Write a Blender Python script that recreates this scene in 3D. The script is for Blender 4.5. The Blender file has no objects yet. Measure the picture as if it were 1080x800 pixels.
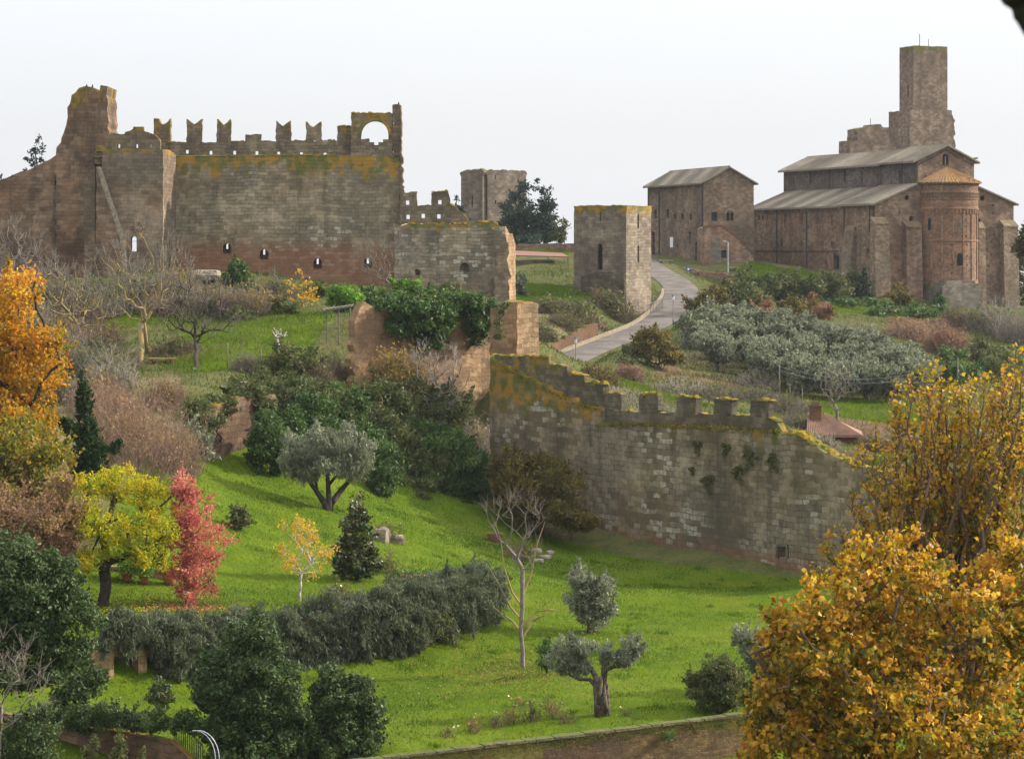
import bpy, bmesh, math, random
import numpy as np
from mathutils import Vector
from mathutils.geometry import tessellate_polygon

SC = bpy.context.scene
COL = SC.collection
F, HX, HY = 2540.0, 540.0, 265.0          # focal length, principal column and horizon row of the photograph (1080 x 800)
RNG = np.random.default_rng(7)
random.seed(7)

def P(px, py, d):
    return np.array([(px - HX) / F * d, d, (HY - py) / F * d])

# ------------------------------------------------------------------ tagging
def tag(o, label, cat, group=None, kind=None):
    o['label'] = label; o['category'] = cat
    if group: o['group'] = group
    o['kind'] = kind or 'thing'
    return o

def thing(name, label, cat, loc, group=None):
    o = bpy.data.objects.new(name, None); COL.objects.link(o)
    o.empty_display_size = 0.3
    o.location = tuple(float(c) for c in loc)
    return tag(o, label, cat, group)

def root_loc(o):
    v = np.zeros(3)
    while o is not None:
        v += np.array(o.location[:]); o = o.parent
    return v

# ------------------------------------------------------------------ mesh building
def rough(pts, step=0.5, amp=0.07, seed=1, keep_low=None):
    """subdivide a closed outline and jitter it like broken masonry"""
    r = np.random.default_rng(seed); out = []
    n = len(pts)
    for i in range(n):
        a = np.array(pts[i], float); b = np.array(pts[(i + 1) % n], float)
        L = np.linalg.norm(b - a); k = max(1, int(L / step))
        nrm = np.array([-(b - a)[1], (b - a)[0]]) / max(L, 1e-6)
        for j in range(k):
            p = a + (b - a) * j / k
            q = p + nrm * r.normal(0, amp) + (b - a) / max(L, 1e-6) * r.normal(0, amp * .5)
            if keep_low is not None and p[1] < keep_low: q = p
            out.append((q[0], q[1]))
    return out

class MB:
    def __init__(s): s.v = []; s.f = []; s.uv = {}
    def add(s, verts, faces):
        o = len(s.v); s.v += [tuple(float(c) for c in v) for v in verts]
        s.f += [[i + o for i in f] for f in faces]
    def hexa(s, p):   # 8 points: bottom 4 (ccw), top 4
        s.add(p, [(0, 3, 2, 1), (4, 5, 6, 7), (0, 1, 5, 4), (1, 2, 6, 5), (2, 3, 7, 6), (3, 0, 4, 7)])
    def box(s, c, size, e=(1, 0), taper=1.0):
        c = np.array(c, float); ex = np.array([e[0], e[1], 0.]); ey = np.array([-e[1], e[0], 0.])
        a, b, h = size[0] / 2, size[1] / 2, size[2]
        p = []
        for z, t in ((0, 1), (h, taper)):
            for sx, sy in ((-1, -1), (1, -1), (1, 1), (-1, 1)):
                p.append(c + ex * sx * a * t + ey * sy * b * t + np.array([0, 0, z]))
        s.hexa(p)
    def tube(s, pts, rad, n=6, cap=True):
        pts = [np.array(p, float) for p in pts]; m = len(pts)
        rad = [rad] * m if np.isscalar(rad) else rad
        vs = []; fs = []
        for i, p in enumerate(pts):
            t = pts[min(i + 1, m - 1)] - pts[max(i - 1, 0)]; t = t / (np.linalg.norm(t) + 1e-9)
            u = np.cross(t, [0, 0, 1.]) if abs(t[2]) < .9 else np.cross(t, [1., 0, 0]); u /= np.linalg.norm(u); w = np.cross(t, u)
            for k in range(n):
                a = 2 * math.pi * k / n
                vs.append(p + rad[i] * (math.cos(a) * u + math.sin(a) * w))
        for i in range(m - 1):
            for k in range(n):
                fs.append((i * n + k, i * n + (k + 1) % n, (i + 1) * n + (k + 1) % n, (i + 1) * n + k))
        if cap: fs += [tuple(range(n))[::-1], tuple((m - 1) * n + k for k in range(n))]
        s.add(vs, fs)
    def lathe(s, c, prof, n=24, a0=0, a1=2 * math.pi):
        c = np.array(c, float); vs = []; fs = []; full = abs(a1 - a0 - 2 * math.pi) < 1e-6; m = n if full else n + 1
        for r, z in prof:
            for k in range(m):
                a = a0 + (a1 - a0) * k / n
                vs.append(c + np.array([r * math.cos(a), r * math.sin(a), z]))
        for i in range(len(prof) - 1):
            for k in range(n):
                fs.append((i * m + k, i * m + (k + 1) % m, (i + 1) * m + (k + 1) % m, (i + 1) * m + k))
        s.add(vs, fs)
    def slab(s, pl, outer, holes=(), o0=0.0, o1=-1.0):
        """outline in (s, z) on plane pl, extruded from offset o0 to o1 along the outward normal"""
        loops = [list(outer)] + [list(h) for h in holes]
        flat = [p for l in loops for p in l]
        tris = tessellate_polygon([[Vector((p[0], p[1], 0)) for p in l] for l in loops])
        n = len(flat)
        vs = [pl.w(p[0], p[1], o0) for p in flat] + [pl.w(p[0], p[1], o1) for p in flat]
        fs = [tuple(t) for t in tris] + [tuple(i + n for i in t[::-1]) for t in tris]
        k = 0
        for l in loops:
            m = len(l)
            for i in range(m):
                a, b = k + i, k + (i + 1) % m
                fs.append((a, b, b + n, a + n))
            k += m
        s.add(vs, fs)
    def build(s, name, mat, parent=None, smooth=False, recalc=True, label=None, bevel=0):
        me = bpy.data.meshes.new(name)
        base = root_loc(parent) if parent is not None else np.zeros(3)
        V = np.array(s.v)
        me.from_pydata((V - base).tolist(), [], s.f)
        if recalc:
            bm = bmesh.new(); bm.from_mesh(me)
            bmesh.ops.recalc_face_normals(bm, faces=bm.faces[:])
            bm.to_mesh(me); bm.free()
        uvl = me.uv_layers.new(name='UVMap')
        co = np.empty(len(me.vertices) * 3); me.vertices.foreach_get('co', co); co = co.reshape(-1, 3) + base
        uvs = np.zeros((len(me.loops), 2))
        for p in me.polygons:
            nx, ny, nz = p.normal
            li = list(p.loop_indices); c = co[[me.loops[i].vertex_index for i in li]]
            if abs(nz) < .75:
                h = math.hypot(nx, ny); t = (-ny / h, nx / h)
                uvs[li, 0] = c[:, 0] * t[0] + c[:, 1] * t[1]; uvs[li, 1] = c[:, 2]
            else:
                uvs[li, 0] = c[:, 0]; uvs[li, 1] = c[:, 1]
        uvl.data.foreach_set('uv', uvs.ravel())
        if smooth: me.polygons.foreach_set('use_smooth', [True] * len(me.polygons))
        me.materials.append(mat); me.update()
        o = bpy.data.objects.new(name, me); COL.objects.link(o)
        if parent is not None: o.parent = parent
        if label: o['label'] = label
        if bevel:
            b = o.modifiers.new('bevel', 'BEVEL'); b.width = bevel; b.segments = 1
        return o

class Pl:
    """vertical facade plane through A with horizontal direction e; outward normal to the viewer's side"""
    def __init__(s, A, e=None, B=None):
        s.A = np.array(A, float)
        e = np.array(B, float) - s.A if e is None else np.array(e, float)
        s.e = e / np.linalg.norm(e); s.n = np.array([s.e[1], -s.e[0]])
    def w(s, a, z, off=0.0):
        p = s.A + s.e * a + s.n * off
        return np.array([p[0], p[1], z])
    def sz(s, px, py, off=0.0):
        A = s.A + s.n * off; k = (px - HX) / F
        a = (k * A[1] - A[0]) / (s.e[0] - k * s.e[1]); d = A[1] + a * s.e[1]
        return (a, (HY - py) / F * d)
    def pts(s, L, off=0.0): return [s.sz(x, y, off) for x, y in L]
    def rect(s, x0, x1, y0, y1, off=0.0): return s.pts([(x0, y1), (x1, y1), (x1, y0), (x0, y0)], off)
    def arch(s, x0, x1, y0, y1, off=0.0, n=6):
        r = (x1 - x0) / 2; cx = (x0 + x1) / 2
        L = [(x0, y1), (x1, y1)] + [(cx + r * math.cos(t), y0 + r - r * math.sin(t)) for t in np.linspace(0, math.pi, n)]
        return s.pts(L, off)

def mesh_np(name, V, faces4, mat, parent=None, attr=None, smooth=False):
    """fast mesh from numpy arrays; faces4 is (N, k)"""
    me = bpy.data.meshes.new(name)
    base = root_loc(parent) if parent is not None else np.zeros(3)
    V = np.asarray(V, float) - base; N, k = faces4.shape
    me.vertices.add(len(V)); me.vertices.foreach_set('co', V.ravel().astype(np.float32))
    me.loops.add(N * k); me.loops.foreach_set('vertex_index', faces4.ravel().astype(np.int32))
    me.polygons.add(N); me.polygons.foreach_set('loop_start', np.arange(0, N * k, k, dtype=np.int32))
    me.polygons.foreach_set('loop_total', np.full(N, k, dtype=np.int32))
    if smooth: me.polygons.foreach_set('use_smooth', np.ones(N, dtype=bool))
    me.update(calc_edges=True)
    if attr is not None:
        a = me.attributes.new('v', 'FLOAT', 'FACE'); a.data.foreach_set('value', np.asarray(attr, np.float32))
    me.materials.append(mat)
    o = bpy.data.objects.new(name, me); COL.objects.link(o)
    if parent is not None: o.parent = parent
    return o

# ------------------------------------------------------------------ node helper
class NT:
    def __init__(s, name):
        s.m = bpy.data.materials.new(name); s.m.use_nodes = True; s.t = s.m.node_tree; s.t.nodes.clear()
    def n(s, typ, ins=None, **props):
        nd = s.t.nodes.new(typ)
        for k, v in props.items(): setattr(nd, k, v)
        for k, v in (ins or {}).items():
            if hasattr(v, 'is_output'): s.t.links.new(v, nd.inputs[k])
            elif isinstance(v, tuple) and len(v) == 3 and nd.inputs[k].type == 'RGBA': nd.inputs[k].default_value = (*v, 1)
            else: nd.inputs[k].default_value = v
        return nd
    def math(s, op, a, b=0.0, clamp=False):
        return s.n('ShaderNodeMath', {0: a, 1: b}, operation=op, use_clamp=clamp).outputs[0]
    def mix(s, f, a, b, blend='MIX'):
        nd = s.t.nodes.new('ShaderNodeMix'); nd.data_type = 'RGBA'; nd.blend_type = blend; nd.clamp_factor = True
        for i, v in ((0, f), (6, a), (7, b)):
            if hasattr(v, 'is_output'): s.t.links.new(v, nd.inputs[i])
            else: nd.inputs[i].default_value = (*v, 1) if isinstance(v, tuple) else v
        return nd.outputs[2]
    def noise(s, vec, scale, detail=3, rough=.55):
        return s.n('ShaderNodeTexNoise', {'Vector': vec, 'Scale': scale, 'Detail': detail, 'Roughness': rough}).outputs['Fac']
    def step(s, x, lo, hi):
        return s.n('ShaderNodeMapRange', {0: x, 1: lo, 2: hi, 3: 0.0, 4: 1.0}, interpolation_type='SMOOTHSTEP').outputs[0]
    def ramp(s, x, cols):
        nd = s.n('ShaderNodeValToRGB', {0: x}); cr = nd.color_ramp
        while len(cr.elements) < len(cols): cr.elements.new(.5)
        for i, c in enumerate(cols):
            pos, c = (c[0], c[1]) if isinstance(c[1], tuple) else (i / (len(cols) - 1), c)
            cr.elements[i].position = pos; cr.elements[i].color = (*c, 1)
        return nd.outputs[0]
    def finish(s, col, rough=.85, bump=None, strength=.5, dist=.05, spec=.25):
        ins = {'Base Color': col, 'Roughness': rough, 'Specular IOR Level': spec}
        if bump is not None:
            ins['Normal'] = s.n('ShaderNodeBump', {'Height': bump, 'Strength': strength, 'Distance': dist}).outputs[0]
        b = s.n('ShaderNodeBsdfPrincipled', ins)
        o = s.n('ShaderNodeOutputMaterial', {0: b.outputs[0]})
        return s.m

def masonry(name, c1, c2, c3, mortar, bw=.55, bh=.3, ztop=None, mdepth=3.0, mamt=.5, moss=(.30, .17, .02), moss2=(.10, .11, .02),
            topmoss=.9, white=0.0, dark=.5, tone=.84, redband=None, seed=0.0, mort=.02, whitecol=(.50, .50, .43)):
    c1, c2, c3, mortar = [tuple(x * tone for x in c) for c in (c1, c2, c3, mortar)]
    t = NT(name)
    uv = t.n('ShaderNodeTexCoord').outputs['UV']; geo = t.n('ShaderNodeNewGeometry'); pos = geo.outputs['Position']
    wob = t.n('ShaderNodeTexNoise', {'Vector': uv, 'Scale': 1.3, 'Detail': 2.0}).outputs['Color']
    uvw = t.n('ShaderNodeVectorMath', {0: uv, 1: t.n('ShaderNodeVectorMath', {0: wob, 'Scale': .34}, operation='SCALE').outputs[0]}, operation='ADD').outputs[0]
    wob2 = t.n('ShaderNodeTexNoise', {'Vector': uv, 'Scale': .3, 'Detail': 1.0}).outputs['Color']
    uvw = t.n('ShaderNodeVectorMath', {0: uvw, 1: t.n('ShaderNodeVectorMath', {0: wob2, 'Scale': .5}, operation='SCALE').outputs[0]}, operation='ADD').outputs[0]
    uvw = t.n('ShaderNodeVectorMath', {0: uvw, 1: (seed * 3.7, seed * 1.3, 0)}, operation='ADD').outputs[0]
    br = t.n('ShaderNodeTexBrick', {'Vector': uvw, 'Color1': c1, 'Color2': c2, 'Mortar': mortar, 'Scale': 1.0, 'Mortar Size': mort, 'Mortar Smooth': .3,
                                    'Bias': 0.0, 'Brick Width': bw, 'Row Height': bh}, offset=.5)
    br2 = t.n('ShaderNodeTexBrick', {'Vector': uvw, 'Color1': (0., 0., 0.), 'Color2': (1., 1., 1.), 'Mortar': (.4, .4, .4), 'Scale': 1.0, 'Mortar Size': 0.0,
                                     'Bias': -.2, 'Brick Width': bw, 'Row Height': bh}, offset=.5)
    p2 = t.n('ShaderNodeVectorMath', {0: pos, 1: (seed * 31.0, seed * 17.0, seed * 7.0)}, operation='ADD').outputs[0]
    big = t.noise(p2, .13, 4); mid = t.noise(p2, .7, 5, .65); fine = t.noise(p2, 4.5, 4, .7)
    st = t.n('ShaderNodeVectorMath', {0: p2, 1: (1., 1., .13)}, operation='MULTIPLY').outputs[0]
    streak = t.noise(st, .75, 4, .6)
    wn = t.n('ShaderNodeTexNoise', {'Vector': p2, 'Scale': 1.6, 'Detail': 2.0}).outputs['Fac']
    ero = t.step(t.noise(p2, 1.1, 3, .6), .38, .6)   # joints worn away in places
    col = t.mix(t.math('MULTIPLY', ero, .75), br.outputs['Color'], t.mix(.5, c1, c2))
    col = t.mix(t.math('MULTIPLY', t.step(big, .40, .60), .8), col, c3)
    bv = t.ramp(br2.outputs['Color'], [(.56, .55, .53), (.95, .945, .93), (1.34, 1.32, 1.24)])
    col = t.mix(.9, col, bv, 'MULTIPLY')
    big2 = t.noise(p2, .3, 4, .6)
    col = t.mix(t.math('MULTIPLY', t.step(big2, .5, .68), dark * .8), col, tuple(x * .42 for x in c2))
    col = t.mix(t.math('MULTIPLY', t.step(big2, .48, .32), .3), col, tuple(min(1, x * 1.55) for x in c1))
    col = t.mix(t.math('MULTIPLY', t.step(mid, .52, .72), dark), col, (.055, .048, .036))
    col = t.mix(t.math('MULTIPLY', t.step(streak, .53, .7), dark * .9), col, (.05, .045, .034))
    col = t.mix(t.math('MULTIPLY', t.step(fine, .45, .75), .4), col, (.07, .06, .045))
    lg = t.noise(p2, .075, 5, .7)
    col = t.mix(t.math('MULTIPLY', t.step(lg, .46, .6), dark * 1.0), col, tuple(x * .38 for x in c2))
    col = t.mix(t.math('MULTIPLY', t.step(t.noise(st, .22, 5, .7), .5, .66), dark * .85), col, (.062, .054, .04))
    if white:
        zone = t.step(t.math('ADD', t.noise(p2, .11, 3, .6), t.math('MULTIPLY', big2, .5)), .86 - .22 * white, .98 - .2 * white)
        wm = t.math('MULTIPLY', zone, t.math('MULTIPLY', t.step(br2.outputs['Color'], .35, .6), t.step(fine, .68, .40)))
        wm = t.math('MULTIPLY', wm, t.math('SUBTRACT', 1.0, br.outputs['Fac']))
        col = t.mix(t.math('MULTIPLY', wm, .62), col, whitecol)
    sx = t.n('ShaderNodeSeparateXYZ', {0: pos}).outputs
    if redband:
        rb = t.math('MULTIPLY', t.step(t.math('ADD', sx[2], t.math('MULTIPLY', mid, 3.0)), redband[0] + 1.5 + redband[1], redband[0] + 1.5), .7)
        col = t.mix(rb, col, (.20, .085, .042))
    mcol = t.mix(t.step(t.noise(p2, .9, 3), .42, .6), moss, moss2)
    if ztop is not None:
        h = t.n('ShaderNodeMapRange', {0: sx[2], 1: ztop - mdepth, 2: ztop, 3: 0.0, 4: 1.0}).outputs[0]
        mk = t.step(t.math('ADD', t.math('MULTIPLY', h, .42), t.math('MULTIPLY', t.math('ADD', streak, mid), .5)), .92 - .25 * mamt, 1.02 - .25 * mamt)
        mk = t.math('MULTIPLY', mk, t.step(h, 0., .3))
        col = t.mix(t.math('MULTIPLY', mk, .85), col, mcol)
    nz = t.n('ShaderNodeSeparateXYZ', {0: geo.outputs['True Normal']}).outputs[2]
    up = t.math('MULTIPLY', t.step(nz, .3, .75), topmoss)
    col = t.mix(t.math('MULTIPLY', up, t.step(mid, .3, .5)), col, mcol)
    hgt = t.math('ADD', t.math('MULTIPLY', br.outputs['Fac'], -1.0), t.math('MULTIPLY', fine, 1.0))
    return t.finish(col, .92, hgt, .8, .12, .1)

def leafmat(name, cols, trans=.35, rough=.6, spec=.2, tcol=1.3):
    t = NT(name)
    a = t.n('ShaderNodeAttribute', attribute_name='v').outputs['Fac']
    col = t.ramp(a, cols)
    b = t.n('ShaderNodeBsdfPrincipled', {'Base Color': col, 'Roughness': rough, 'Specular IOR Level': spec}).outputs[0]
    tc = t.mix(1.0, col, (tcol, tcol * 1.02, tcol * .75), 'MULTIPLY')
    tr = t.n('ShaderNodeBsdfTranslucent', {'Color': tc}).outputs[0]
    mx = t.n('ShaderNodeMixShader', {0: trans, 1: b, 2: tr}).outputs[0]
    t.n('ShaderNodeOutputMaterial', {0: mx})
    return t.m

def plain(name, c, c2=None, rough=.8, scale=3.0, spec=.2, bump=.3, metal=0.0):
    t = NT(name); pos = t.n('ShaderNodeNewGeometry').outputs['Position']
    nz = t.noise(pos, scale, 5, .65)
    col = t.mix(t.step(nz, .35, .65), c, c2 or tuple(x * .6 for x in c))
    return t.finish(col, rough, t.noise(pos, scale * 3, 3), bump, .03, spec)
# ------------------------------------------------------------------ materials
M = {}
M['castle'] = masonry('grey_tufa', (.44, .375, .26), (.30, .25, .17), (.37, .285, .175), (.22, .19, .14), ztop=11.3, mdepth=5.0, mamt=.85, white=0.4, dark=.5, redband=(-.6, 2.6), seed=1, bw=0.8, bh=0.42, mort=0.04)
M['castle_red'] = masonry('red_brown_tufa', (.30, .175, .105), (.20, .12, .075), (.28, .20, .135), (.15, .11, .08), ztop=19, mdepth=9, mamt=.35, dark=.65, seed=2, bw=0.8, bh=0.44, mort=0.04)
M['castle_right'] = masonry('grey_tufa_low', (.40, .345, .25), (.28, .235, .165), (.33, .24, .15), (.20, .175, .13), ztop=3.3, mdepth=2.0, mamt=.6, white=0.4, dark=.5, seed=3, bw=0.8, bh=0.42, mort=0.04)
M['castle_block'] = masonry('buff_tufa', (.38, .31, .225), (.27, .215, .155), (.33, .225, .14), (.19, .155, .115), ztop=11.8, mdepth=2.5, mamt=.65, dark=.45, seed=4, bw=0.7, bh=0.4, mort=0.04)
M['parapet'] = masonry('parapet_tufa', (.31, .25, .17), (.215, .17, .115), (.25, .195, .12), (.14, .115, .08), ztop=16.2, mdepth=8, mamt=.42, dark=.5, seed=5, bw=0.7, bh=0.4, mort=0.04)
M['citywall'] = masonry('city_wall_tufa', (.385, .335, .23), (.26, .22, .15), (.31, .235, .135), (.17, .145, .10), bw=0.78, bh=0.42, ztop=-11.4, mdepth=5, mamt=.62, white=0.62, dark=.55, redband=(-23.0, 2.2), seed=6, mort=0.04, tone=.82)
M['cityparapet'] = masonry('city_parapet_tufa', (.26, .23, .165), (.18, .155, .11), (.20, .165, .10), (.11, .098, .07), ztop=-8.5, mdepth=6, mamt=.42, dark=.55, seed=7, bw=0.6, bh=0.36, mort=0.035)
M['tower_a'] = masonry('square_tower_tufa', (.37, .31, .225), (.27, .22, .16), (.26, .20, .155), (.17, .145, .115), ztop=6.1, mdepth=3.4, mamt=.62, dark=.4, seed=8, bw=0.8, bh=0.42, mort=0.035)
M['tower_b'] = masonry('far_tower_tufa', (.33, .265, .205), (.245, .195, .15), (.28, .225, .17), (.16, .135, .11), ztop=15, mdepth=3, mamt=.4, dark=.35, seed=9, moss=(.16, .13, .03), bw=0.8, bh=0.42, mort=0.03)
M['church'] = masonry('church_tufa', (.37, .225, .145), (.26, .16, .105), (.36, .255, .185), (.22, .16, .12), bw=0.6, bh=0.34, dark=.32, topmoss=.4, seed=10, moss=(.17, .14, .06), moss2=(.12, .11, .05), mort=0.02)
M['church_dark'] = masonry('clerestory_stone', (.19, .15, .125), (.14, .11, .09), (.24, .205, .175), (.14, .115, .095), bw=.5, bh=.26, dark=.35, topmoss=.3, seed=11, moss=(.17, .14, .06), moss2=(.12, .11, .05))
M['church_red'] = masonry('apse_brick', (.40, .21, .13), (.30, .165, .105), (.35, .235, .16), (.25, .18, .135), bw=.4, bh=.2, dark=.25, topmoss=.3, seed=12, moss=(.17, .14, .06), moss2=(.12, .11, .05))
M['buttress'] = masonry('buttress_stone', (.42, .33, .235), (.32, .245, .175), (.36, .245, .165), (.25, .2, .15), bw=.5, bh=.28, dark=.3, topmoss=.5, seed=13, moss=(.17, .14, .06), moss2=(.12, .11, .05))
M['plinth'] = masonry('plinth_stone', (.38, .34, .27), (.29, .25, .20), (.24, .20, .15), (.14, .12, .09), bw=.8, bh=.4, dark=.4, topmoss=.6, seed=14, moss=(.17, .14, .06), moss2=(.12, .11, .05))
M['bell'] = masonry('belltower_stone', (.35, .255, .19), (.27, .195, .145), (.33, .25, .19), (.22, .17, .135), bw=0.6, bh=0.36, ztop=36, mdepth=5, mamt=.3, dark=.33, moss=(.14, .12, .04), seed=15)
M['palazzo'] = masonry('palazzo_stone', (.34, .24, .165), (.25, .18, .128), (.31, .215, .145), (.21, .16, .12), bw=0.6, bh=0.34, dark=.35, topmoss=.4, seed=16, moss=(.17, .14, .06), moss2=(.12, .11, .05))
M['tan'] = masonry('tan_tufa', (.46, .31, .175), (.36, .235, .135), (.40, .255, .14), (.22, .16, .10), bw=.6, bh=.42, dark=.35, seed=17, topmoss=.8, mort=0.03)
M['cliff'] = masonry('eroded_tufa', tone=.9, c1=(.50, .32, .18), c2=(.37, .235, .13), c3=(.43, .275, .155), mortar=(.27, .175, .105), bw=0.9, bh=0.4, dark=.45, seed=18, topmoss=.6, mort=.012)
M['brickwall'] = masonry('old_brick', (.28, .135, .075), (.20, .10, .06), (.23, .145, .085), (.17, .125, .085), bw=.32, bh=.11, dark=.35, seed=19, topmoss=1.0, moss=(.13, .12, .03), mort=.012)
M['lowwall'] = masonry('mossy_brick', (.23, .12, .06), (.155, .08, .045), (.16, .12, .05), (.13, .095, .055), bw=.3, bh=.12, ztop=-21.6, mdepth=1.6, mamt=.8, moss=(.13, .12, .03), moss2=(.07, .075, .02), dark=.45, seed=20, topmoss=.55, mort=.012)
M['rubble'] = masonry('rubble_stone', (.24, .20, .145), (.16, .13, .09), (.17, .13, .08), (.06, .05, .04), bw=.7, bh=.4, dark=.5, seed=21, topmoss=.8, moss=(.08, .11, .02), mort=.04)
M['lichencap'] = plain('orange_lichen', (.24, .155, .02), (.075, .08, .018), .95, 1.3, .05, .9)
M['stone'] = plain('pale_stone', (.29, .245, .19), (.15, .125, .09), .9, 2.5, .1, .7)
M['whitestone'] = plain('whitish_stone', (.31, .265, .205), (.16, .13, .095), .9, 2.5, .1, .7)
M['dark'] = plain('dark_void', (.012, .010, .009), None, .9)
M['door'] = plain('dark_green_door', (.02, .032, .035), None, .6)
M['wood'] = plain('weathered_wood', (.33, .20, .095), (.20, .115, .055), .8, 4)
M['greywood'] = plain('grey_wood', (.16, .14, .11), (.09, .08, .065), .9, 4)
M['bark'] = plain('dark_bark', (.062, .05, .038), (.028, .023, .018), .95, 5, .1, 1)
M['olivebark'] = plain('olive_bark', (.16, .125, .09), (.045, .035, .027), .95, 5, .1, 1)
M['barkgrey'] = plain('grey_bark', (.20, .17, .14), (.12, .10, .08), .95, 5, .1, 1)
M['barkpale'] = plain('pale_bark', (.36, .31, .26), (.21, .18, .15), .95, 5, .1, 1)
M['barklichen'] = plain('lichen_bark', (.27, .20, .065), (.17, .14, .10), .95, 1.2, .1, 1)
M['barkpink'] = plain('pinkish_twigs', (.26, .17, .125), (.17, .115, .085), .95, 1, .1, .5)
M['barkbrown'] = plain('brown_twigs', (.17, .115, .08), (.10, .07, .05), .95, 1, .1, .5)
M['birch'] = plain('birch_bark', (.5, .46, .40), (.22, .18, .14), .9, 4, .1, .5)
M['iron'] = plain('dark_iron', (.05, .052, .055), None, .5, 3, .4)
M['galv'] = plain('galvanised_pipe', (.55, .56, .58), None, .35, 3, .5)
M['lampglass'] = plain('lamp_glass', (.7, .72, .74), None, .2, 3, .5)
M['terracotta'] = plain('terracotta', (.42, .16, .08), (.28, .11, .055), .8, 4)
M['tilered'] = plain('red_roof_tiles', (.24, .135, .09), (.165, .10, .07), .85, 1.5, .2, .5)
M['plasterpink'] = plain('pink_plaster', (.42, .23, .15), (.30, .17, .12), .9, 1)
M['whitepanel'] = plain('white_panel', (.75, .76, .78), (.62, .63, .65), .5)
M['bluesign'] = plain('blue_sign', (.02, .10, .45), (.02, .09, .42), .4)
M['rustroof'] = plain('rusty_sheet_roof', (.20, .085, .06), (.15, .07, .055), .7)
M['coping'] = plain('kerb_stone', (.24, .195, .13), (.155, .125, .08), .9, 2)
M['birdfeather'] = plain('dark_feathers', (.03, .03, .035), None, .7)
M['arch'] = plain('shadowed_stone', (.02, .016, .011), None, .95, 8)
M['flower'] = plain('pale_petals', (.55, .42, .2), (.6, .54, .36), .7)

def rooftile(name, dirv, c1, c2, moss):
    t = NT(name); pos = t.n('ShaderNodeNewGeometry').outputs['Position']
    a = t.n('ShaderNodeVectorMath', {0: pos, 1: dirv}, operation='DOT_PRODUCT').outputs['Value']
    w = t.math('SINE', t.math('MULTIPLY', a, 2 * math.pi / .36))
    nz = t.noise(pos, 1.1, 5, .7); n2 = t.noise(pos, 5, 4, .7); n3 = t.noise(pos, .25, 4, .6)
    col = t.mix(t.step(n2, .35, .65), c1, c2)
    col = t.mix(t.math('MULTIPLY', t.step(w, .3, -1.), .55), col, tuple(x * .45 for x in c2))
    col = t.mix(t.math('MULTIPLY', t.step(nz, .5, .68), .7), col, moss)
    col = t.mix(t.math('MULTIPLY', t.step(n3, .48, .62), .5), col, (.12, .11, .09))
    return t.finish(col, .9, w, .6, .08, .1)
M['roof'] = rooftile('lichen_grey_roof_tiles', (-.361, .932, 0), (.29, .245, .185), (.20, .17, .13), (.185, .165, .095))
M['roof_orange'] = rooftile('orange_roof_tiles', (.93, .36, 0), (.42, .24, .10), (.30, .165, .075), (.20, .15, .04))

L = {}
L['orange'] = leafmat('orange_leaves', [(.15, .14, .012), (.34, .22, .014), (.50, .26, .016), (.46, .15, .014), (.58, .39, .03)], .45, .55, .25)
L['oakgold'] = leafmat('golden_green_leaves', [(.06, .075, .010), (.16, .14, .010), (.32, .215, .013), (.44, .25, .016), (.36, .13, .014), (.58, .38, .05)], .45, .5, .3)
L['yelgreen'] = leafmat('yellow_green_leaves', [(.06, .11, .008), (.18, .23, .009), (.38, .37, .011), (.55, .43, .016), (.36, .22, .02)], .45)
L['yellolive'] = leafmat('olive_yellow_leaves', [(.06, .075, .012), (.13, .14, .016), (.24, .19, .018), (.32, .17, .02)], .4)
L['red'] = leafmat('red_leaves', [(.17, .06, .05), (.42, .10, .085), (.58, .17, .14), (.62, .33, .25)], .4)
L['laurel'] = leafmat('dark_laurel_leaves', [(.018, .034, .010), (.034, .060, .015), (.06, .096, .024), (.12, .15, .055)], .22, .5, .25)
L['ivy'] = leafmat('ivy_leaves', [(.024, .052, .011), (.042, .084, .016), (.068, .12, .024), (.12, .17, .042)], .28, .5, .25)
L['bramble'] = leafmat('bramble_leaves', [(.04, .055, .016), (.07, .09, .026), (.105, .115, .036), (.17, .14, .06)], .28, .6, .2)
L['olive'] = leafmat('olive_leaves', [(.075, .088, .052), (.135, .15, .092), (.20, .215, .14), (.30, .31, .22)], .25, .5, .3)
L['rosemary'] = leafmat('grey_green_leaves', [(.045, .056, .032), (.075, .09, .05), (.105, .12, .07), (.16, .17, .105)], .22, .7, .15)
L['cypress'] = leafmat('cypress_leaves', [(.010, .028, .008), (.02, .045, .012), (.035, .07, .018)], .15, .7, .1)
L['cedar'] = leafmat('cedar_needles', [(.015, .03, .02), (.028, .05, .033), (.045, .072, .048)], .15, .7, .1)
L['magnolia'] = leafmat('magnolia_leaves', [(.015, .03, .007), (.028, .055, .01), (.07, .08, .014), (.22, .14, .02)], .18, .3, .6)
L['drygold'] = leafmat('dry_gold_leaves', [(.11, .085, .03), (.22, .15, .045), (.34, .22, .05)], .35)
L['shrubolive'] = leafmat('olive_brown_leaves', [(.045, .042, .012), (.085, .075, .018), (.14, .11, .024), (.20, .14, .03)], .3)
L['rust'] = leafmat('rusty_leaves', [(.10, .055, .035), (.19, .09, .055), (.26, .14, .085)], .35)
L['pinkscrub'] = leafmat('pinkish_scrub_leaves', [(.14, .085, .05), (.24, .14, .085), (.32, .21, .10)], .35)
L['gold'] = leafmat('gold_leaves', [(.28, .20, .02), (.48, .28, .02), (.58, .36, .04)], .45)
L['lime'] = leafmat('fresh_green_leaves', [(.04, .10, .01), (.09, .19, .015), (.16, .28, .03)], .4)
L['grass'] = leafmat('lawn_blades', [(.04, .078, .003), (.075, .13, .003), (.12, .175, .004), (.19, .18, .018)], .42, .6, .12)
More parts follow.
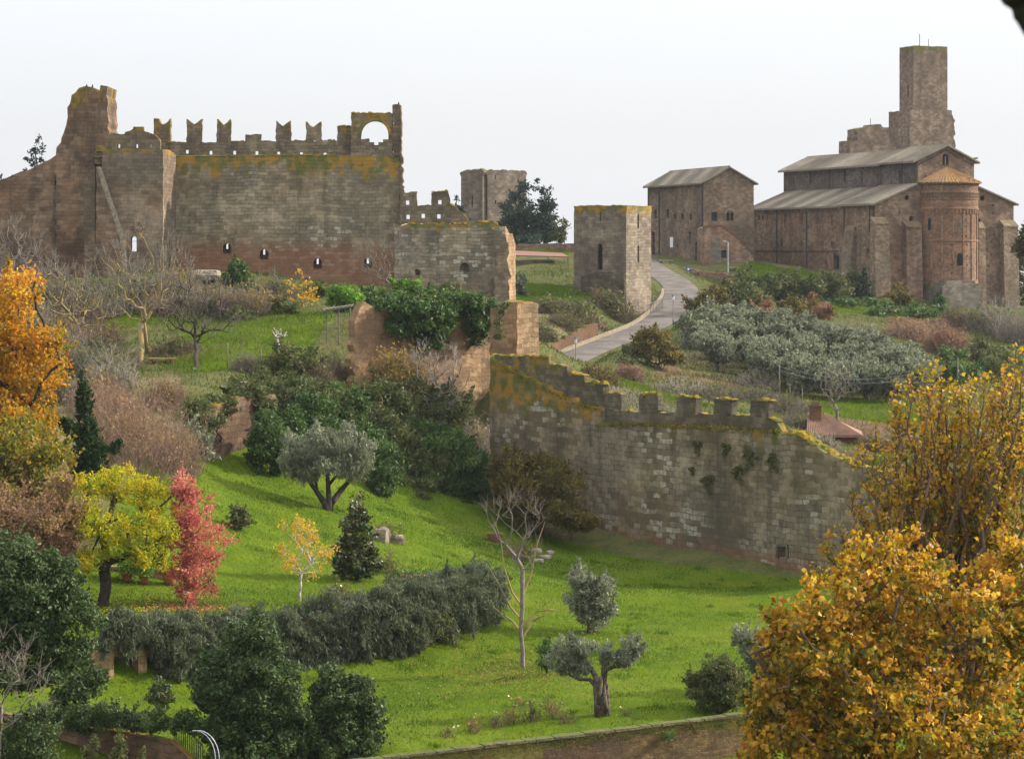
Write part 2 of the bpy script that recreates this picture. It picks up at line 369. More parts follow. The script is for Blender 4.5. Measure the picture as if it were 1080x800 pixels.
L['rough'] = leafmat('rough_grass_blades', [(.045, .065, .012), (.08, .095, .022), (.13, .125, .045), (.22, .18, .095)], .35, .7, .1)
L['dry'] = leafmat('dry_weed_stalks', [(.16, .12, .08), (.25, .19, .125), (.33, .25, .16), (.12, .14, .04)], .3, .8, .1)
L['moss'] = leafmat('moss_tufts', [(.05, .07, .012), (.09, .10, .014), (.16, .135, .016), (.24, .165, .02)], .2, .9, .05)
# ------------------------------------------------------------------ terrain
CP = []
def cp(px, py, d): p = P(px, py, d); CP.append(tuple(p))
def cz(px, d, z): CP.append(((px - HX) / F * d, d, z))
LZ = -22.3
def lawn(px, py): cp(px, py, -LZ * F / (py - HY))
# foot of the viewpoint, out of frame
for x in (-80, -40, 0, 40, 80, 130):
    CP.append((x, 30, -29)); CP.append((x, 70, -28.5)); CP.append((x, 94, -27))
for q in ((300, 101), (540, 104), (770, 108), (1000, 113), (1180, 117)): cz(q[0], q[1] - 3.5, -25.5)
# lower lawn
for q in ((430, 780), (635, 757), (420, 697), (550, 705), (700, 620), (600, 570), (850, 597), (520, 548), (750, 740), (900, 690), (1050, 650), (1000, 730),
          (560, 640), (640, 660), (760, 660), (700, 575), (780, 588), (560, 605), (180, 748), (60, 765), (330, 705), (480, 688), (900, 604)): lawn(*q)
def dw(px): return 120 + (px - 100) * .0425 if px < 300 else 128.5 + (px - 300) * .030
for px in (105, 150, 195, 240, 285, 330, 380): cz(px, dw(px) - 1.6, -22.3); cz(px, dw(px) + 2.2, -19.95)
# terrace above the long hedge
for q in ((300, 636, 136), (140, 644, 132), (60, 640, 133), (220, 640, 134), (430, 604, 150), (400, 575, 160), (350, 540, 165), (280, 560, 157), (240, 600, 146),
          (250, 500, 171), (320, 515, 172), (480, 540, 185), (505, 585, 167), (430, 625, 143), (225, 494, 171), (400, 520, 183), (500, 515, 196), (440, 520, 186)): cp(*q)
# planted bank, left
for q in ((90, 500, 152), (130, 450, 166), (0, 600, 135), (20, 520, 150), (170, 470, 170), (20, 430, 175), (200, 425, 178)): cp(*q)
# castle terrace
for q in ((230, 410, 180), (230, 385, 200), (300, 375, 205), (200, 392, 198), (170, 382, 205), (220, 345, 240), (320, 335, 240), (100, 345, 240), (100, 400, 192), (0, 400, 192),
          (250, 325, 250), (250, 305, 262), (250, 290, 268), (250, 287, 276), (150, 290, 265), (100, 300, 262), (0, 305, 260), (-60, 320, 255), (450, 303, 268), (400, 303, 268), (530, 308, 272),
          (340, 360, 215), (390, 330, 222), (450, 318, 224), (510, 318, 222)): cp(*q)
# under the tufa cliff
for q in ((450, 470, 204), (400, 430, 196), (350, 405, 192), (300, 480, 178), (390, 470, 190), (270, 425, 183), (500, 500, 199), (510, 480, 203), (330, 440, 186), (440, 440, 200)): cp(*q)
for q in ((505, 209.5, -16.6), (512, 206, -17), (490, 206, -16.6), (470, 204.5, -16.4), (512, 202, -17.4), (480, 209, -15.8), (450, 206.5, -15.6)): cz(*q)
# behind the city wall and up to the road
for q in ((530, 385, 207), (570, 395, 212), (630, 408, 232), (598, 404, 240), (680, 425, 213), (720, 426, 214), (800, 434, 212), (850, 452, 203), (900, 486, 184), (940, 506, 170), (1000, 520, 165),
          (1060, 545, 158), (650, 405, 240), (700, 400, 258), (880, 472, 228), (930, 470, 225), (905, 433, 246), (960, 433, 246), (840, 425, 240), (760, 415, 240), (860, 417, 262), (960, 417, 264),
          (1040, 440, 240), (740, 340, 322), (800, 338, 322), (860, 348, 312), (940, 372, 298), (980, 396, 284), (760, 395, 270), (850, 380, 290), (720, 385, 275)): cp(*q)
# slope and terrace below the church
for q in ((900, 337, 338), (870, 312, 358), (950, 318, 366), (780, 288, 387), (830, 290, 388), (900, 300, 384), (797, 276, 425), (742, 276, 400), (770, 279, 393), (860, 285, 398), (922, 318, 381), (1000, 340, 374), (1030, 340, 373), (962, 331, 374),
          (1060, 326, 382), (1090, 330, 380), (1000, 352, 350), (1050, 384, 320), (1120, 380, 330), (690, 272, 408), (760, 310, 352), (820, 322, 345)): cp(*q)
for q in ((700, 297, 387), (735, 305, 381), (770, 309, 374), (700, 280, 399), (735, 283, 393), (770, 287, 388), (785, 318, 374), (850, 320, 376), (905, 321, 377), (850, 289, 390), (870, 470, 206), (892, 480, 200), (880, 474, 216)): cp(*q)
# bank between castle, square tower and road
for q in ((560, 302, 330), (560, 342, 300), (600, 320, 318), (650, 320, 320), (605, 304, 331), (640, 306, 330), (684, 322, 322), (552, 372, 285), (585, 362, 292), (545, 296, 335), (560, 276, 352),
          (560, 264, 372), (620, 262, 372), (655, 335, 308), (620, 355, 298)): cp(*q)
for q in ((0, 332, -6), (150, 332, -6), (300, 332, -6.5), (440, 325, -6), (300, 420, -9), (0, 420, -9), (520, 420, .5), (600, 410, .5), (700, 460, -3), (900, 460, -3), (1080, 430, -8), (1150, 400, -12)): cz(*q)
for x in np.linspace(-200, 260, 8):
    CP.append((x, 560, -12)); CP.append((x, 760, -26))
for y in (100, 200, 300, 420, 560):
    CP.append((-190, y, -22 if y < 150 else -12 if y < 260 else -6)); CP.append((230, y, -26 if y < 330 else -16))
CP = np.array(CP)
def _fit():
    X = CP[:, :2] / 100.; n = len(X)
    D = np.sqrt(((X[:, None] - X[None]) ** 2).sum(-1))
    A = np.zeros((n + 3, n + 3)); A[:n, :n] = -D + np.eye(n) * .0003
    A[:n, n] = 1; A[:n, n + 1:] = X; A[n:, :n] = A[:n, n:].T
    return np.linalg.solve(A, np.concatenate([CP[:, 2], np.zeros(3)])), X
_W, _X = _fit()
def tps(x, y):
    q = np.stack([np.ravel(x), np.ravel(y)], 1) / 100.; out = np.empty(len(q))
    for i in range(0, len(q), 4000):
        b = q[i:i + 4000]; D = np.sqrt(((b[:, None] - _X[None]) ** 2).sum(-1))
        out[i:i + 4000] = -D @ _W[:-3] + _W[-3] + b @ _W[-2:]
    return out.reshape(np.shape(x))
def axis(lo, hi, step, far, k=1.22):
    a = list(np.arange(lo, hi + .01, step)); s = step; b = []; c = []
    p = hi
    while p < far: s *= k; p += s; b.append(p)
    p = lo; s = step
    while p > -far: s *= k; p -= s; c.append(p)
    return np.array(c[::-1] + a + b)
GX = axis(-120, 130, 1.0, 1500); GY = axis(40, 470, 1.0, 1500)
gx, gy = np.meshgrid(GX, GY)
cx_, cy_ = np.clip(gx, -200, 240), np.clip(gy, 20, 760)
GZ = tps(cx_, cy_)
far = np.sqrt((gx - cx_) ** 2 + (gy - cy_) ** 2)
GZ = np.where(far > 0, GZ * np.exp(-far / 300) + (1 - np.exp(-far / 300)) * -27, GZ)
def smooth(Z, it):
    for _ in range(it):
        Q = np.pad(Z, 1, mode='edge'); Z = (Q[1:-1, 1:-1] * 4 + Q[:-2, 1:-1] + Q[2:, 1:-1] + Q[1:-1, :-2] + Q[1:-1, 2:]) / 8
    return Z
GZ = smooth(GZ, 4)
# the road: centre line (x, y, z) cut into the hillside
ROAD = np.array([P(662, 268, 420), P(676, 274, 400), P(692, 285, 378), P(708, 294, 364), P(719, 307, 350), P(710, 324, 334), P(690, 341, 317), P(657, 355, 301), P(617, 371, 284), P(586, 386, 270), P(560, 402, 258)])
def cr_spline(C, n=14):
    out = []
    for i in range(len(C) - 1):
        p0, p1, p2, p3 = C[max(i - 1, 0)], C[i], C[i + 1], C[min(i + 2, len(C) - 1)]
        for t in np.linspace(0, 1, n, endpoint=False):
            out.append(.5 * (2 * p1 + (p2 - p0) * t + (2 * p0 - 5 * p1 + 4 * p2 - p3) * t * t + (3 * p1 - p0 - 3 * p2 + p3) * t ** 3))
    return np.array(out + [C[-1]])
RC = cr_spline(ROAD)
RHALF = 2.45
def near_road(x, y):
    q = np.stack([np.ravel(x), np.ravel(y)], 1); D = np.full(len(q), 1e9); Z = np.zeros(len(q))
    for i in range(len(RC) - 1):
        a, b = RC[i], RC[i + 1]; ab = b[:2] - a[:2]
        t = np.clip(((q - a[:2]) @ ab) / (ab @ ab + 1e-9), 0, 1)
        dd = np.linalg.norm(q - a[:2] - t[:, None] * ab, axis=1); m = dd < D
        D = np.where(m, dd, D); Z = np.where(m, a[2] + t * (b[2] - a[2]), Z)
    return D.reshape(np.shape(x)), Z.reshape(np.shape(x))
msk = (gx > -20) & (gx < 60) & (gy > 235) & (gy < 430)
rd = np.full(gx.shape, 99.); rz = np.zeros(gx.shape)
rd[msk], rz[msk] = near_road(gx[msk], gy[msk])
w = np.clip((rd - RHALF - 1.2) / 5.0, 0, 1); w = w * w * (3 - 2 * w)
GZ = GZ * w + (rz - .12) * (1 - w)
# small bumps on rough ground
def vnoise(x, y, s, seed=0):
    x = np.asarray(x, float) / s; y = np.asarray(y, float) / s
    xi, yi = np.floor(x).astype(int), np.floor(y).astype(int); fx, fy = x - xi, y - yi
    def h(a, b): 
        n = np.sin(a * 127.1 + b * 311.7 + seed * 74.7) * 43758.5453; return n - np.floor(n)
    fx = fx * fx * (3 - 2 * fx); fy = fy * fy * (3 - 2 * fy)
    return (h(xi, yi) * (1 - fx) + h(xi + 1, yi) * fx) * (1 - fy) + (h(xi, yi + 1) * (1 - fx) + h(xi + 1, yi + 1) * fx) * fy
def inpoly(x, y, poly):
    x = np.asarray(x); c = np.zeros(x.shape, bool); n = len(poly)
    for i in range(n):
        (x0, y0), (x1, y1) = poly[i], poly[(i + 1) % n]
        with np.errstate(divide='ignore', invalid='ignore'):
            hit = ((y0 > y) != (y1 > y)) & (x < (x1 - x0) * (y - y0) / (y1 - y0 + 1e-12) + x0)
        c ^= hit
    return c
LAWN = [(-45, 100), (-9, 103.2), (10, 111.5), (45, 124), (60, 132), (45, 160), (21, 168), (12, 176), (0, 190), (-3, 199), (-8, 188), (-19, 176), (-24, 168), (-24, 140), (-34, 132)]
inl = inpoly(gx, gy, LAWN)
amp = np.where(inl, .12, .45) * np.clip((rd - 4) / 4, 0, 1)
GZ = GZ + amp * ((vnoise(gx, gy, 5, 1) - .5) + .6 * (vnoise(gx, gy, 2.3, 2) - .5)) * np.where(far > 0, 0, 1)
def G(x, y):
    x = np.asarray(x, float); y = np.asarray(y, float)
    i = np.clip(np.searchsorted(GX, x) - 1, 0, len(GX) - 2); j = np.clip(np.searchsorted(GY, y) - 1, 0, len(GY) - 2)
    fx = (x - GX[i]) / (GX[i + 1] - GX[i]); fy = (y - GY[j]) / (GY[j + 1] - GY[j])
    return (GZ[j, i] * (1 - fx) + GZ[j, i + 1] * fx) * (1 - fy) + (GZ[j + 1, i] * (1 - fx) + GZ[j + 1, i + 1] * fx) * fy
def hit(px, py, lo=96.0, hi=470.0):
    d = np.arange(lo, hi, .5); z = G((px - HX) / F * d, d); ok = z >= (HY - py) / F * d
    dd = d[np.argmax(ok)] if ok.any() else 300.
    return np.array([(px - HX) / F * dd, dd, float(G((px - HX) / F * dd, dd))])
def on(px, d):
    x = (px - HX) / F * d; return np.array([x, d, float(G(x, d))])

def ground_mat():
    t = NT('grass_and_earth'); pos = t.n('ShaderNodeNewGeometry').outputs['Position']
    lw = t.n('ShaderNodeAttribute', attribute_name='lawn').outputs['Fac']; dry = t.n('ShaderNodeAttribute', attribute_name='dry').outputs['Fac']
    soil = t.n('ShaderNodeAttribute', attribute_name='soil').outputs['Fac']
    big = t.noise(pos, .09, 4); mid = t.noise(pos, .5, 5, .65); fine = t.noise(pos, 3.5, 4, .7)
    g = t.mix(t.step(mid, .35, .65), (.05, .085, .004), (.08, .115, .005))
    g = t.mix(t.math('MULTIPLY', t.step(big, .45, .65), .6), g, (.10, .125, .012))
    g = t.mix(t.math('MULTIPLY', t.step(fine, .55, .75), .35), g, (.17, .18, .03))
    r = t.mix(t.step(mid, .4, .6), (.05, .065, .016), (.085, .085, .028))
    r = t.mix(t.step(fine, .5, .7), r, (.13, .105, .05))
    d = t.mix(t.step(mid, .4, .6), (.16, .12, .07), (.10, .10, .035))
    s = t.mix(t.step(fine, .35, .65), (.14, .085, .05), (.09, .058, .035))
    n2 = t.math('SUBTRACT', mid, .5)
    def j(a, k=1.1): return t.step(t.math('ADD', a, t.math('MULTIPLY', n2, k)), .35, .65)
    c = t.mix(j(dry), r, d); c = t.mix(j(soil), c, s); c = t.mix(j(lw, .5), c, g)
    return t.finish(c, .95, t.math('ADD', fine, t.math('MULTIPLY', mid, 2.0)), .8, .15, .05)
nyy, nxx = GZ.shape
idx = np.arange(nyy * nxx).reshape(nyy, nxx)
fc = np.stack([idx[:-1, :-1], idx[:-1, 1:], idx[1:, 1:], idx[1:, :-1]], -1).reshape(-1, 4)
ground = mesh_np('ground', np.stack([gx.ravel(), gy.ravel(), GZ.ravel()], 1), fc, ground_mat(), smooth=True)
ground['kind'] = 'structure'
def soft(poly_list, spots=()):
    m = np.zeros(gx.shape)
    for (px, py, r_) in spots:
        h = hit(px, py); m = np.maximum(m, np.clip(1.6 - np.hypot(gx - h[0], (gy - h[1]) * .8) / r_, 0, 1))
    for p in poly_list: m = np.maximum(m, inpoly(gx, gy, p).astype(float))
    return smooth(m, 3)
def pp(L): return [((px - HX) / F * d, d) for px, d in L]
GREEN2 = [pp([(110, 236), (340, 232), (345, 248), (110, 248)]), pp([(200, 192), (285, 196), (350, 222), (340, 235), (200, 225), (165, 205)]), pp([(770, 382), (915, 378), (925, 388), (790, 400)]),
          pp([(840, 345), (960, 350), (970, 372), (850, 372)]), pp([(860, 238), (980, 236), (985, 258), (870, 258)]), pp([(545, 315), (600, 318), (640, 326), (600, 332), (545, 335)]),
          pp([(640, 216), (800, 214), (800, 232), (640, 240)]), pp([(900, 176), (950, 190), (930, 215), (880, 200)]), pp([(730, 300), (760, 330), (735, 345), (715, 318)]), pp([(550, 360), (600, 362), (600, 380), (550, 380)])]
DRY = [pp([(640, 240), (760, 236), (860, 215), (870, 200), (830, 206), (640, 225)]), pp([(0, 150), (190, 160), (190, 190), (0, 200)]), pp([(690, 255), (780, 255), (780, 300), (690, 290)]), pp([(545, 290), (640, 300), (640, 315), (545, 312)])]
SOIL = [pp([(690, 250), (800, 245), (790, 262), (690, 275)]), pp([(850, 222), (1000, 222), (1000, 238), (850, 238)]), pp([(530, 184), (600, 178), (600, 186), (530, 192)])]
for nm, val in (('lawn', np.maximum(smooth(inl.astype(float), 2), soft(GREEN2))), ('dry', soft(DRY)), ('soil', soft(SOIL, [(635, 757, 1.6), (551, 706, 1.6), (107, 648, 1.3), (345, 538, 1.8), (757, 751, 2.0), (577, 713, 1.0), (377, 613, 1.3), (566, 588, 2.0), (622, 690, 1.3), (520, 572, 1.6), (480, 735, 1.2)]))):  # spots: bare soil rings at plant feet, also contact shade put into the colour
    a = ground.data.attributes.new(nm, 'FLOAT', 'POINT'); a.data.foreach_set('value', val.ravel().astype(np.float32))

# road ribbon with worn asphalt
def ribbon(C, half, lift=.0):
    T = np.gradient(C[:, :2], axis=0); T /= np.linalg.norm(T, axis=1)[:, None]; N = np.stack([T[:, 1], -T[:, 0]], 1)
    V = []
    for k in np.linspace(-1, 1, 7):
        V.append(np.column_stack([C[:, :2] + N * half * k, C[:, 2] + lift - .05 * k * k]))
    V = np.stack(V, 1); n, m = V.shape[:2]; idx = np.arange(n * m).reshape(n, m)
    return V.reshape(-1, 3), np.stack([idx[:-1, :-1], idx[1:, :-1], idx[1:, 1:], idx[:-1, 1:]], -1).reshape(-1, 4), N
def asphalt():
    t = NT('worn_asphalt'); pos = t.n('ShaderNodeNewGeometry').outputs['Position']
    a = t.noise(pos, .35, 5, .65); b = t.noise(pos, 6, 4, .7)
    c = t.mix(t.step(a, .38, .6), (.085, .072, .062), (.145, .122, .102)); c = t.mix(t.math('MULTIPLY', t.step(b, .4, .7), .5), c, (.08, .07, .062))
    return t.finish(c, .9, b, .4, .02, .15)
V, fcs, RN = ribbon(RC, RHALF)
road = mesh_np('road', V, fcs, asphalt(), smooth=True); road['kind'] = 'structure'
# ------------------------------------------------------------------ vegetation helpers
COVER = 1.3
def E(px, py, rx, ry, d, k=1.0):
    c = P(px, py, d); return (c[0], c[1], c[2], rx * d / F, rx * d / F * k, ry * d / F)

def leaf_mesh(name, C, v, size, mat, parent, aspect=.55, up=0.0, rng=RNG, upright=0.0):
    n = len(C); nrm = rng.normal(size=(n, 3)); nrm[:, 2] += up; nrm /= np.linalg.norm(nrm, axis=1)[:, None]
    t = rng.normal(size=(n, 3)); t[:, 2] += upright
    t -= nrm * (t * nrm).sum(1)[:, None]; t /= np.linalg.norm(t, axis=1)[:, None] + 1e-9
    b = np.cross(nrm, t); s = (np.asarray(size) * rng.uniform(.5, 1.5, n))[:, None] * .5
    lift = nrm * s * aspect * rng.uniform(-.2, .75, n)[:, None]; sag = nrm * s * rng.uniform(-.5, .1, n)[:, None]
    V = np.stack([C - t * s, C + b * s * aspect + lift, C + t * s + sag, C - b * s * aspect + lift], 1).reshape(-1, 3)
    i = np.arange(n)[:, None] * 4; FC = np.concatenate([i + [[0, 1, 2]], i + [[0, 2, 3]]], 1).reshape(-1, 3)
    return mesh_np(name, V, FC, mat, parent, np.repeat(np.clip(v, 0, 1), 2))

def EH(px, py, rx, ry, lo=215.0, k=1.0):
    b = hit(px, py + .8 * ry, lo); return E(px, py, rx, ry, b[1], k)

def sample_ells(ells, n, rng, shell=.55, low=-1.0):
    w = np.array([(e[3] * e[4] * e[5]) ** .667 for e in ells]); w /= w.sum()
    k = rng.choice(len(ells), n, p=w); A = np.array(ells)[k]
    u = rng.normal(size=(n, 3)); u /= np.linalg.norm(u, axis=1)[:, None]
    if low > -1: u[:, 2] = np.where(u[:, 2] < low, -u[:, 2], u[:, 2])
    r = (shell ** 3 + (1 - shell ** 3) * rng.uniform(size=n)) ** (1 / 3)
    return A[:, :3] + A[:, 3:] * u * r[:, None]

def crown_leaves(ells, size, aspect, cover, cr, rng, shell=.5, zgrad=0.0, nclump=None, low=-1.0, bias=.5, lv=.16, cv=.17, fill=.18, shoots=.3, shoot_up=.45):
    area = sum(math.pi * e[3] * e[5] for e in ells); n = int(cover * area / (size * size * aspect * .5))
    rad = np.mean([(e[3] * e[4] * e[5]) ** (1 / 3) for e in ells]); c_r = cr * rad
    n = int(n * COVER); nc = nclump or max(18, int(2.3 * area / (math.pi * c_r * c_r)))
    CC = sample_ells(ells, nc, rng, shell, low); AE = np.array(ells); ctr = AE[np.argmin(((CC[:, None] - AE[None, :, :3]) ** 2).sum(-1), 1), :3]; CC = ctr + (CC - ctr) * rng.uniform(.8, 1.16, nc)[:, None]
    sc = rng.uniform(.45, 1.5, nc); k = rng.choice(nc, n, p=sc ** 1.7 / (sc ** 1.7).sum())
    off = rng.normal(size=(n, 3)); off /= np.linalg.norm(off, axis=1)[:, None]; off *= (rng.uniform(size=n) ** .45)[:, None]
    C = CC[k] + off * (sc[k] * c_r)[:, None] * np.array([1, 1, .8])
    fl = rng.uniform(size=n) < fill
    sh = [(e[0], e[1], e[2], e[3] * .8, e[4] * .8, e[5] * .8) for e in ells]; C[fl] = sample_ells(sh, int(fl.sum()), rng, .25, low) + rng.normal(0, .12 * rad, (int(fl.sum()), 3))
    ns = max(8, int(nc * 1.6)); so = rng.integers(0, nc, ns); sd = CC[so] - ctr[so]; sd /= np.linalg.norm(sd, axis=1)[:, None] + 1e-6; sd = sd * .7 + rng.normal(0, .35, (ns, 3)); sd[:, 2] += shoot_up; sd /= np.linalg.norm(sd, axis=1)[:, None]
    sl = c_r * rng.uniform(.9, 2.1, ns); isf = (~fl) & (rng.uniform(size=n) < shoots); m = int(isf.sum()); q = rng.integers(0, ns, m); tt = rng.uniform(.1, 1, m)
    C[isf] = CC[so[q]] + sd[q] * (sl[q] * tt)[:, None] + rng.normal(0, .09, (m, 3)) * (c_r * (1.15 - tt))[:, None]; k = np.array(k); k[isf] = so[q]
    cval = rng.normal(0, cv, nc)[k]
    z0 = min(e[2] - e[5] for e in ells); z1 = max(e[2] + e[5] for e in ells)
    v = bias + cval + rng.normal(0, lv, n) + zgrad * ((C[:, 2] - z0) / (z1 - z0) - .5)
    return C, v, CC, (CC[so], CC[so] + sd * sl[:, None], so)

def edges_mesh(name, E0, E1, R0, R1, mat, parent=None, n=4, attr=None):
    E0, E1 = np.asarray(E0, float), np.asarray(E1, float); R0, R1 = np.asarray(R0, float), np.asarray(R1, float)
    t = E1 - E0; L = np.linalg.norm(t, axis=1); ok = L > 1e-5; E0, E1, R0, R1, t = E0[ok], E1[ok], R0[ok], R1[ok], t[ok] / L[ok][:, None]
    ref = np.where(np.abs(t[:, 2:3]) < .9, np.array([[0, 0, 1.]]), np.array([[1., 0, 0]]))
    u = np.cross(t, ref); u /= np.linalg.norm(u, axis=1)[:, None]; w = np.cross(t, u)
    a = np.arange(n) * 2 * math.pi / n
    ring = u[:, None] * np.cos(a)[None, :, None] + w[:, None] * np.sin(a)[None, :, None]
    V = np.concatenate([E0[:, None] + ring * R0[:, None, None], E1[:, None] + ring * R1[:, None, None]], 1)
    m = len(E0); base = (np.arange(m) * 2 * n)[:, None]; k = np.arange(n)
    f = np.stack([k, (k + 1) % n, (k + 1) % n + n, k + n], 1)
    FC = (base[:, :, None] + f[None]).reshape(-1, 4)
    return mesh_np(name, V.reshape(-1, 3), FC, mat, parent, attr, smooth=n > 3)

def grow(base, top, targets, r0, rng, bend=.04, up=.12, w=.35, expo=.5):
    """trunk from base to top, then limbs reaching every target, each joining the nearest suitable limb"""
    base, top = np.array(base, float), np.array(top, float); H = np.linalg.norm(top - base)
    nodes = []; par = []; path = []
    k = 5
    for i in range(k + 1):
        p = base + (top - base) * i / k
        if 0 < i < k: p = p + rng.normal(0, bend * H, 3) * np.array([1, 1, .2])
        nodes.append(p); par.append(i - 1); path.append(0.0)
    T = np.asarray(targets); T = T[np.argsort(np.linalg.norm(T - top, axis=1))]
    start = k - 1
    for t in T:
        A = np.array(nodes[start:]); D = np.linalg.norm(A - t, axis=1) + w * np.array(path[start:]) + np.where(A[:, 2] > t[2], .6 * (A[:, 2] - t[2]), 0)
        i = int(np.argmin(D)) + start; a = nodes[i]; L = np.linalg.norm(t - a); m = max(1, min(4, int(L / .5))); prev = i
        if L < .05: continue
        for j in range(1, m + 1):
            f = j / m; p = a + (t - a) * f
            if j < m: p = p + rng.normal(0, .07 * L, 3) + np.array([0, 0, -up * L * math.sin(math.pi * f)])
            nodes.append(p); par.append(prev); path.append(path[prev] + L / m); prev = len(nodes) - 1
    N = len(nodes); cnt = np.zeros(N); ch = np.zeros(N)
    for i in range(N - 1, 0, -1):
        if ch[i] == 0: cnt[i] += 1
        cnt[par[i]] += cnt[i]; ch[par[i]] += 1
    rad = r0 * (np.maximum(cnt, 1) / cnt[0]) ** expo
    nodes = np.array(nodes); par = np.array(par)
    rad[0] *= 1.25
    ed = np.arange(1, N)
    return nodes[par[ed]], nodes[ed], np.minimum(rad[par[ed]], rad[ed] * 1.6), rad[ed], nodes, [i for i in range(N) if ch[i] == 0]

def twigs(tips, centre, n, length, rng, r=.012, upw=.5):
    tips = np.asarray(tips); A = np.repeat(tips, n, 0); m = len(A)
    d = (A - centre); d /= np.linalg.norm(d, axis=1)[:, None] + 1e-9
    d = d * .6 + rng.normal(0, .55, (m, 3)); d[:, 2] += upw; d /= np.linalg.norm(d, axis=1)[:, None]
    L = length * rng.uniform(.4, 1.2, m)[:, None]; mid = A + d * L * .5 + rng.normal(0, .06, (m, 3)) * L
    d2 = d + rng.normal(0, .3, (m, 3)); B = mid + d2 / np.linalg.norm(d2, axis=1)[:, None] * L * .5
    return np.concatenate([A, mid]), np.concatenate([mid, B]), np.full(2 * m, r), np.concatenate([np.full(m, r * .8), np.full(m, r * .4)])

def shape_bounds(ells):
    A = np.array(ells); return A[:, :3].mean(0)

def tree(name, label, cat, ells, leaf, bark, base, fork, r0, size=None, aspect=.55, cover=3.5, cr=.35, shell=.5, seed=1, zgrad=0., group=None, limbs=None,
         up=0., upright=0., bias=.5, bend=.03, low=-1.0, expo=.5, lv=.16, cv=.17, w=.35, shoots=.3, shoot_up=.45):
    rng = np.random.default_rng(seed); d = base[1]
    size = size or 3.6 * d / F
    t = thing(name, label, cat, base, group)
    C, v, CC, SH = crown_leaves(ells, size, aspect, cover, cr, rng, shell, zgrad, low=low, bias=bias, lv=lv, cv=cv, shoots=shoots, shoot_up=shoot_up)
    b = np.array(base) - np.array([0, 0, .25])
    pick = np.arange(len(CC)) if limbs is None else rng.choice(len(CC), min(limbs, len(CC)), replace=False); tg = CC[pick]
    ok = np.isin(SH[2], pick); SH = (SH[0][ok], SH[1][ok])
    e0, e1, a, c, nodes, tips = grow(b, fork, tg, r0, rng, bend=bend, expo=expo, w=w)
    rs = .0001 * d; edges_mesh('trunk', np.concatenate([e0, SH[0]]), np.concatenate([e1, SH[1]]), np.concatenate([a, np.full(len(SH[0]), rs * 1.3)]), np.concatenate([c, np.full(len(SH[0]), rs * .5)]), bark, t, 6)
    leaf_mesh('crown', C, v, size, leaf, t, aspect, up, rng, upright)
    return t

def shrub(name, label, cat, ells, leaf, size=None, aspect=.55, cover=4.5, cr=.3, shell=.55, seed=1, base=None, group=None, stem=None, zgrad=0., up=0., upright=0., low=-1.0, bias=.5, lv=.16, cv=.17, nst=14, shoots=.2, shoot_up=.45):
    rng = np.random.default_rng(seed); c = shape_bounds(ells); d = c[1]
    size = size or 3.4 * d / F
    if base is None: base = (c[0], c[1], float(G(c[0], c[1])))
    t = thing(name, label, cat, base, group)
    C, v, CC, SH = crown_leaves(ells, size, aspect, cover, cr, rng, shell, zgrad, low=low, bias=bias, lv=lv, cv=cv, shoots=shoots, shoot_up=shoot_up)
    keep = C[:, 2] > G(C[:, 0], C[:, 1]) - .1
    leaf_mesh('foliage', C[keep], v[keep], size, leaf, t, aspect, up, rng, upright)
    tg = CC[rng.choice(len(CC), min(nst, len(CC)), replace=False)]
    b = np.array(base); f = b + (c - b) * .25
    e0, e1, a, cc, nodes, tips = grow(b - np.array([0, 0, .15]), f, tg, .035 * d / 100 + .03, rng)
    edges_mesh('stems', e0, e1, a, cc, stem or M['bark'], t, 4)
    return t

def bare_tree(name, label, cat, ells, bark, base, fork, r0, ntar=120, ntw=6, tw=.9, seed=1, shell=.2, group=None, twmat=None, rt=.013, upw=.5, low=-1.0, expo=.5, bend=.012, w=.35, leaf=None, lcover=.2, lsize=None, up=.12):
    rng = np.random.default_rng(seed)
    t = thing(name, label, cat, base, group)
    tg = sample_ells(ells, ntar, rng, shell, low); c = shape_bounds(ells)
    b = np.array(base) - np.array([0, 0, .25])
    e0, e1, a, cc, nodes, tips = grow(b, fork, tg, r0, rng, expo=expo, bend=bend, w=w, up=up)
    q = twigs(nodes[tips], np.array(fork, float), ntw, tw, rng, rt, upw); k = len(e0)
    o = edges_mesh('trunk', np.concatenate([e0, q[0]]), np.concatenate([e1, q[1]]), np.concatenate([np.maximum(a, rt), q[2]]), np.concatenate([np.maximum(cc, rt), q[3]]), bark, t, 5)
    if twmat: o.data.materials.append(twmat); n_ = len(o.data.polygons); o.data.polygons.foreach_set('material_index', (np.arange(n_) >= k * 5).astype(np.int32))
    if leaf is not None:
        s = lsize or 3.4 * base[1] / F
        area = sum(math.pi * e[3] * e[5] for e in ells); n = int(lcover * area / (s * s * .28))
        k = rng.integers(0, len(q[1]), n); C = q[1][k] + rng.normal(0, .12, (n, 3))
        leaf_mesh('leaves', C, np.clip(rng.normal(.5, .2, n), 0, 1), s, leaf, t, .6, 0, rng)
    return t

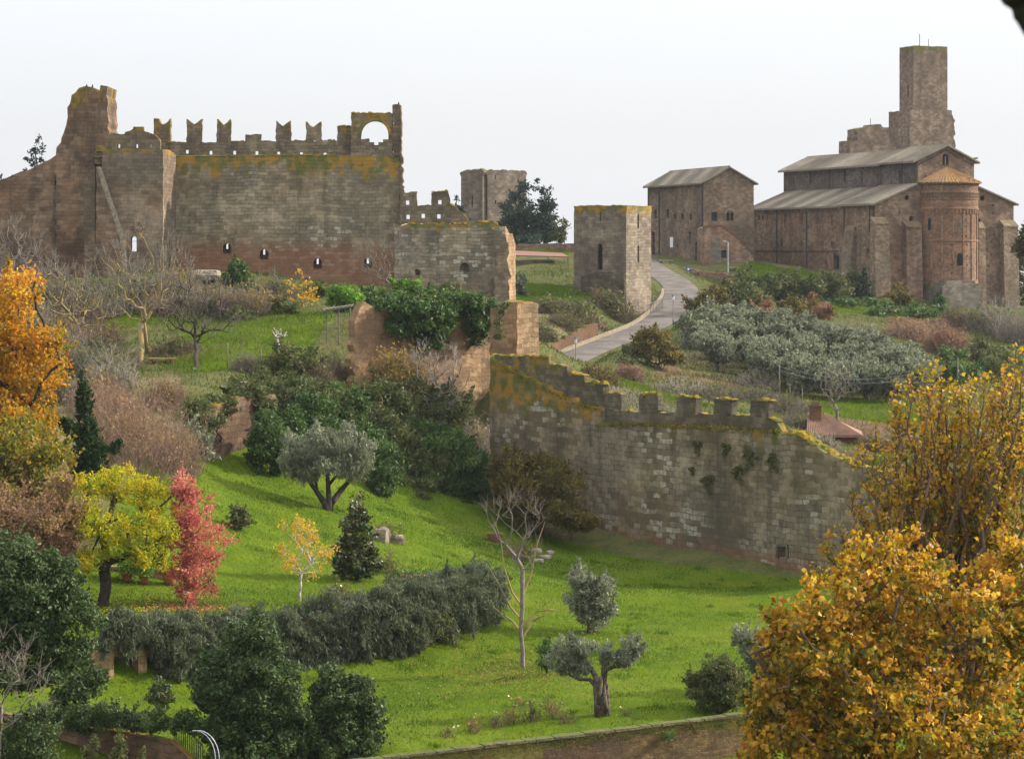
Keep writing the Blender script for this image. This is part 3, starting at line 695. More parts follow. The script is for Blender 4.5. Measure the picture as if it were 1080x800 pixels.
def scrub(name, label, cat, px, py, rx, h, d, mat, n=160, seed=1, group=None, leaf=None, lcover=.5, spread=.5, depth=1.0, r=None, z=None, lsize=None):
    """a thicket of fine upright stems with side twigs; py is its foot row"""
    rng = np.random.default_rng(seed); base = hit(px, py, d * .82, d * 1.25) if z is None else on(px, d); d = base[1]; ppm = F / d
    if z is not None: base[2] = z
    t = thing(name, label, cat, base, group); R = rx / ppm; H = h / ppm; r = r or .10 / ppm * 2.2
    a = rng.uniform(0, 2 * math.pi, n); q = np.sqrt(rng.uniform(size=n)) * R
    X = base[0] + np.cos(a) * q * .8; Y = base[1] + np.sin(a) * q * .8 * depth; Z = G(X, Y) if z is None else np.full(n, z)
    p0 = np.stack([X, Y, Z - .05], 1); hh = H * rng.uniform(.55, 1.05, n) * np.sqrt(np.clip(1.05 - (q / R) ** 2, .1, 1))
    dr = np.stack([np.cos(a) * spread * q / R + rng.normal(0, .3, n), np.sin(a) * spread * q / R + rng.normal(0, .3, n), np.ones(n)], 1); dr /= np.linalg.norm(dr, axis=1)[:, None]
    p1 = p0 + dr * hh[:, None] * .5; dr2 = dr + rng.normal(0, .22, (n, 3)); p2 = p1 + dr2 * hh[:, None] * .5
    e0, e1 = [p0, p1], [p1, p2]; ra, rb = [np.full(n, r * 1.5), np.full(n, r)], [np.full(n, r), np.full(n, r * .5)]
    tips = [p2]
    for k in range(5):
        f = rng.uniform(.2, 1, n)[:, None]; s = p1 + (p2 - p1) * f if k % 2 else p0 + (p1 - p0) * (.3 + .7 * f)
        dd = rng.normal(0, .6, (n, 3)); dd[:, 2] = np.abs(dd[:, 2]) + .3; e = s + dd * hh[:, None] * .28
        e0.append(s); e1.append(e); ra.append(np.full(n, r * .8)); rb.append(np.full(n, r * .4)); tips.append(e)
    edges_mesh('stems', np.concatenate(e0), np.concatenate(e1), np.concatenate(ra), np.concatenate(rb), mat, t, 3)
    if leaf is not None:
        tips = np.concatenate(tips); s = lsize or 3.2 / ppm; m = int(lcover * math.pi * R * H / (s * s * .28)); k = rng.integers(0, len(tips), m)
        f = rng.uniform(.3, 1, m)[:, None]; C = tips[k] * f + np.array([base[0], base[1], base[2] + H * .45]) * (1 - f) + rng.normal(0, .12 * R, (m, 3))
        leaf_mesh('leaves', C, np.clip(rng.normal(.5, .2, m), 0, 1), s, leaf, t, .6, 0, rng)
    return t

def copy_thing(o, loc, rotz=0.0, scale=1.0, label=None):
    r = o.copy(); COL.objects.link(r); r.location = tuple(float(c) for c in loc); r.rotation_euler = (0, 0, rotz); r.scale = (scale,) * 3
    if label: r['label'] = label
    for c in o.children:
        k = c.copy(); COL.objects.link(k); k.parent = r
    return r

def blades(name, X, Y, h, wd, mat, v, rng, label, cat):
    n = len(X); Z = G(X, Y); p = np.stack([X, Y, Z - .01], 1); a = rng.uniform(0, 2 * math.pi, n); s = np.stack([np.cos(a), np.sin(a), np.zeros(n)], 1)
    hh = h * rng.uniform(.5, 1.3, n); tip = p + np.stack([rng.normal(0, .45, n) * hh, rng.normal(0, .45, n) * hh, hh], 1); w2 = (wd * rng.uniform(.6, 1.3, n) * .5)[:, None]
    V = np.stack([p - s * w2, p + s * w2, tip], 1).reshape(-1, 3)
    o = mesh_np(name, V, np.arange(3 * n).reshape(n, 3), mat, None, np.clip(v, 0, 1))
    return tag(o, label, cat, kind='stuff')
# ------------------------------------------------------------------ ruined castle on the left
def capline(mb, pl, L, off0, off1, h=.12, seed=0, step=.45):
    """lumpy lichen crust along a broken wall top given as px points"""
    r = np.random.default_rng(seed); nd = max(1, int(round(abs(off0 - off1) / .55)))
    for (a, b) in zip(L[:-1], L[1:]):
        p, q = np.array(pl.sz(*a, off0)), np.array(pl.sz(*b, off0)); n = max(1, int(np.linalg.norm(q - p) / step)); sl = (q[1] - p[1]) / max(abs(q[0] - p[0]), .05) * np.sign(q[0] - p[0])
        for i in range(n):
            for j in range(nd):
                if r.uniform() < .2: continue
                c = p + (q - p) * (i + .5 + r.normal(0, .2)) / n; w = abs(q[0] - p[0]) / n * r.uniform(.6, 1.4) / 2 + .03; od = abs(off0 - off1) / nd / 2 * r.uniform(.8, 1.25); oc = off0 + (off1 - off0) * (j + .5) / nd + r.normal(0, .05)
                hh = h * r.uniform(.3, 1.5); z = c[1] - .05; sk = r.normal(0, .3)
                lo = [pl.w(c[0] + sx * w + sk * .1 * so, z + sx * w * sl, oc + so * od) for sx, so in ((-1, 1), (1, 1), (1, -1), (-1, -1))]
                hi = [pl.w(c[0] + sx * w * .55, z + .05 + hh * r.uniform(.7, 1.2) + sx * w * .55 * sl, oc + so * od * .6) for sx, so in ((-1, 1), (1, 1), (1, -1), (-1, -1))]
                mb.hexa(lo + hi)

castle = thing('ruined_castle', 'long ruined grey castle with swallowtail battlements and an open arch on the left hilltop', 'castle', on(300, 276))
# a) red-brown outer wall and the broken tower stub
pA = Pl((-60, 272), (1, 0))
m = MB(); m.slab(pA, rough(pA.pts([(-45, 325), (-45, 215), (-20, 202), (0, 190), (15, 184), (30, 179.5), (45, 172), (59, 164.5), (59, 325)]), .8, .08, 3, -6), (), 0, -2.2)
m.build('outer_wall', M['castle_red'], castle)
stub_top = [(59, 163), (62, 156), (65, 146), (67, 140), (69, 131), (71, 124), (72, 115), (75, 104), (76, 99), (80, 97), (84, 93), (91, 92), (99, 92.5), (103, 97), (105, 99), (106.2, 91), (113.8, 91), (113.8, 153)]
m = MB(); m.slab(pA, rough(pA.pts([(59, 325)] + stub_top + [(106, 156), (101, 160), (100, 325)]), .5, .1, 4, -6), (), .35, -6)
m.build('tower_stub', M['castle_red'], castle)
m = MB(); m.slab(pA, pA.pts([(90, 325), (88, 190), (100, 176), (101, 325)], .7), (), .7, .36); m.build('quoin_strip', M['castle_block'], castle)
m = MB()
for (x0, x1, y0, y1, o) in ((102, 113, 153.5, 160, 1.0), (100.5, 111, 160, 166, .75), (100.5, 108.5, 166, 173, .5)):
    m.slab(pA, pA.rect(x0, x1, y0, y1, .3), (), o, -1.5)
m.build('corbel', M['castle_block'], castle)
m = MB(); m.slab(pA, rough(pA.pts([(101.5, 325), (101.5, 178), (104, 180), (112, 204), (120, 228), (127, 250), (130, 275), (131, 325)], 3.2), .5, .06, 6, -6), (), 3.2, .36)
m.build('sloping_buttress', M['castle_red'], castle)
m = MB(); s0 = [(103, 176), (112, 203), (121, 229), (128, 251), (131, 276), (131, 320)]
for (a, b) in zip(s0[:-1], s0[1:]):
    p, q = pA.sz(*a, 3.2), pA.sz(*b, 3.2)
    m.hexa([pA.w(q[0] - .18, q[1], 3.26), pA.w(q[0] + .22, q[1], 3.26), pA.w(q[0] + .22, q[1], -.2), pA.w(q[0] - .18, q[1], -.2), pA.w(p[0] - .18, p[1], 3.26), pA.w(p[0] + .22, p[1], 3.26), pA.w(p[0] + .22, p[1], -.2), pA.w(p[0] - .18, p[1], -.2)])
m.build('slope_coping', M['stone'], castle)
# b) tower block with a lit return
pB = Pl((-45, 270), (1, 0))
cs = pB.sz(172, 200)[0]
m = MB(); m.slab(pB, rough(pB.pts([(108, 325), (108, 158), (130, 157), (172, 158), (172, 325)]), .7, .05, 7, -6), [pB.arch(138, 144, 249, 265)], 0, -1.0)
xr = -45 + cs; pBr = Pl((xr, 271.0), (.06, 1))
m.slab(pBr, rough([(0, -8), (0, pB.sz(172, 158)[1]), (3, 11.5), (6.5, pBr.sz(180, 163)[1]), (6.5, -8)], .6, .05, 8, -6), [[(2.6, -2.2), (3.1, -2.2), (3.1, 1.5), (2.6, 1.5)]], 0, -1.0)
m.slab(pB, [(pB.sz(109, 160)[0], 10.3), (cs - 1.1, 10.3), (cs - 1.1, 10.9), (pB.sz(109, 160)[0], 10.9)], (), -1.02, -7)
m.build('tower_block', M['castle_block'], castle)
m = MB(); H = [pB.rect(x, x + 2.6, 152, 156, -1.6) for x in (124, 143)]
m.slab(pB, rough(pB.pts([(110, 158), (112, 141), (131, 141.5), (132, 139), (140, 136), (141, 134), (151, 134), (152, 137.5), (158, 139.5), (158, 158)], -1.6), .4, .05, 9), H, -1.6, -2.3)
m.slab(pB, rough(pB.pts([(158.4, 158), (158.4, 140), (163, 141), (168, 146), (169, 158)], -1.6), .4, .05, 9), (), -1.8, -2.6)
m.build('block_parapet', M['parapet'], castle)
# c) the curtain wall
pC = Pl((-45, 278), (1, 0))
def cwin(x, y, w=9, h=11): return pC.arch(x - w / 2, x + w / 2, y - h / 2, y + h / 2)
wins = [(239.5, 262), (278.5, 268), (335, 278), (388, 277.5)]
curt = pC.pts([(176, 330), (176, 165), (230, 164), (300, 163.5), (355, 163.5), (422.5, 164), (422.5, 330)])
m = MB(); m.slab(pC, rough(curt, .9, .05, 10, -5), [cwin(x, y) for x, y in wins], 0, -2.0); m.build('curtain_wall', M['castle'], castle)
for x, y in wins:   # a stone mullion with a loop in each opening
    m = MB(); m.slab(pC, pC.rect(x - 5, x - 1.4, y - 6, y + 6, -1), (), -1.2, -1.6); m.slab(pC, pC.rect(x + 1.0, x + 5, y - 6, y + 6, -1), (), -1.2, -1.6); m.slab(pC, pC.rect(x - 1.4, x + 1.0, y + .5, y + 6, -1), (), -1.25, -1.55)
    m.build('window_slit', M['castle'], castle)
m = MB(); capline(m, pC, [(184, 164.5), (355, 163)], .03, -1.25, .1, 1); m.build('ledge_moss', M['lichencap'], castle)
m = MB(); par = pC.pts([(170, 164), (170, 150.5), (259, 149), (259, 141.5), (275, 141.5), (275, 148.5), (355, 148.5), (355, 164)], -1.3)
holes = [pC.rect(x, x + 3.4, y, y + 4, -1.3) for x, y in ((195.5, 158), (220.5, 159), (245.5, 159), (269, 159.3), (292, 160), (316, 160.5), (341, 161))]
m.slab(pC, rough(par, .5, .05, 11), holes, -1.3, -1.95); m.build('parapet', M['parapet'], castle)
def swallow(x0, x1, yb, yt, notch, name='merlon'):
    m = MB(); mid = (x0 + x1) / 2
    m.slab(pC, rough(pC.pts([(x0, yb), (x0, yt), (x0 + 1, yt), (mid, yt + notch), (x1 - 1, yt), (x1, yt), (x1, yb)], -1.34), .35, .04, int(x0)), (), -1.33, -1.92); m.build(name, M['parapet'], castle)
swallow(196.7, 213, 150, 125.5, 6); swallow(228.5, 243.5, 149.6, 126, 6); swallow(291, 306.7, 148.3, 127.5, 6); swallow(322.5, 338.8, 148.3, 128.5, 6)
m = MB(); m.slab(pC, rough(pC.pts([(162, 164), (162, 125), (168, 125), (170, 131), (170.5, 131), (175, 130), (179.6, 125), (179.6, 150)], -1.34), .35, .04, 5), (), -1.33, -2.6); m.build('merlon', M['parapet'], castle)
m = MB(); m.slab(pC, rough(pC.pts([(355.4, 163.5), (355.4, 133), (370.3, 133), (370.3, 163.5)], -1.2), .4, .04, 12), (), -1.2, -2.6); m.build('battlement_block', M['parapet'], castle)
# d) arch wall and its pier
archhole = [(380, 147)] + [(395 - 14.6 * math.cos(t), 142 - 14.6 * math.sin(t)) for t in np.linspace(0, math.pi, 12)] + [(409.6, 147), (404, 147), (404, 150), (399, 150), (399, 153), (394, 153), (394, 150), (389, 150), (389, 146)]
m = MB(); m.slab(pC, rough(pC.pts([(370.6, 163.8), (370.6, 119.5), (414, 120.3), (414, 163.8)]), .45, .04, 13), [pC.pts(archhole)], .003, -1.5); m.build('arch_wall', M['parapet'], castle)
m = MB()
ring = [(395 - r * math.cos(t), 142 - r * math.sin(t)) for r, ts in ((18, np.linspace(0, math.pi, 12)), (14.7, np.linspace(math.pi, 0, 12))) for t in ts]
m.slab(pC, pC.pts(ring, .06), (), .07, .004); m.build('arch_ring', M['castle'], castle)
m = MB(); m.slab(pC, rough(pC.pts([(414.2, 163.8), (414.2, 111), (418, 110.3), (423.3, 111), (423.3, 163.8)]), .4, .06, 14), (), .25, -2.6); m.build('arch_pier', M['castle_red'], castle)
m = MB(); m.slab(pC, rough(pC.pts([(421.5, 235), (421.5, 164), (424, 164), (424.5, 200), (423, 235)]), .35, .12, 15), (), .2, -2.4); m.build('torn_edge', M['castle_red'], castle)
m = MB(); capline(m, pC, [(371, 119), (414, 119.6)], .08, -1.4, .12, 2); capline(m, pC, [(356, 132.5), (370, 132.5)], -1.2, -2.5, .1, 3); capline(m, pC, [(171, 150), (195, 150)], -1.3, -1.9, .1, 4); capline(m, pC, [(244, 149), (258, 149)], -1.3, -1.9, .1, 5); capline(m, pC, [(308, 148), (354, 148)], -1.3, -1.9, .1, 6)
m.build('top_moss', M['lichencap'], castle)
# e) lower wall to the right
pD = Pl((-13, 276), (1, 0))
m = MB(); m.slab(pD, rough(pD.pts([(416, 330), (416, 237), (460, 236), (500, 236), (506, 233), (513, 234), (519, 233), (526, 237), (532.5, 241), (533, 330)]), .6, .07, 16, -5), [pD.arch(485, 495, 277, 287), pD.rect(438, 443, 284, 290)], 0, -1.6)
m.slab(pD, pD.rect(483, 497, 275, 289), (), -.7, -1.55); m.slab(pD, pD.rect(436.5, 444.5, 283, 291), (), -.7, -1.55); m.build('low_wall', M['castle_right'], castle)
x0 = -13 + pD.sz(533, 260)[0]; pDr = Pl((x0, 277.6), (.17, 1.0))
m = MB(); m.slab(pDr, rough([(0, -9), (0, 2.9), (1.5, 2.6), (3, 1.8), (5, 2.1), (7, 1.0), (7.2, -9)], .5, .1, 17, -5), (), 0, -1.5); m.build('return_wall', M['tan'], castle)
m = MB(); m.slab(pD, rough(pD.pts([(521, 325), (523, 275), (526, 262), (530, 256), (533, 250), (536, 258), (537.5, 325)], .4), .45, .1, 18, -5), (), .7, .003); m.build('corner_buttress', M['castle_block'], castle)
m = MB(); hh = [pD.rect(x, x + 3.6, y, y + 4.4, -.8) for x, y in ((428, 211.5), (428.5, 226.5), (444.5, 225.5), (461, 226), (462, 211))]
m.slab(pD, rough(pD.pts([(422, 236), (422, 198.5), (426, 199), (427, 202.5), (440, 202), (440, 216.5), (455, 216), (455, 204), (458, 202), (472, 201.5), (474.5, 206), (474.5, 215), (480, 216.5), (484, 221), (487, 223), (490, 228), (494, 232), (496, 236)], -.8), .35, .05, 19), hh, -.8, -1.45)
m.build('broken_parapet', M['parapet'], castle)
m = MB(); capline(m, pD, [(430, 236), (500, 235.5), (507, 233), (525, 236)], .03, -.75, .13, 7); capline(m, pD, [(456, 202), (473, 201.5)], -.8, -1.4, .12, 8); capline(m, pD, [(475, 215), (485, 221), (495, 233)], -.8, -1.4, .12, 9); capline(m, pD, [(505, 233), (533, 242)], .0, -1.5, .18, 10)
m.build('low_wall_moss', M['lichencap'], castle)

# perched birds
def bird(px, py, pl, off, label):
    s, z = pl.sz(px, py, off); p = pl.w(s, z, off)
    m = MB(); m.lathe((0, 0, 0), [(.0, .0), (.07, .05), (.10, .14), (.085, .22), (.05, .27), (.065, .31), (.05, .36), (0, .385)], 8)
    m.add([(-.02, -.06, .30), (.02, -.06, .30), (0, -.13, .29)], [(0, 1, 2)]); m.hexa([(-.04, .05, .06), (.04, .05, .06), (.03, .24, -.04), (-.03, .24, -.04), (-.04, .05, .09), (.04, .05, .09), (.03, .24, -.02), (-.03, .24, -.02)])
    m.v = [(p[0] + a, p[1] + b, p[2] + c) for a, b, c in m.v]
    o = m.build('perched_bird', M['birdfeather'], None, smooth=True)
    me = o.data; me.transform(__import__('mathutils').Matrix.Translation((-p[0], -p[1], -p[2]))); o.location = tuple(p)
    tag(o, label, 'bird', 'birds perched on the castle')
bird(91.5, 92.3, pA, -1.5, 'small dark bird perched on the left end of the broken tower top'); bird(97.5, 92.6, pA, -1.5, 'small dark bird standing nearest the upright slab of the broken tower'); bird(420.5, 111, pC, -1, 'small dark bird perched on the tall pier beside the open arch')

# tufa cliff wall hung with ivy, and the pier at its right end
def walled(name, label, cat, P0, P1, px_outline, mat, th, amp=.1, seed=0, part='wall', holes=(), step=.6, group=None):
    pl = Pl(P0[:2], B=P1[:2]); c = (np.array(P0[:2]) + np.array(P1[:2])) / 2
    t = thing(name, label, cat, (c[0], c[1], float(G(c[0], c[1]))), group)
    m = MB(); m.slab(pl, rough(pl.pts(px_outline), step, amp, seed), [pl.pts(h) for h in holes], 0, -th); m.build(part, mat, t)
    return t, pl
cliff, pE = walled('cliff_wall', 'eroded orange tufa retaining wall half hidden by hanging ivy', 'retaining wall', P(372, 0, 203), P(520, 0, 213),
                   [(372, 440), (373, 372), (374, 340), (378, 326), (384, 319), (392, 320), (402, 328), (420, 322), (440, 312), (470, 312), (500, 315), (520, 322), (523, 500), (440, 500)], M['cliff'], .9, .14, 21)
pier = thing('stone_pier', 'squared tan ashlar wall end standing above the cliff wall', 'pier', on(545, 205))
qc = P(545, 0, 205)[:2]; pF = Pl(qc + np.array([-.914, .406]) * 2.2, B=qc)
m = MB(); zt = P(545, 319, 205)[2]; zb = -15
m.slab(pF, rough([(-.3, zb), (-.3, zt - .6), (.6, zt - .3), (1.2, zt - .6), (2.2, zt + .05), (2.2, zb)], .5, .05, 22, -12), (), 0, -1.0); m.build('shaded_face', M['cliff'], pier)
pG = Pl(qc, (.75, .66))
m = MB(); m.slab(pG, rough([(.02, zb), (.02, zt), (.6, zt + .1), (1.1, zt - .1), (1.7, zt), (2.5, zt - .15), (2.5, zb)], .5, .05, 23, -12), (), .02, -1.9); m.build('lit_face', M['tan'], pier)

# ------------------------------------------------------------------ crenellated city wall
cw = thing('city_wall', 'long mossy crenellated stone wall stepping down across the middle of the valley', 'wall', on(700, 182))
A0, B0 = P(517, 0, 200)[:2], P(907, 0, 165)[:2]; pW = Pl(A0, B=B0)
body = [(516, 575), (517, 375), (521, 380), (527, 381), (528, 385), (535, 386), (541, 391), (548, 392), (552, 396), (560, 398), (566, 404), (578, 406), (580, 411), (590, 414), (592, 418), (606, 420), (612, 426), (633, 430), (634, 446),
        (700, 448), (760, 450.5), (825, 455), (834, 457), (844, 458.5), (850, 462), (857, 468.5), (868, 475), (882, 482.5), (894, 488), (907, 492), (925, 497), (945, 503), (975, 512), (975, 640), (905, 625), (850, 615), (750, 603), (640, 583), (570, 570)]
m = MB(); m.slab(pW, rough(pW.pts(body), .7, .06, 24, -18), [pW.rect(820.5, 828.5, 576, 587)], 0, -1.0); m.build('wall_body', M['citywall'], cw)
m = MB(); m.slab(pW, pW.rect(819, 830, 573.5, 576.2, .1), (), .1, .003); m.slab(pW, pW.rect(817.8, 820.4, 576.2, 588, .1), (), .1, .003); m.slab(pW, pW.rect(828.6, 831, 576.2, 588, .1), (), .1, .003); m.build('drain_frame', M['cityparapet'], cw)
par = [(517.5, 400), (517, 374), (540, 374.5), (579, 376), (579.6, 384), (597.5, 386), (598, 393), (616.5, 395.5), (617, 402.5), (636, 405), (636.5, 432.5), (674, 434), (713, 435), (752, 436.5), (791, 438.5), (811, 439), (813, 441), (819, 443), (822, 449), (826, 456), (634, 450), (632, 433), (612, 430), (590, 422), (560, 405), (535, 392)]
m = MB(); m.slab(pW, rough(pW.pts(par, -.4), .45, .045, 26), (), -.4, -.95); m.build('parapet', M['cityparapet'], cw)
for i, (x0, x1, yt, yb) in enumerate(((637, 655.4, 414.5, 432.3), (674, 694, 415.5, 434), (713.5, 733.7, 418, 435.2), (752.5, 772, 420.3, 437), (791.7, 810.7, 421.5, 438.6))):
    m = MB(); m.slab(pW, rough(pW.pts([(x0, yb), (x0, yt + 1.5), (x0 + 2, yt), (x1 - 2, yt), (x1, yt + 1.5), (x1, yb)], -.41), .35, .045, 30 + i), (), -.41, -.94); mo = m.build('merlon', M['cityparapet'], cw)
    m = MB(); capline(m, pW, [(x0 + .5, yt + .5), (x1 - .5, yt + .5)], -.37, -.98, .16, 40 + i, .35); m.build('moss_cap', M['lichencap'], mo)
m = MB(); capline(m, pW, [(518, 374.5), (579, 376)], -.37, -.98, .14, 50); capline(m, pW, [(580, 384.5), (597.5, 386.5)], -.37, -.98, .14, 51); capline(m, pW, [(598.5, 393.5), (616, 395.5)], -.37, -.98, .14, 52); capline(m, pW, [(617.5, 402.5), (636, 404.6)], -.37, -.98, .14, 53)
capline(m, pW, [(656, 433), (673, 434)], -.37, -.98, .12, 54); capline(m, pW, [(773, 438), (790, 438.6)], -.37, -.98, .1, 55); capline(m, pW, [(811, 439.5), (820, 444)], -.37, -.98, .12, 56)
capline(m, pW, [(827, 456), (844, 458.5), (857, 468.5), (882, 482.5), (907, 492), (945, 503), (970, 511)], .04, -1.03, .17, 57); m.build('lichen_crust', M['lichencap'], cw)
rr = np.random.default_rng(3)
def tufts(parent, pl, n, line, off, size, leaf, seed, spread=.3, name='wall_plants'):
    r = np.random.default_rng(seed); Q = np.array([pl.w(*pl.sz(x, y, off), off) for x, y in line]); seg = np.linalg.norm(np.diff(Q, axis=0), axis=1); cs_ = np.concatenate([[0], np.cumsum(seg)])
    u = r.uniform(0, cs_[-1], n); C = np.stack([np.interp(u, cs_, Q[:, k]) for k in range(3)], 1) + r.normal(0, spread, (n, 3)) * np.array([1, 1, .45])
    leaf_mesh(name, C, np.clip(r.normal(.5, .22, n), 0, 1), size, leaf, parent, .6, .2, r)
tufts(cw, pW, 2600, [(634, 446.5), (700, 448.5), (760, 451), (826, 455.5)], -.2, .17, L['moss'], 1, .22, 'ledge_moss')
tufts(cw, pW, 1500, [(527, 384), (552, 397), (580, 411), (612, 426), (633, 431)], -.2, .17, L['moss'], 2, .25, 'step_moss')
for k, (x, y, r_) in enumerate(((735, 469, 7), (765, 471, 6), (790, 480, 11), (815, 485, 8), (778, 497, 8), (747, 507, 9), (730, 495, 4))):
    r = np.random.default_rng(60 + k); s, z = pW.sz(x, y, .1); n = int(38 * r_); th = r.uniform(0, 6.28, n); q_ = np.sqrt(r.uniform(size=n)) * r_ * .075 * (1 + .35 * np.sin(th * 3 + k)); C = np.stack([pW.w(s + q * math.cos(t_), z + q * math.sin(t_) * .7 - (q if math.sin(t_) < -.5 else 0) * .6, .05 + abs(c)) for q, t_, c in zip(q_, th, r.normal(0, .1, n))])
    leaf_mesh('wall_plant', C, np.clip(r.normal(.5, .2, n), 0, 1), .15, L['bramble'], cw, .6, .3, r)

# low wall in the foreground with its coping
lw = thing('low_brick_wall', 'mossy low brick wall running along the front edge of the lawn', 'wall', P(540, 780, 107))
p0, p1 = P(190, 0, 98.2), P(1000, 0, 119.2); pL = Pl(p0[:2], B=p1[:2]); Ltot = float(np.hypot(*(p1 - p0)[:2])); zt = -21.75
m = MB(); m.slab(pL, rough([(0, -29.5), (0, zt), (Ltot, zt), (Ltot, -29.5)], .8, .02, 70, -25), (), 0, -.45); m.build('wall', M['lowwall'], lw)
m = MB(); r = np.random.default_rng(4); s = 0
while s < Ltot:
    l = r.uniform(.5, 1.0); hh = .11 + r.uniform(-.015, .02); o = r.normal(0, .015)
    m.hexa([pL.w(s + .01, zt + .003, .05 + o), pL.w(s + l - .01, zt + .003, .05 + o), pL.w(s + l - .01, zt + .003, -.5 + o), pL.w(s + .01, zt + .003, -.5 + o), pL.w(s + .02, zt + hh, .02 + o), pL.w(s + l - .02, zt + hh, .02 + o), pL.w(s + l - .02, zt + hh, -.48 + o), pL.w(s + .02, zt + hh, -.48 + o)]); s += l
m.build('coping', M['rubble'], lw)
r = np.random.default_rng(5); n = 9000; u = r.uniform(0, Ltot, n); C = np.stack([pL.w(a, zt + .1 - abs(b) * .55, .05 if abs(b) > .12 else -.2 + c) for a, b, c in zip(u, r.normal(0, .5, n), r.normal(0, .15, n))])
leaf_mesh('moss', C, np.clip(r.normal(.3, .2, n), 0, 1), .055, L['moss'], lw, .7, .2, r)
# ------------------------------------------------------------------ church, palazzo, towers
O = np.array([58.5, 385.0]); ev = np.array([.93, .36]); ev /= np.linalg.norm(ev); eu = np.array([-ev[1], ev[0]])
def LC(u, v, z): p = O + ev * v + eu * u; return np.array([p[0], p[1], z])
def roofquad(mb, c, th=.28):   # four top corners, thickened downwards
    c = [np.array(p, float) for p in c]; dz = np.array([0, 0, th]); mb.hexa([p - dz for p in c] + c)
def bump_tiles(mb, a, b, c, d, n):   # ribs of tiles from eave a-b up to ridge d-c
    a, b, c, d = map(np.array, (a, b, c, d))
    for i in range(n):
        f = (i + .5) / n; p, q = a + (b - a) * f, d + (c - d) * f
        mb.tube([p + [0, 0, .02], q + [0, 0, .02]], .085, 4, False)
def spout(parent, pl, px, y0, y1, off=.12):
    m = MB(); p = [pl.w(*pl.sz(px, y, off), off) for y in (y0, y1)]; m.tube(p, .13, 6); m.build('downpipe', M['iron'], parent)
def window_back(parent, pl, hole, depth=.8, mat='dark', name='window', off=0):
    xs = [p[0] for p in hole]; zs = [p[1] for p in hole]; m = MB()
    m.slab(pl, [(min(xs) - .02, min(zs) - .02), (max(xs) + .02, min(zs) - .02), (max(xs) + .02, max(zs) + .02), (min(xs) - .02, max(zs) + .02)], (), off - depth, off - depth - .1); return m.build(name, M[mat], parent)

ch = thing('church', 'large brown romanesque church with lichen grey tiled roofs and a round apse', 'church', LC(20, 12, -4))
pEast = Pl(O, ev); pSide = Pl(O, -eu); pCl = Pl(O + ev * 7.35, -eu)
# side aisle wall
trans = -11.6
slits = [pSide.rect(x, x + 2.4, y0, y1) for x, y0, y1 in ((827, 226, 237), (844, 226, 237), (860.5, 226, 237), (876.5, 226, 237), (823, 254.5, 259), (844, 254.5, 259), (866, 254.5, 259), (876.5, 254.5, 259), (870, 273, 279))]
dents = [pSide.arch(x, x + 2.4, 227, 232) for x in (799.5, 803.5, 807.5)]
door = pSide.rect(880, 885, 269.5, 284)
m = MB(); m.slab(pSide, [(-44.8, -9.5), (-44.8, 7.6), (trans - .01, 7.6), (trans - .01, -9.5)], slits + dents + [door], 0, -.9); m.build('aisle_wall', M['church'], ch)
for h in slits: window_back(ch, pSide, h, .55)
for h in dents: window_back(ch, pSide, h, .25, 'church_dark', 'blind_arch')
dr = window_back(ch, pSide, door, .4, 'door', 'door')
m = MB(); m.slab(pSide, pSide.rect(878.8, 879.8, 268, 284, .1), (), .1, .003); m.slab(pSide, pSide.rect(885.2, 886.4, 268, 284, .1), (), .1, .003); m.slab(pSide, pSide.arch(878.8, 886.4, 263, 268, .1), (), .1, .003); m.build('door_frame', M['church_dark'], dr)
m = MB()
for i in range(17): s = -42.6 + i * 1.85; m.slab(pSide, [(s, .4), (s + .28, .4), (s + .28, 6.6), (s, 6.6)], (), .05, .003)
m.slab(pSide, [(-43.3, .1), (trans - .1, .1), (trans - .1, .38), (-43.3, .38)], (), .16, .003); m.slab(pSide, [(-43.3, 6.63), (trans - .1, 6.63), (trans - .1, 7.3), (-43.3, 7.3)], (), .14, .003); m.build('pilaster_strips', M['church'], ch)
pTr = Pl(O - ev * .55, -eu)
m = MB(); m.slab(pTr, [(trans, -9.5), (trans, 7.75), (-.05, 7.75), (-.05, -9.5)], [pTr.rect(914, 916, 262, 267)], 0, -1.4)
for s in (-10.6, -7.6, -4.6, -1.4): m.slab(pTr, [(s, 0), (s + .3, 0), (s + .3, 7), (s, 7)], (), .05, .003)
m.build('transept_wall', M['church'], ch)
for px in (819, 850.5): spout(ch, pSide, px, 218, 282)
for px in (890, 917): spout(ch, pTr, px, 214, 245)
def leanto(name, s0, s1, z0, z1, dep0, dep1, pl=pTr):    # sloped buttress against the side wall
    m = MB(); m.hexa([pl.w(s0, z0, 0.004), pl.w(s1, z0, 0.004), pl.w(s1, z0, dep0), pl.w(s0, z0, dep0), pl.w(s0, z1, 0.004), pl.w(s1, z1, 0.004), pl.w(s1, z1 - .8, dep1), pl.w(s0, z1 - .8, dep1)]); return m.build('buttress', M['buttress'], ch)
leanto('b', pTr.sz(893, 250)[0], pTr.sz(903, 250)[0], -9, 4.2, 1.7, .5)
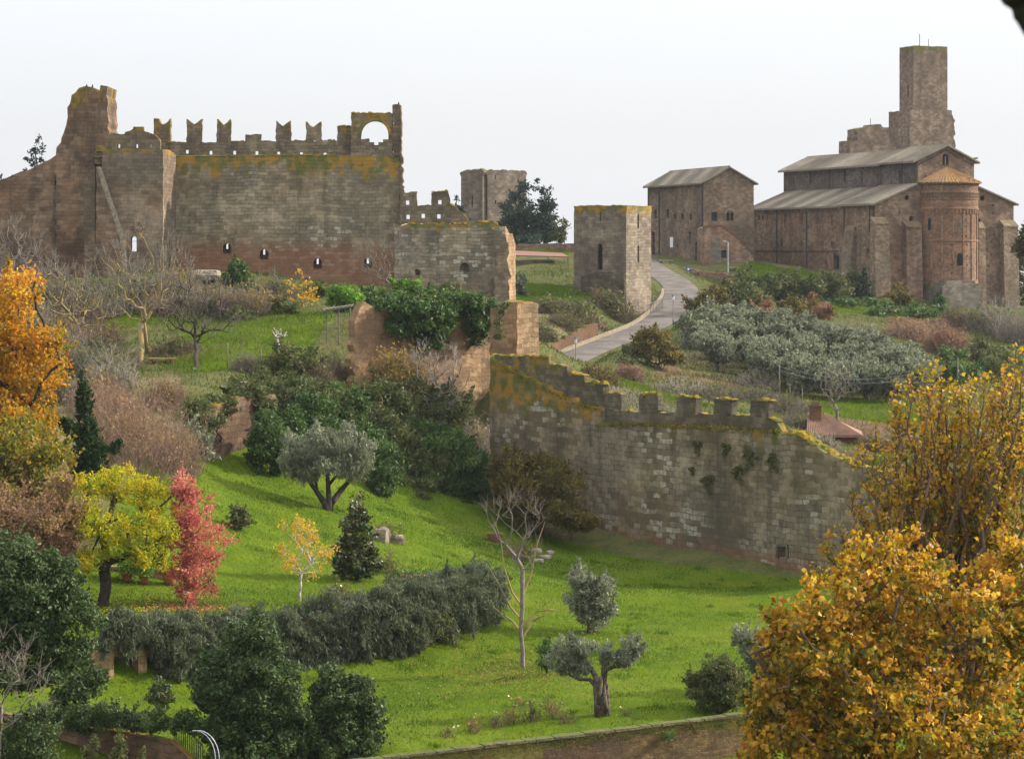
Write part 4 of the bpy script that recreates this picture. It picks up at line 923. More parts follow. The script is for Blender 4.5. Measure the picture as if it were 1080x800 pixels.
# east front
cb = (12.55, 17.0)
gw = pEast.arch(994, 1000.5, 162, 174)
oc1 = [(pEast.sz(956.7, 208.5)[0] + .45 * math.cos(a), pEast.sz(956.7, 208.5)[1] + .45 * math.sin(a)) for a in np.linspace(0, 2 * math.pi, 10)[:-1]]
oc2 = [(pEast.sz(1036, 209)[0] + .45 * math.cos(a), pEast.sz(1036, 209)[1] + .5 * math.sin(a)) for a in np.linspace(0, 2 * math.pi, 10)[:-1]]
w3 = pEast.arch(959, 963, 228, 239); w4 = pEast.arch(1030.8, 1034, 230, 239)
dots = [pEast.rect(x, x + 1.5, y, y + 1.6) for x, y in ((948, 222), (953, 240), (955, 252), (952, 262), (1046, 216), (1046, 224), (1045, 268), (1042, 280), (1048, 247), (1045, 254), (1040.5, 262), (1030, 166), (975, 185), (1018, 170))]
m = MB(); m.slab(pEast, [(-.55, -12), (-.55, 7.6), (7.3, 10.55), (7.3, 14.55), cb, (17.8, 14.55), (17.8, 10.7), (25.3, 7.9), (25.3, -12)], [gw, oc1, oc2, w3, w4] + dots, 0, -.9); m.build('east_wall', M['church'], ch)
for h in (oc1, oc2, w3, w4): window_back(ch, pEast, h, .5)
wb = window_back(ch, pEast, gw, .45, 'dark', 'twin_window')
m = MB(); m.slab(pEast, pEast.rect(997, 997.7, 165, 174, -.1), (), -.15, -.3); m.build('column', M['stone'], wb)
m = MB()
for i in range(22):
    for sgn in (-1, 1):
        f = (i + .5) / 22; s = 12.55 + sgn * f * 5.2; z = 17.0 - f * 2.45 - .5; m.slab(pEast, [(s - .06, z - .25), (s + .06, z - .25), (s + .06, z), (s - .06, z)], (), .16, .003)
m.build('gable_corbels', M['church_dark'], ch)
# nave side, far end and far sides
m = MB(); m.slab(pCl, [(-46.4, 8.6), (-46.4, 14.5), (trans + .7, 14.5), (trans + .7, 8.6)], [pCl.rect(x, x + 2.2, 181, 193) for x in (854, 890, 908)], 0, -.9)
for i in range(24): s = -46 + i * 1.5; m.slab(pCl, [(s, 9.5), (s + .25, 9.5), (s + .25, 14), (s, 14)], (), .05, .003)
m.build('clerestory_wall', M['church_dark'], ch)
pC2 = Pl(O + ev * 7.0, -eu)
m = MB(); m.slab(pC2, [(trans + .72, 8.6), (trans + .72, 14.75), (-.05, 14.75), (-.05, 8.6)], [pC2.rect(948, 950, 180, 192)], 0, -1.2)
for s in (-10.5, -8, -5.5, -3): m.slab(pC2, [(s, 10), (s + .25, 10), (s + .25, 14.2), (s, 14.2)], (), .05, .003)
m.build('transept_clerestory', M['church_dark'], ch)
spout(ch, pCl, 874.5, 176, 198); spout(ch, pC2, 928.5, 172, 198); spout(ch, pC2, 951, 170, 196)
pFar = Pl(LC(46.4, 17.8, 0)[:2], eu * -1); pW2 = Pl(LC(43.4, 25.3, 0)[:2], -ev)
m = MB(); m.slab(pW2, [(0, -6), (0, 7.7), (7.4, 10.5), (7.4, 14.4), (12.7, 16.8), (17.9, 14.4), (17.9, 10.5), (25.3, 7.6), (25.3, -6)], (), 0, -.9)
pN = Pl(LC(0, 25.3, 0)[:2], eu); m.slab(pN, [(.92, -12), (.92, 7.8), (42.4, 7.8), (42.4, -6)], (), 0, -.9); pN2 = Pl(LC(0, 17.8, 0)[:2], eu); m.slab(pN2, [(.92, 9), (.92, 14.5), (42.4, 14.5), (42.4, 9)], (), 0, -.9); m.build('far_walls', M['church'], ch)
# roofs
m = MB(); o = .6
q = [LC(45.6, -o, 7.45), LC(11.5, -o, 7.45), LC(11.5, 7.33, 10.65), LC(45.6, 7.33, 10.65)]; roofquad(m, q); bump_tiles(m, q[1], q[0], q[3], q[2], 90)
q = [LC(11.45, -1.15, 7.6), LC(-.45, -1.15, 7.6), LC(-.45, 7.0, 10.9), LC(11.45, 7.0, 10.9)]; roofquad(m, q); bump_tiles(m, q[1], q[0], q[3], q[2], 32)
q = [LC(-.45, 26.0, 7.75), LC(44.2, 26.0, 7.75), LC(44.2, 17.85, 10.85), LC(-.45, 17.85, 10.85)]; roofquad(m, q); m.build('aisle_roof', M['roof'], ch)
m = MB(); q = [LC(47.2, 6.6, 14.35), LC(11.2, 6.6, 14.35), LC(11.2, 12.55, 16.95), LC(47.2, 12.55, 16.95)]; roofquad(m, q); bump_tiles(m, q[1], q[0], q[3], q[2], 98)
q = [LC(11.1, 6.2, 14.5), LC(-.55, 6.2, 14.5), LC(-.55, 12.55, 17.3), LC(11.1, 12.55, 17.3)]; roofquad(m, q); bump_tiles(m, q[1], q[0], q[3], q[2], 32)
q = [LC(-.55, 18.6, 14.5), LC(11.1, 18.6, 14.5), LC(11.1, 12.55, 17.3), LC(-.55, 12.55, 17.3)]; roofquad(m, q)
q = [LC(11.2, 18.5, 14.35), LC(47.2, 18.5, 14.35), LC(47.2, 12.55, 16.95), LC(11.2, 12.55, 16.95)]; roofquad(m, q); m.tube([LC(47.2, 12.55, 16.95), LC(11.2, 12.55, 16.95)], .16, 6); m.tube([LC(11.2, 12.55, 17.3), LC(-.55, 12.55, 17.3)], .16, 6)
m.build('nave_roof', M['roof'], ch)
# apse
ac = LC(.2, 12.85, 0); R = 4.95
m = MB(); m.lathe(ac, [(R, -12), (R, 1.55), (R + .12, 1.6), (R + .12, 1.85), (R, 1.9), (R, 10.6), (R + .2, 10.7), (R + .2, 11.0), (0, 11.0)], 48)
ap = m.build('apse', M['church_red'], ch)
m = MB(); m.lathe(ac, [(R + .55, 10.9), (R + .6, 11.06), (R * .5, 12.55), (0.02, 13.7)], 40); 
for k in range(60):
    a = 2 * math.pi * k / 60; c, s = math.cos(a), math.sin(a); m.tube([ac + [c * (R + .6), s * (R + .6), 11.08], ac + [c * R * .5, s * R * .5, 12.57], ac + [c * .1, s * .1, 13.7]], [.1, .07, .03], 4, False)
m.build('apse_roof', M['roof_orange'], ap)
a_out = math.atan2(-eu[1], -eu[0])
def radial(mb, a, z0, z1, w, dep, r=R):
    c, s = math.cos(a), math.sin(a); t = np.array([-s, c, 0]); n = np.array([c, s, 0.]); b = ac + n * (r - .05)
    pts = []
    for z in (z0, z1): pts += [b - t * w / 2 + [0, 0, z], b + t * w / 2 + [0, 0, z], b + t * w / 2 + n * (dep + .05) + [0, 0, z], b - t * w / 2 + n * (dep + .05) + [0, 0, z]]
    mb.hexa(pts)
AA = np.linspace(a_out - 1.5, a_out + 1.5, 49)
m = MB()
for a in AA: radial(m, a, 8.55, 9.3, .14, .16)
m.lathe(ac, [(R, 9.3), (R + .2, 9.35), (R + .2, 9.6), (R, 9.65)], 48); m.lathe(ac, [(R, 8.3), (R + .12, 8.33), (R + .12, 8.5), (R, 8.53)], 48); m.build('upper_arcade', M['church_red'], ap)
m = MB()
for a in AA[::2]: radial(m, a + .015, 6.05, 6.7, .3, .16)
m.lathe(ac, [(R, 6.7), (R + .17, 6.75), (R + .17, 6.95), (R, 7.0)], 48); m.build('lower_arcade', M['church_red'], ap)
m = MB()
for i, a in enumerate(AA): radial(m, a, 7.35 + (i % 2) * .22, 7.62 + (i % 2) * .22, .3, .05)
m.build('zigzag_band', M['tilered'], ap)
m = MB()
for a in np.linspace(a_out - 1.4, a_out + 1.4, 9): radial(m, a, -4.5, 6.0, .24, .13)
m.build('lesenes', M['church'], ap)
def apwin(px, y0, y1, w, name, mat):
    k = (px - HX) / F; best = min(np.linspace(a_out - 1.5, a_out + 1.5, 400), key=lambda a: abs((ac[0] + R * math.cos(a)) - k * (ac[1] + R * math.sin(a)))); d = ac[1] + R * math.sin(best)
    z0, z1 = (HY - y1) / F * d, (HY - y0) / F * d; m = MB(); radial(m, best, z0, z1 - w / 2, w, .02)
    for i in range(4):
        f0, f1 = i / 4, (i + 1) / 4; ww = w * math.sqrt(max(0.05, 1 - ((f0 + f1) / 2) ** 2)); radial(m, best, z1 - w / 2 + f0 * w / 2, z1 - w / 2 + f1 * w / 2, ww, .02)
    o = m.build(name, M[mat], ap); m = MB(); radial(m, best, z0 - .15, z0 - .004, w + .3, .1); m.build('sill', M['buttress'], o)
apwin(1012.3, 267, 280, .95, 'window', 'dark'); apwin(981, 230, 243, .8, 'window', 'dark'); apwin(1012.5, 229, 244, .9, 'blind_window', 'buttress')
for px, y in ((1005, 232), (1019, 232), (1005, 239), (1019, 239), (1005, 249), (1019, 249), (1004, 258), (1020, 258), (1004, 270), (1020, 270), (1004, 279), (1020, 279), (1004, 288), (993, 268), (982, 288), (1026, 262), (1026, 284)):
    k = (px - HX) / F; best = min(np.linspace(a_out - 1.5, a_out + 1.5, 300), key=lambda a: abs((ac[0] + R * math.cos(a)) - k * (ac[1] + R * math.sin(a)))); z = (HY - y) / F * 385; m = MB(); radial(m, best, z - .12, z + .12, .24, .012); m.build('putlog_hole', M['dark'], ap)
# square plinth below the apse
pP = Pl(LC(-6.2, 7.9, 0)[:2], ev)
s0, s1 = pP.sz(994, 315)[0], pP.sz(1036.5, 315)[0]
m = MB(); m.slab(pP, rough([(s0, -14), (s0, -5.6), (s1, -5.6), (s1, -14)], .6, .07, 61, -11), (), 0, -7); m.slab(pP, rough([(s0 + .5, -5.6), (s0 + .6, -5.1), (s1 - .5, -5.1), (s1 - .4, -5.6)], .5, .04, 62), (), -.4, -6); m.slab(pP, [(s0 + 1.1, -5.1), (s0 + 1.2, -4.7), (s1 - 1.0, -4.7), (s1 - .9, -5.1)], (), -.8, -6); m.build('plinth', M['plinth'], ch)
# buttresses of the east front
def ebut(px0, px1, ytop, yb, dep_top, dep_bot, mat='buttress'):
    s0, s1 = pEast.sz(px0, 270, dep_bot)[0], pEast.sz(px1, 270, dep_bot)[0]; z1 = pEast.sz((px0 + px1) / 2, ytop, dep_top)[1]; m = MB()
    m.hexa([pEast.w(s0, -12, .004), pEast.w(s1, -12, .004), pEast.w(s1, -12, dep_bot), pEast.w(s0, -12, dep_bot), pEast.w(s0, z1, .004), pEast.w(s1, z1, .004), pEast.w(s1, z1 - .1, dep_top), pEast.w(s0, z1 - .1, dep_top)])
    m.hexa([pEast.w(s0, z1 + .003, .004), pEast.w(s1, z1 + .003, .004), pEast.w(s1, z1 - .07, dep_top + .12), pEast.w(s0, z1 - .07, dep_top + .12), pEast.w(s0, z1 + 1.1, .004), pEast.w(s1, z1 + 1.1, .004), pEast.w(s1, z1 + .15, dep_top + .12), pEast.w(s0, z1 + .15, dep_top + .12)])
    m.build('buttress', M[mat], ch)
ebut(925, 941, 236, 317, 1.2, 2.2); ebut(957.5, 974, 240, 317, 1.2, 1.7, 'church'); ebut(1031, 1041, 241, 315, 1.0, 1.5); ebut(1060.5, 1076, 239, 327, 1.2, 1.8)

# bell tower
def sqtower(name, label, px, d, eL, LL, eR, LR, zb, zt, mat, topamp, holesL=(), holesR=(), seed=1, parent=None, part='tower_wall', zin=.8, dark=True):
    A = P(px, 0, d)[:2]; eL = np.array(eL) / np.linalg.norm(eL); eR = np.array(eR) / np.linalg.norm(eR)
    pl = Pl(A + eL * LL, B=A); pr = Pl(A, eR); t = parent or thing(name, label, 'tower', (A[0], A[1], float(G(A[0], A[1]))))
    th = 1.0; m = MB(); hl = [pl.pts(h) for h in holesL]; hr = [pr.pts(h) for h in holesR]
    m.slab(pl, rough([(0, zb), (0, zt), (LL, zt), (LL, zb)], .5, topamp, seed, zt - 1), hl, 0, -th)
    m.slab(pr, rough([(0, zb), (0, zt), (LR, zt), (LR, zb)], .5, topamp, seed + 1, zt - 1), hr, 0, -th) if False else m.slab(pr, rough([(th + .0, zb), (th, zt), (LR, zt), (LR, zb)], .5, topamp, seed + 1, zt - 1), hr, 0, -th)
    far = A + eL * LL + eR * LR; p3 = Pl(far, B=A + eL * LL); p4 = Pl(A + eR * LR, B=far)
    m.slab(p3, rough([(0, zb), (0, zt), (LR - th, zt), (LR - th, zb)], .5, topamp, seed + 2, zt - 1), (), 0, -th); m.slab(p4, rough([(th, zb), (th, zt), (LL - th, zt), (LL - th, zb)], .5, topamp, seed + 3, zt - 1), (), 0, -th)
    c = A + eL * LL / 2 + eR * LR / 2
    m.build(part, mat, t)
    m = MB(); m.slab(pl, [(1.05, zt - zin - .3), (LL - 1.05, zt - zin - .3), (LL - 1.05, zt - zin), (1.05, zt - zin)], (), -1.05, -(LR - 1.05)); m.build('roof_deck', M['rubble'], t)
    for pq, hs in ((pl, hl), (pr, hr)):
        for h in hs: window_back(t, pq, h, .6)
    return t, pl, pr
bt = thing('bell_tower', 'tall square brown stone tower rising behind the church roof', 'tower', on(960, 424))
sqtower('x', 'x', 959.5, 424, eu, 7.3, ev, 8.6, -8, 24.9, M['bell'], .06, seed=71, parent=bt, part='lower_stage')
A = P(959.5, 0, 424)[:2] + ev * 1.25 + eu * .8
kx = A[0] / A[1] * F + HX
sqtower('x', 'x', kx, A[1], eu, 4.9, ev, 6.9, 24.2, 36.3, M['bell'], .03, [[(957, 90), (958.5, 90), (958.5, 103), (957, 103)]], (), 75, bt, 'upper_stage', .3)
m = MB(); c = A + ev * 3 + eu * 3
m.tube([(c[0], c[1], 35.5), (c[0], c[1], 38.7)], .06, 5); m.tube([(c[0] + 1.6, c[1], 35.5), (c[0] + 1.6, c[1], 37.8)], .05, 5); m.build('antenna', M['iron'], bt)
m = MB(); A2 = P(959.5, 0, 424)[:2]; pq = Pl(A2, ev); m.slab(pq, rough([(8.61, -4), (9.6, -4), (9.9, 16.5), (9.3, 17.6), (9.8, 18.8), (9.35, 20), (9.75, 21.2), (9.2, 22.4), (9.5, 23.2), (9.0, 24.4), (8.61, 24.6)], .4, .09, 83), (), -.6, -3.2); m.build('torn_edge', M['bell'], bt)
ru = thing('ruined_wall', 'stepped broken wall stump standing left of the bell tower behind the roof ridge', 'ruin', on(916, 440)); pR = Pl(P(890, 0, 440)[:2], ev)
m = MB(); m.slab(pR, rough(pR.pts([(896, 175), (896, 148), (905, 148), (905, 136), (915, 134), (921, 133), (922, 131), (929, 131), (931, 133.5), (940, 134), (940, 175)]), .5, .06, 81), (), 0, -4); m.build('wall', M['bell'], ru)
m = MB(); p = pR.w(*pR.sz(921, 132), -1); m.tube([p, p + [0, 0, 1.3]], .05, 4); p = pR.w(*pR.sz(899, 149), -1); m.tube([p, p + [0, 0, 1.3]], .05, 4); m.build('rod', M['iron'], ru)

# palazzo beside the church
Op = P(742, 0, 400)[:2]; evp = np.array([.95, .31]); evp /= np.linalg.norm(evp); eup = np.array([-evp[1], evp[0]])
pa = thing('stone_palace', 'tall brown stone palace with a tiled gable roof left of the church', 'building', (Op[0], Op[1], -1.6)); pPs = Pl(Op, -eup); pPf = Pl(Op, evp)
Wd = pPf.sz(795, 200)[0]; Ln = -pPs.sz(683, 220)[0]; ze = 11.5; za = 13.9
def LP(u, v, z): p = Op + evp * v + eup * u; return np.array([p[0], p[1], z])
wl = [pPs.arch(x, x + w, y0, y1) for x, w, y0, y1 in ((690, 2.6, 220.5, 231), (703, 2.6, 220.5, 230), (711, 1.8, 225, 231), (718.5, 2.4, 225, 231.5), (727.5, 2.4, 225, 231.5), (726.6, 2.2, 244, 258), (714, 1.2, 257, 261), (686.5, 4, 244, 276))]; pd = pPs.arch(733, 738, 255, 275)
m = MB(); m.slab(pPs, [(-Ln, -4), (-Ln, ze), (-.92, ze), (-.92, -4)], wl + [pd], 0, -.9); m.build('long_wall', M['palazzo'], pa)
for h in wl: window_back(pa, pPs, h, .5)
window_back(pa, pPs, pd, .4, 'door', 'door')
bif = [pPf.arch(766.3, 769.6, 224, 232.6), pPf.arch(770.3, 773.6, 224, 232.6)]; wr = pPf.rect(750.3, 756.4, 224, 233); d2 = pPf.rect(749, 755.4, 236.5, 241)
m = MB(); m.slab(pPf, [(0, -5), (0, ze), (Wd / 2, za), (Wd, ze), (Wd, -5)], bif + [wr], 0, -.9); m.build('gable_wall', M['palazzo'], pa)
window_back(pa, pPf, wr, .35, 'door', 'window'); [window_back(pa, pPf, h, .4) for h in bif]
ringp = [(770 - r * math.cos(t), 225.5 - r * math.sin(t)) for r, ts in ((5.6, np.linspace(0, math.pi, 10)), (4.4, np.linspace(math.pi, 0, 10))) for t in ts]
m = MB(); m.slab(pPf, pPf.pts(ringp, .1), (), .1, .003); m.build('window_arch', M['buttress'], pa)
m = MB(); pk = Pl(LP(Ln, Wd, 0)[:2], -evp); m.slab(pk, [(0, -4), (0, ze), (Wd / 2, za), (Wd, ze), (Wd, -4)], (), 0, -.9); pk2 = Pl(LP(.92, Wd, 0)[:2], eup); m.slab(pk2, [(0, -4), (0, ze), (Ln - 1.9, ze), (Ln - 1.9, -4)], (), 0, -.9); m.build('far_walls', M['palazzo'], pa)
m = MB(); q = [LP(Ln + .6, -.7, ze - .15), LP(-.4, -.7, ze - .15), LP(-.4, Wd / 2, za + .25), LP(Ln + .6, Wd / 2, za + .25)]; roofquad(m, q, .25); bump_tiles(m, q[1], q[0], q[3], q[2], 70)
q = [LP(-.4, Wd + .7, ze - .15), LP(Ln + .6, Wd + .7, ze - .15), LP(Ln + .6, Wd / 2, za + .25), LP(-.4, Wd / 2, za + .25)]; roofquad(m, q, .25); m.tube([q[2], q[3]], .15, 6); m.build('roof', M['roof'], pa)
spout(pa, pPs, 695, 197, 275); spout(pa, pPs, 740.5, 192, 275)
m = MB(); m.slab(pPs, pPs.rect(706.6, 709.6, 250, 261, .06), (), .06, .004); m.build('notice_panel', M['whitepanel'], pa)
# outside stair
pSt = Pl(Op - eup * 3.2, evp); q = lambda L: pSt.pts(L)
m = MB(); m.slab(pSt, q([(743, 281), (743, 241), (748, 238.5), (762, 239), (768, 243), (776, 249), (784, 257), (790, 265), (800, 281)]), [pSt.rect(760.7, 766, 264, 272)], 0, -3.1); st = m.build('stair', M['church'], pa)
m = MB(); m.slab(pSt, q([(742, 241), (742, 238.8), (748, 236.6), (762.5, 237), (769, 241), (777, 247.5), (785, 255.5), (791, 263.5), (789.5, 264.6), (783.5, 257.2), (775.5, 249.2), (767.5, 243.2), (762, 239.2), (748, 238.8)]), (), .08, -.4); m.build('stair_parapet', M['brickwall'], st)
m = MB(); m.slab(pSt, pSt.rect(750, 760, 251, 276, .06), (), .06, .003); m.build('pale_patch', M['plinth'], st)
window_back(st, pSt, pSt.rect(760.7, 766, 264, 272), .3, 'door', 'door')
# grass terrace wall in front of the palace
tw, pTw = walled('terrace_wall', 'low brown retaining wall above the road bend below the palace', 'retaining wall', P(690, 0, 396), P(775, 0, 383), [(688, 300), (688, 281), (700, 281.5), (725, 282.5), (735, 285), (755, 287.5), (776, 290), (776, 310), (735, 304), (705, 296)], M['church_red'], .8, .05, 90)

# square tower by the road and the far tower
sqtower('square_tower', 'square mossy topped stone tower with one tall arched window beside the road', 660.5, 325, (-.86, .51), 8.1, (.51, .86), 7.3, -9, P(660, 216.5, 325)[2], M['tower_a'], .07,
        [[(630, 284), (635.4, 284)] + [(632.7 + 2.7 * math.cos(t), 261 - 4.2 * math.sin(t)) for t in np.linspace(0, math.pi, 7)], [(632.4, 223), (633.6, 223), (633.6, 233), (632.4, 233)], [(614, 221.5), (615, 221.5), (615, 224), (614, 224)], [(649, 221.5), (650, 221.5), (650, 224), (649, 224)]],
        [[(672.2, 226), (674.2, 226), (674.2, 241), (672.2, 241)], [(672.2, 259), (674.2, 259), (674.2, 277), (672.2, 277)]], 91)
tA = bpy.data.objects['square_tower']
plT = Pl(P(660.5, 0, 325)[:2] + np.array([-.86, .51]) * 8.1, B=P(660.5, 0, 325)[:2])
m = MB(); m.slab(plT, rough(plT.pts([(612, 306), (613, 292), (622, 288), (640, 287), (655, 289), (659, 293), (659, 312)], .3), .4, .06, 92), (), .35, .003); m.build('mossy_ledge', M['rubble'], tA)
sqtower('ruined_tower', 'distant broken topped square tower behind the dark cedars', 509, 430, (-.8, .6), 4.9, (.86, .5), 9.0, -2, P(509, 179.5, 430)[2], M['tower_b'], .17,
        [[(497.5, 206), (498.7, 206), (498.7, 219), (497.5, 219)]], [[(522, 211), (523.4, 211), (523.4, 215), (522, 215)], [(522, 185), (523, 185), (523, 189), (522, 189)]], 95)
# low farm sheds between castle and square tower
wall2, _ = walled('garden_wall', 'long low stone wall behind the rusty sheet roof near the cedars', 'wall', P(530, 0, 372), P(612, 0, 366), [(530, 300), (530, 257.5), (612, 256.5), (612, 300)], M['church'], .6, .04, 96)
sh = thing('shed', 'low open shed with a flat rusty red sheet roof left of the square tower', 'shed', on(575, 352)); pS = Pl(P(540, 0, 350)[:2], (1, .05))
m = MB(); a, b = pS.sz(541, 269), pS.sz(600, 270.5); m.hexa([pS.w(a[0], a[1] - .15, 0), pS.w(b[0], b[1] - .15, 0), pS.w(b[0] - .6, b[1] + .35, -5), pS.w(a[0], a[1] + .55, -5), pS.w(a[0], a[1], 0), pS.w(b[0], b[1], 0), pS.w(b[0] - .6, b[1] + .5, -5), pS.w(a[0], a[1] + .7, -5)]); m.build('roof', M['rustroof'], sh)
m = MB(); m.slab(pS, rough(pS.pts([(541, 296), (541, 275), (576, 274.5), (576, 297)], -.6), .6, .05, 97), (), -.6, -1.2); m.build('wall', M['rubble'], sh)
for x in (578, 599): m = MB(); m.tube([pS.w(pS.sz(x, 271, -.3)[0], -5, -.3), pS.w(pS.sz(x, 271, -.3)[0], P(x, 271, 350)[2], -.3)], .07, 5); m.build('post', M['iron'], sh)
# ------------------------------------------------------------------ road furniture, garden walls, small things
def lamp(px, pyb, pyt, d, label):
    b = on(px, d); H = (pyb - pyt) / F * d; t = thing('street_lamp', label, 'street lamp', b, 'street lamps along the road')
    m = MB(); m.tube([b - [0, 0, .1], b + [0, 0, .7], b + [0, 0, .75], b + [0, 0, H - .75]], [.09, .085, .05, .045], 8); m.build('pole', M['iron'], t, True)
    m = MB(); m.lathe(b + [0, 0, H - .75], [(.08, 0), (.12, .05), (.2, .5), (.2, .52), (0, .52)], 8); m.build('lantern', M['lampglass'], t)
    m = MB(); m.lathe(b + [0, 0, H - .22], [(.26, 0), (.16, .12), (.05, .2), (0, .26)], 8); m.build('lamp_cap', M['iron'], t)
lamp(710, 347, 315, 316, 'dark street lamp standing at the right edge of the road bend')
lamp(607, 389, 357, 270, 'dark street lamp standing lower down the road beside the stepped brick wall')
b = on(768, 388); t = thing('street_lamp', 'plain grey lamp pole on the grass terrace in front of the palace stair', 'street lamp', b)
m = MB(); m.tube([b, b + [0, 0, 4.9]], [.1, .08], 8); m.tube([b + [0, 0, 4.9], b + [-.5, -.1, 5.1]], .05, 6); m.build('pole', M['galv'], t)
m = MB(); m.box(b + [-.6, -.1, 5.02], (.5, .24, .14), (1, 0), .8); m.build('lamp_head', M['galv'], t)
# kerb wall on the left of the road, stepped brick wall
def strip(name, mat, pts, h, th, parent):
    m = MB(); pts = np.array(pts)
    for a, b in zip(pts[:-1], pts[1:]):
        t_ = b[:2] - a[:2]; t_ /= np.linalg.norm(t_); n_ = np.array([t_[1], -t_[0]]) * th / 2
        q = lambda p, z, s: np.array([p[0] + n_[0] * s, p[1] + n_[1] * s, p[2] + z])
        m.hexa([q(a, -.5, -1), q(b, -.5, -1), q(b, -.5, 1), q(a, -.5, 1), q(a, h, -1), q(b, h, -1), q(b, h, 1), q(a, h, 1)])
    return m.build(name, mat, parent)
side = -1 if (RC[60, 0] - RN[60, 0] * RHALF) / (RC[60, 1] - RN[60, 1] * RHALF) < RC[60, 0] / RC[60, 1] else 1
KE = np.column_stack([RC[:, :2] + side * RN * (RHALF + .25), RC[:, 2]])
kpx = KE[:, 0] / KE[:, 1] * F + HX
sel = [i for i in range(len(KE)) if 250 < KE[i, 1] < 352]
kw = thing('kerb_wall', 'low pale stone kerb wall along the left edge of the curving road', 'kerb', KE[sel[len(sel) // 2]])
strip('wall', M['coping'], KE[sel][::2], .3, .4, kw)
sw, pSw = walled('stepped_wall', 'stepped old brick wall climbing the bank left of the road', 'wall', P(576, 0, 277), P(634, 0, 306), [(574, 410), (576, 366), (582, 361.5), (588.5, 361), (589, 358), (596, 357.5), (596.5, 354), (603, 353.5), (603.5, 350.5), (609, 350), (609.5, 347), (618, 346), (618.5, 343), (626, 342), (630.5, 341), (631, 375), (610, 392)], M['brickwall'], .5, .02, 101)
rg = thing('railing', 'dark metal railing beside the foot of the square tower', 'railing', on(692, 330)); a, b = on(686, 328), on(699, 333); m = MB()
for i in range(9): p = a + (b - a) * i / 8; m.tube([p, p + [0, 0, 1.5]], .035, 4)
m.tube([a + [0, 0, 1.5], b + [0, 0, 1.5]], .045, 4); m.tube([a + [0, 0, .3], b + [0, 0, .3]], .035, 4); m.build('bars', M['iron'], rg)
sg = thing('road_sign', 'small blue square road sign on the terrace wall at the bend', 'sign', on(726, 384)); p = on(726, 386); p[2] = P(726, 288, 386)[2]; m = MB(); m.tube([p - [0, 0, .6], p + [0, 0, 1.0]], .04, 6); m.build('post', M['galv'], sg)
m = MB(); m.box(p + [0, -.08, .35], (.62, .05, .62)); sp = m.build('sign_face', M['bluesign'], sg); m = MB(); m.box(p + [0, -.125, .5], (.3, .03, .3)); m.build('white_square', M['whitepanel'], sp)
def bench(px, d, L_, label, e=(1, .1), z=None):
    b = on(px, d) 
    if z is not None: b[2] = z
    t = thing('stone_bench', label, 'bench', b, 'stone benches by the palace'); m = MB(); m.box(b + [0, 0, .42], (L_, .6, .16), e); m.build('seat', M['stone'], t, bevel=.02)
    for s in (-1, 1): m = MB(); m.box(b + np.array([e[0], e[1], 0]) * s * L_ * .36 - [0, 0, .2], (.3, .5, .615), e); m.build('leg', M['rubble'], t)
bench(702, 393, 2.2, 'stone bench on the terrace left of the palace door'); bench(742, 389, 2.4, 'pale stone bench on the terrace right of the palace door'); bench(772, 389, 1.3, 'short pale stone block seat near the foot of the palace stair')

# small brick house with chimney down the slope
d = 226.; pH = Pl(P(855, 0, d)[:2], (1, -.12)); hs = thing('brick_hut', 'small low house with a terracotta tiled roof and brick chimney beyond the city wall', 'house', on(880, 228))
a, b = pH.sz(850, 455)[0], pH.sz(910, 460)[0]; ze = P(905, 459, d)[2]; zr = P(880, 441, d + 4)[2]; W_ = 6.5
m = MB(); m.slab(pH, [(a + .4, ze - 3.2), (b - .4, ze - 3.2), (b - .4, ze), (a + .4, ze)], [[(b - 2.2, ze - 2.9), (b - 1.3, ze - 2.9), (b - 1.3, ze - .9), (b - 2.2, ze - .9)]], -.4, -W_ + .4); m.build('wall', M['brickwall'], hs)
m = MB(); roofquad(m, [pH.w(a, ze, 0), pH.w(b, ze, 0), pH.w(b - 2.6, zr, -3.2), pH.w(a + .2, zr + .5, -3.2)], .16); bump_tiles(m, pH.w(a, ze, 0), pH.w(b, ze, 0), pH.w(b - 2.6, zr, -3.2), pH.w(a + .2, zr + .5, -3.2), 26); roofquad(m, [pH.w(b, ze, -6.6), pH.w(a, ze, -6.6), pH.w(a + .2, zr + .5, -3.25), pH.w(b - 2.6, zr, -3.25)], .16)
roofquad(m, [pH.w(b + .02, ze - .01, -.05), pH.w(b + .02, ze - .01, -6.55), pH.w(b - 2.55, zr, -3.26), pH.w(b - 2.55, zr, -3.2)], .14)
rf = m.build('roof', M['tilered'], hs); m = MB(); c = pH.w(pH.sz(860, 430, -2.6)[0], zr - 1, -2.6); m.box(c, (1.0, .9, 2.25)); m.box(c + [0, 0, 2.253], (1.2, 1.1, .14)); m.box(c + [0, 0, 2.4], (.8, .7, .35), (1, 0), .6); m.build('chimney', M['brickwall'], rf)
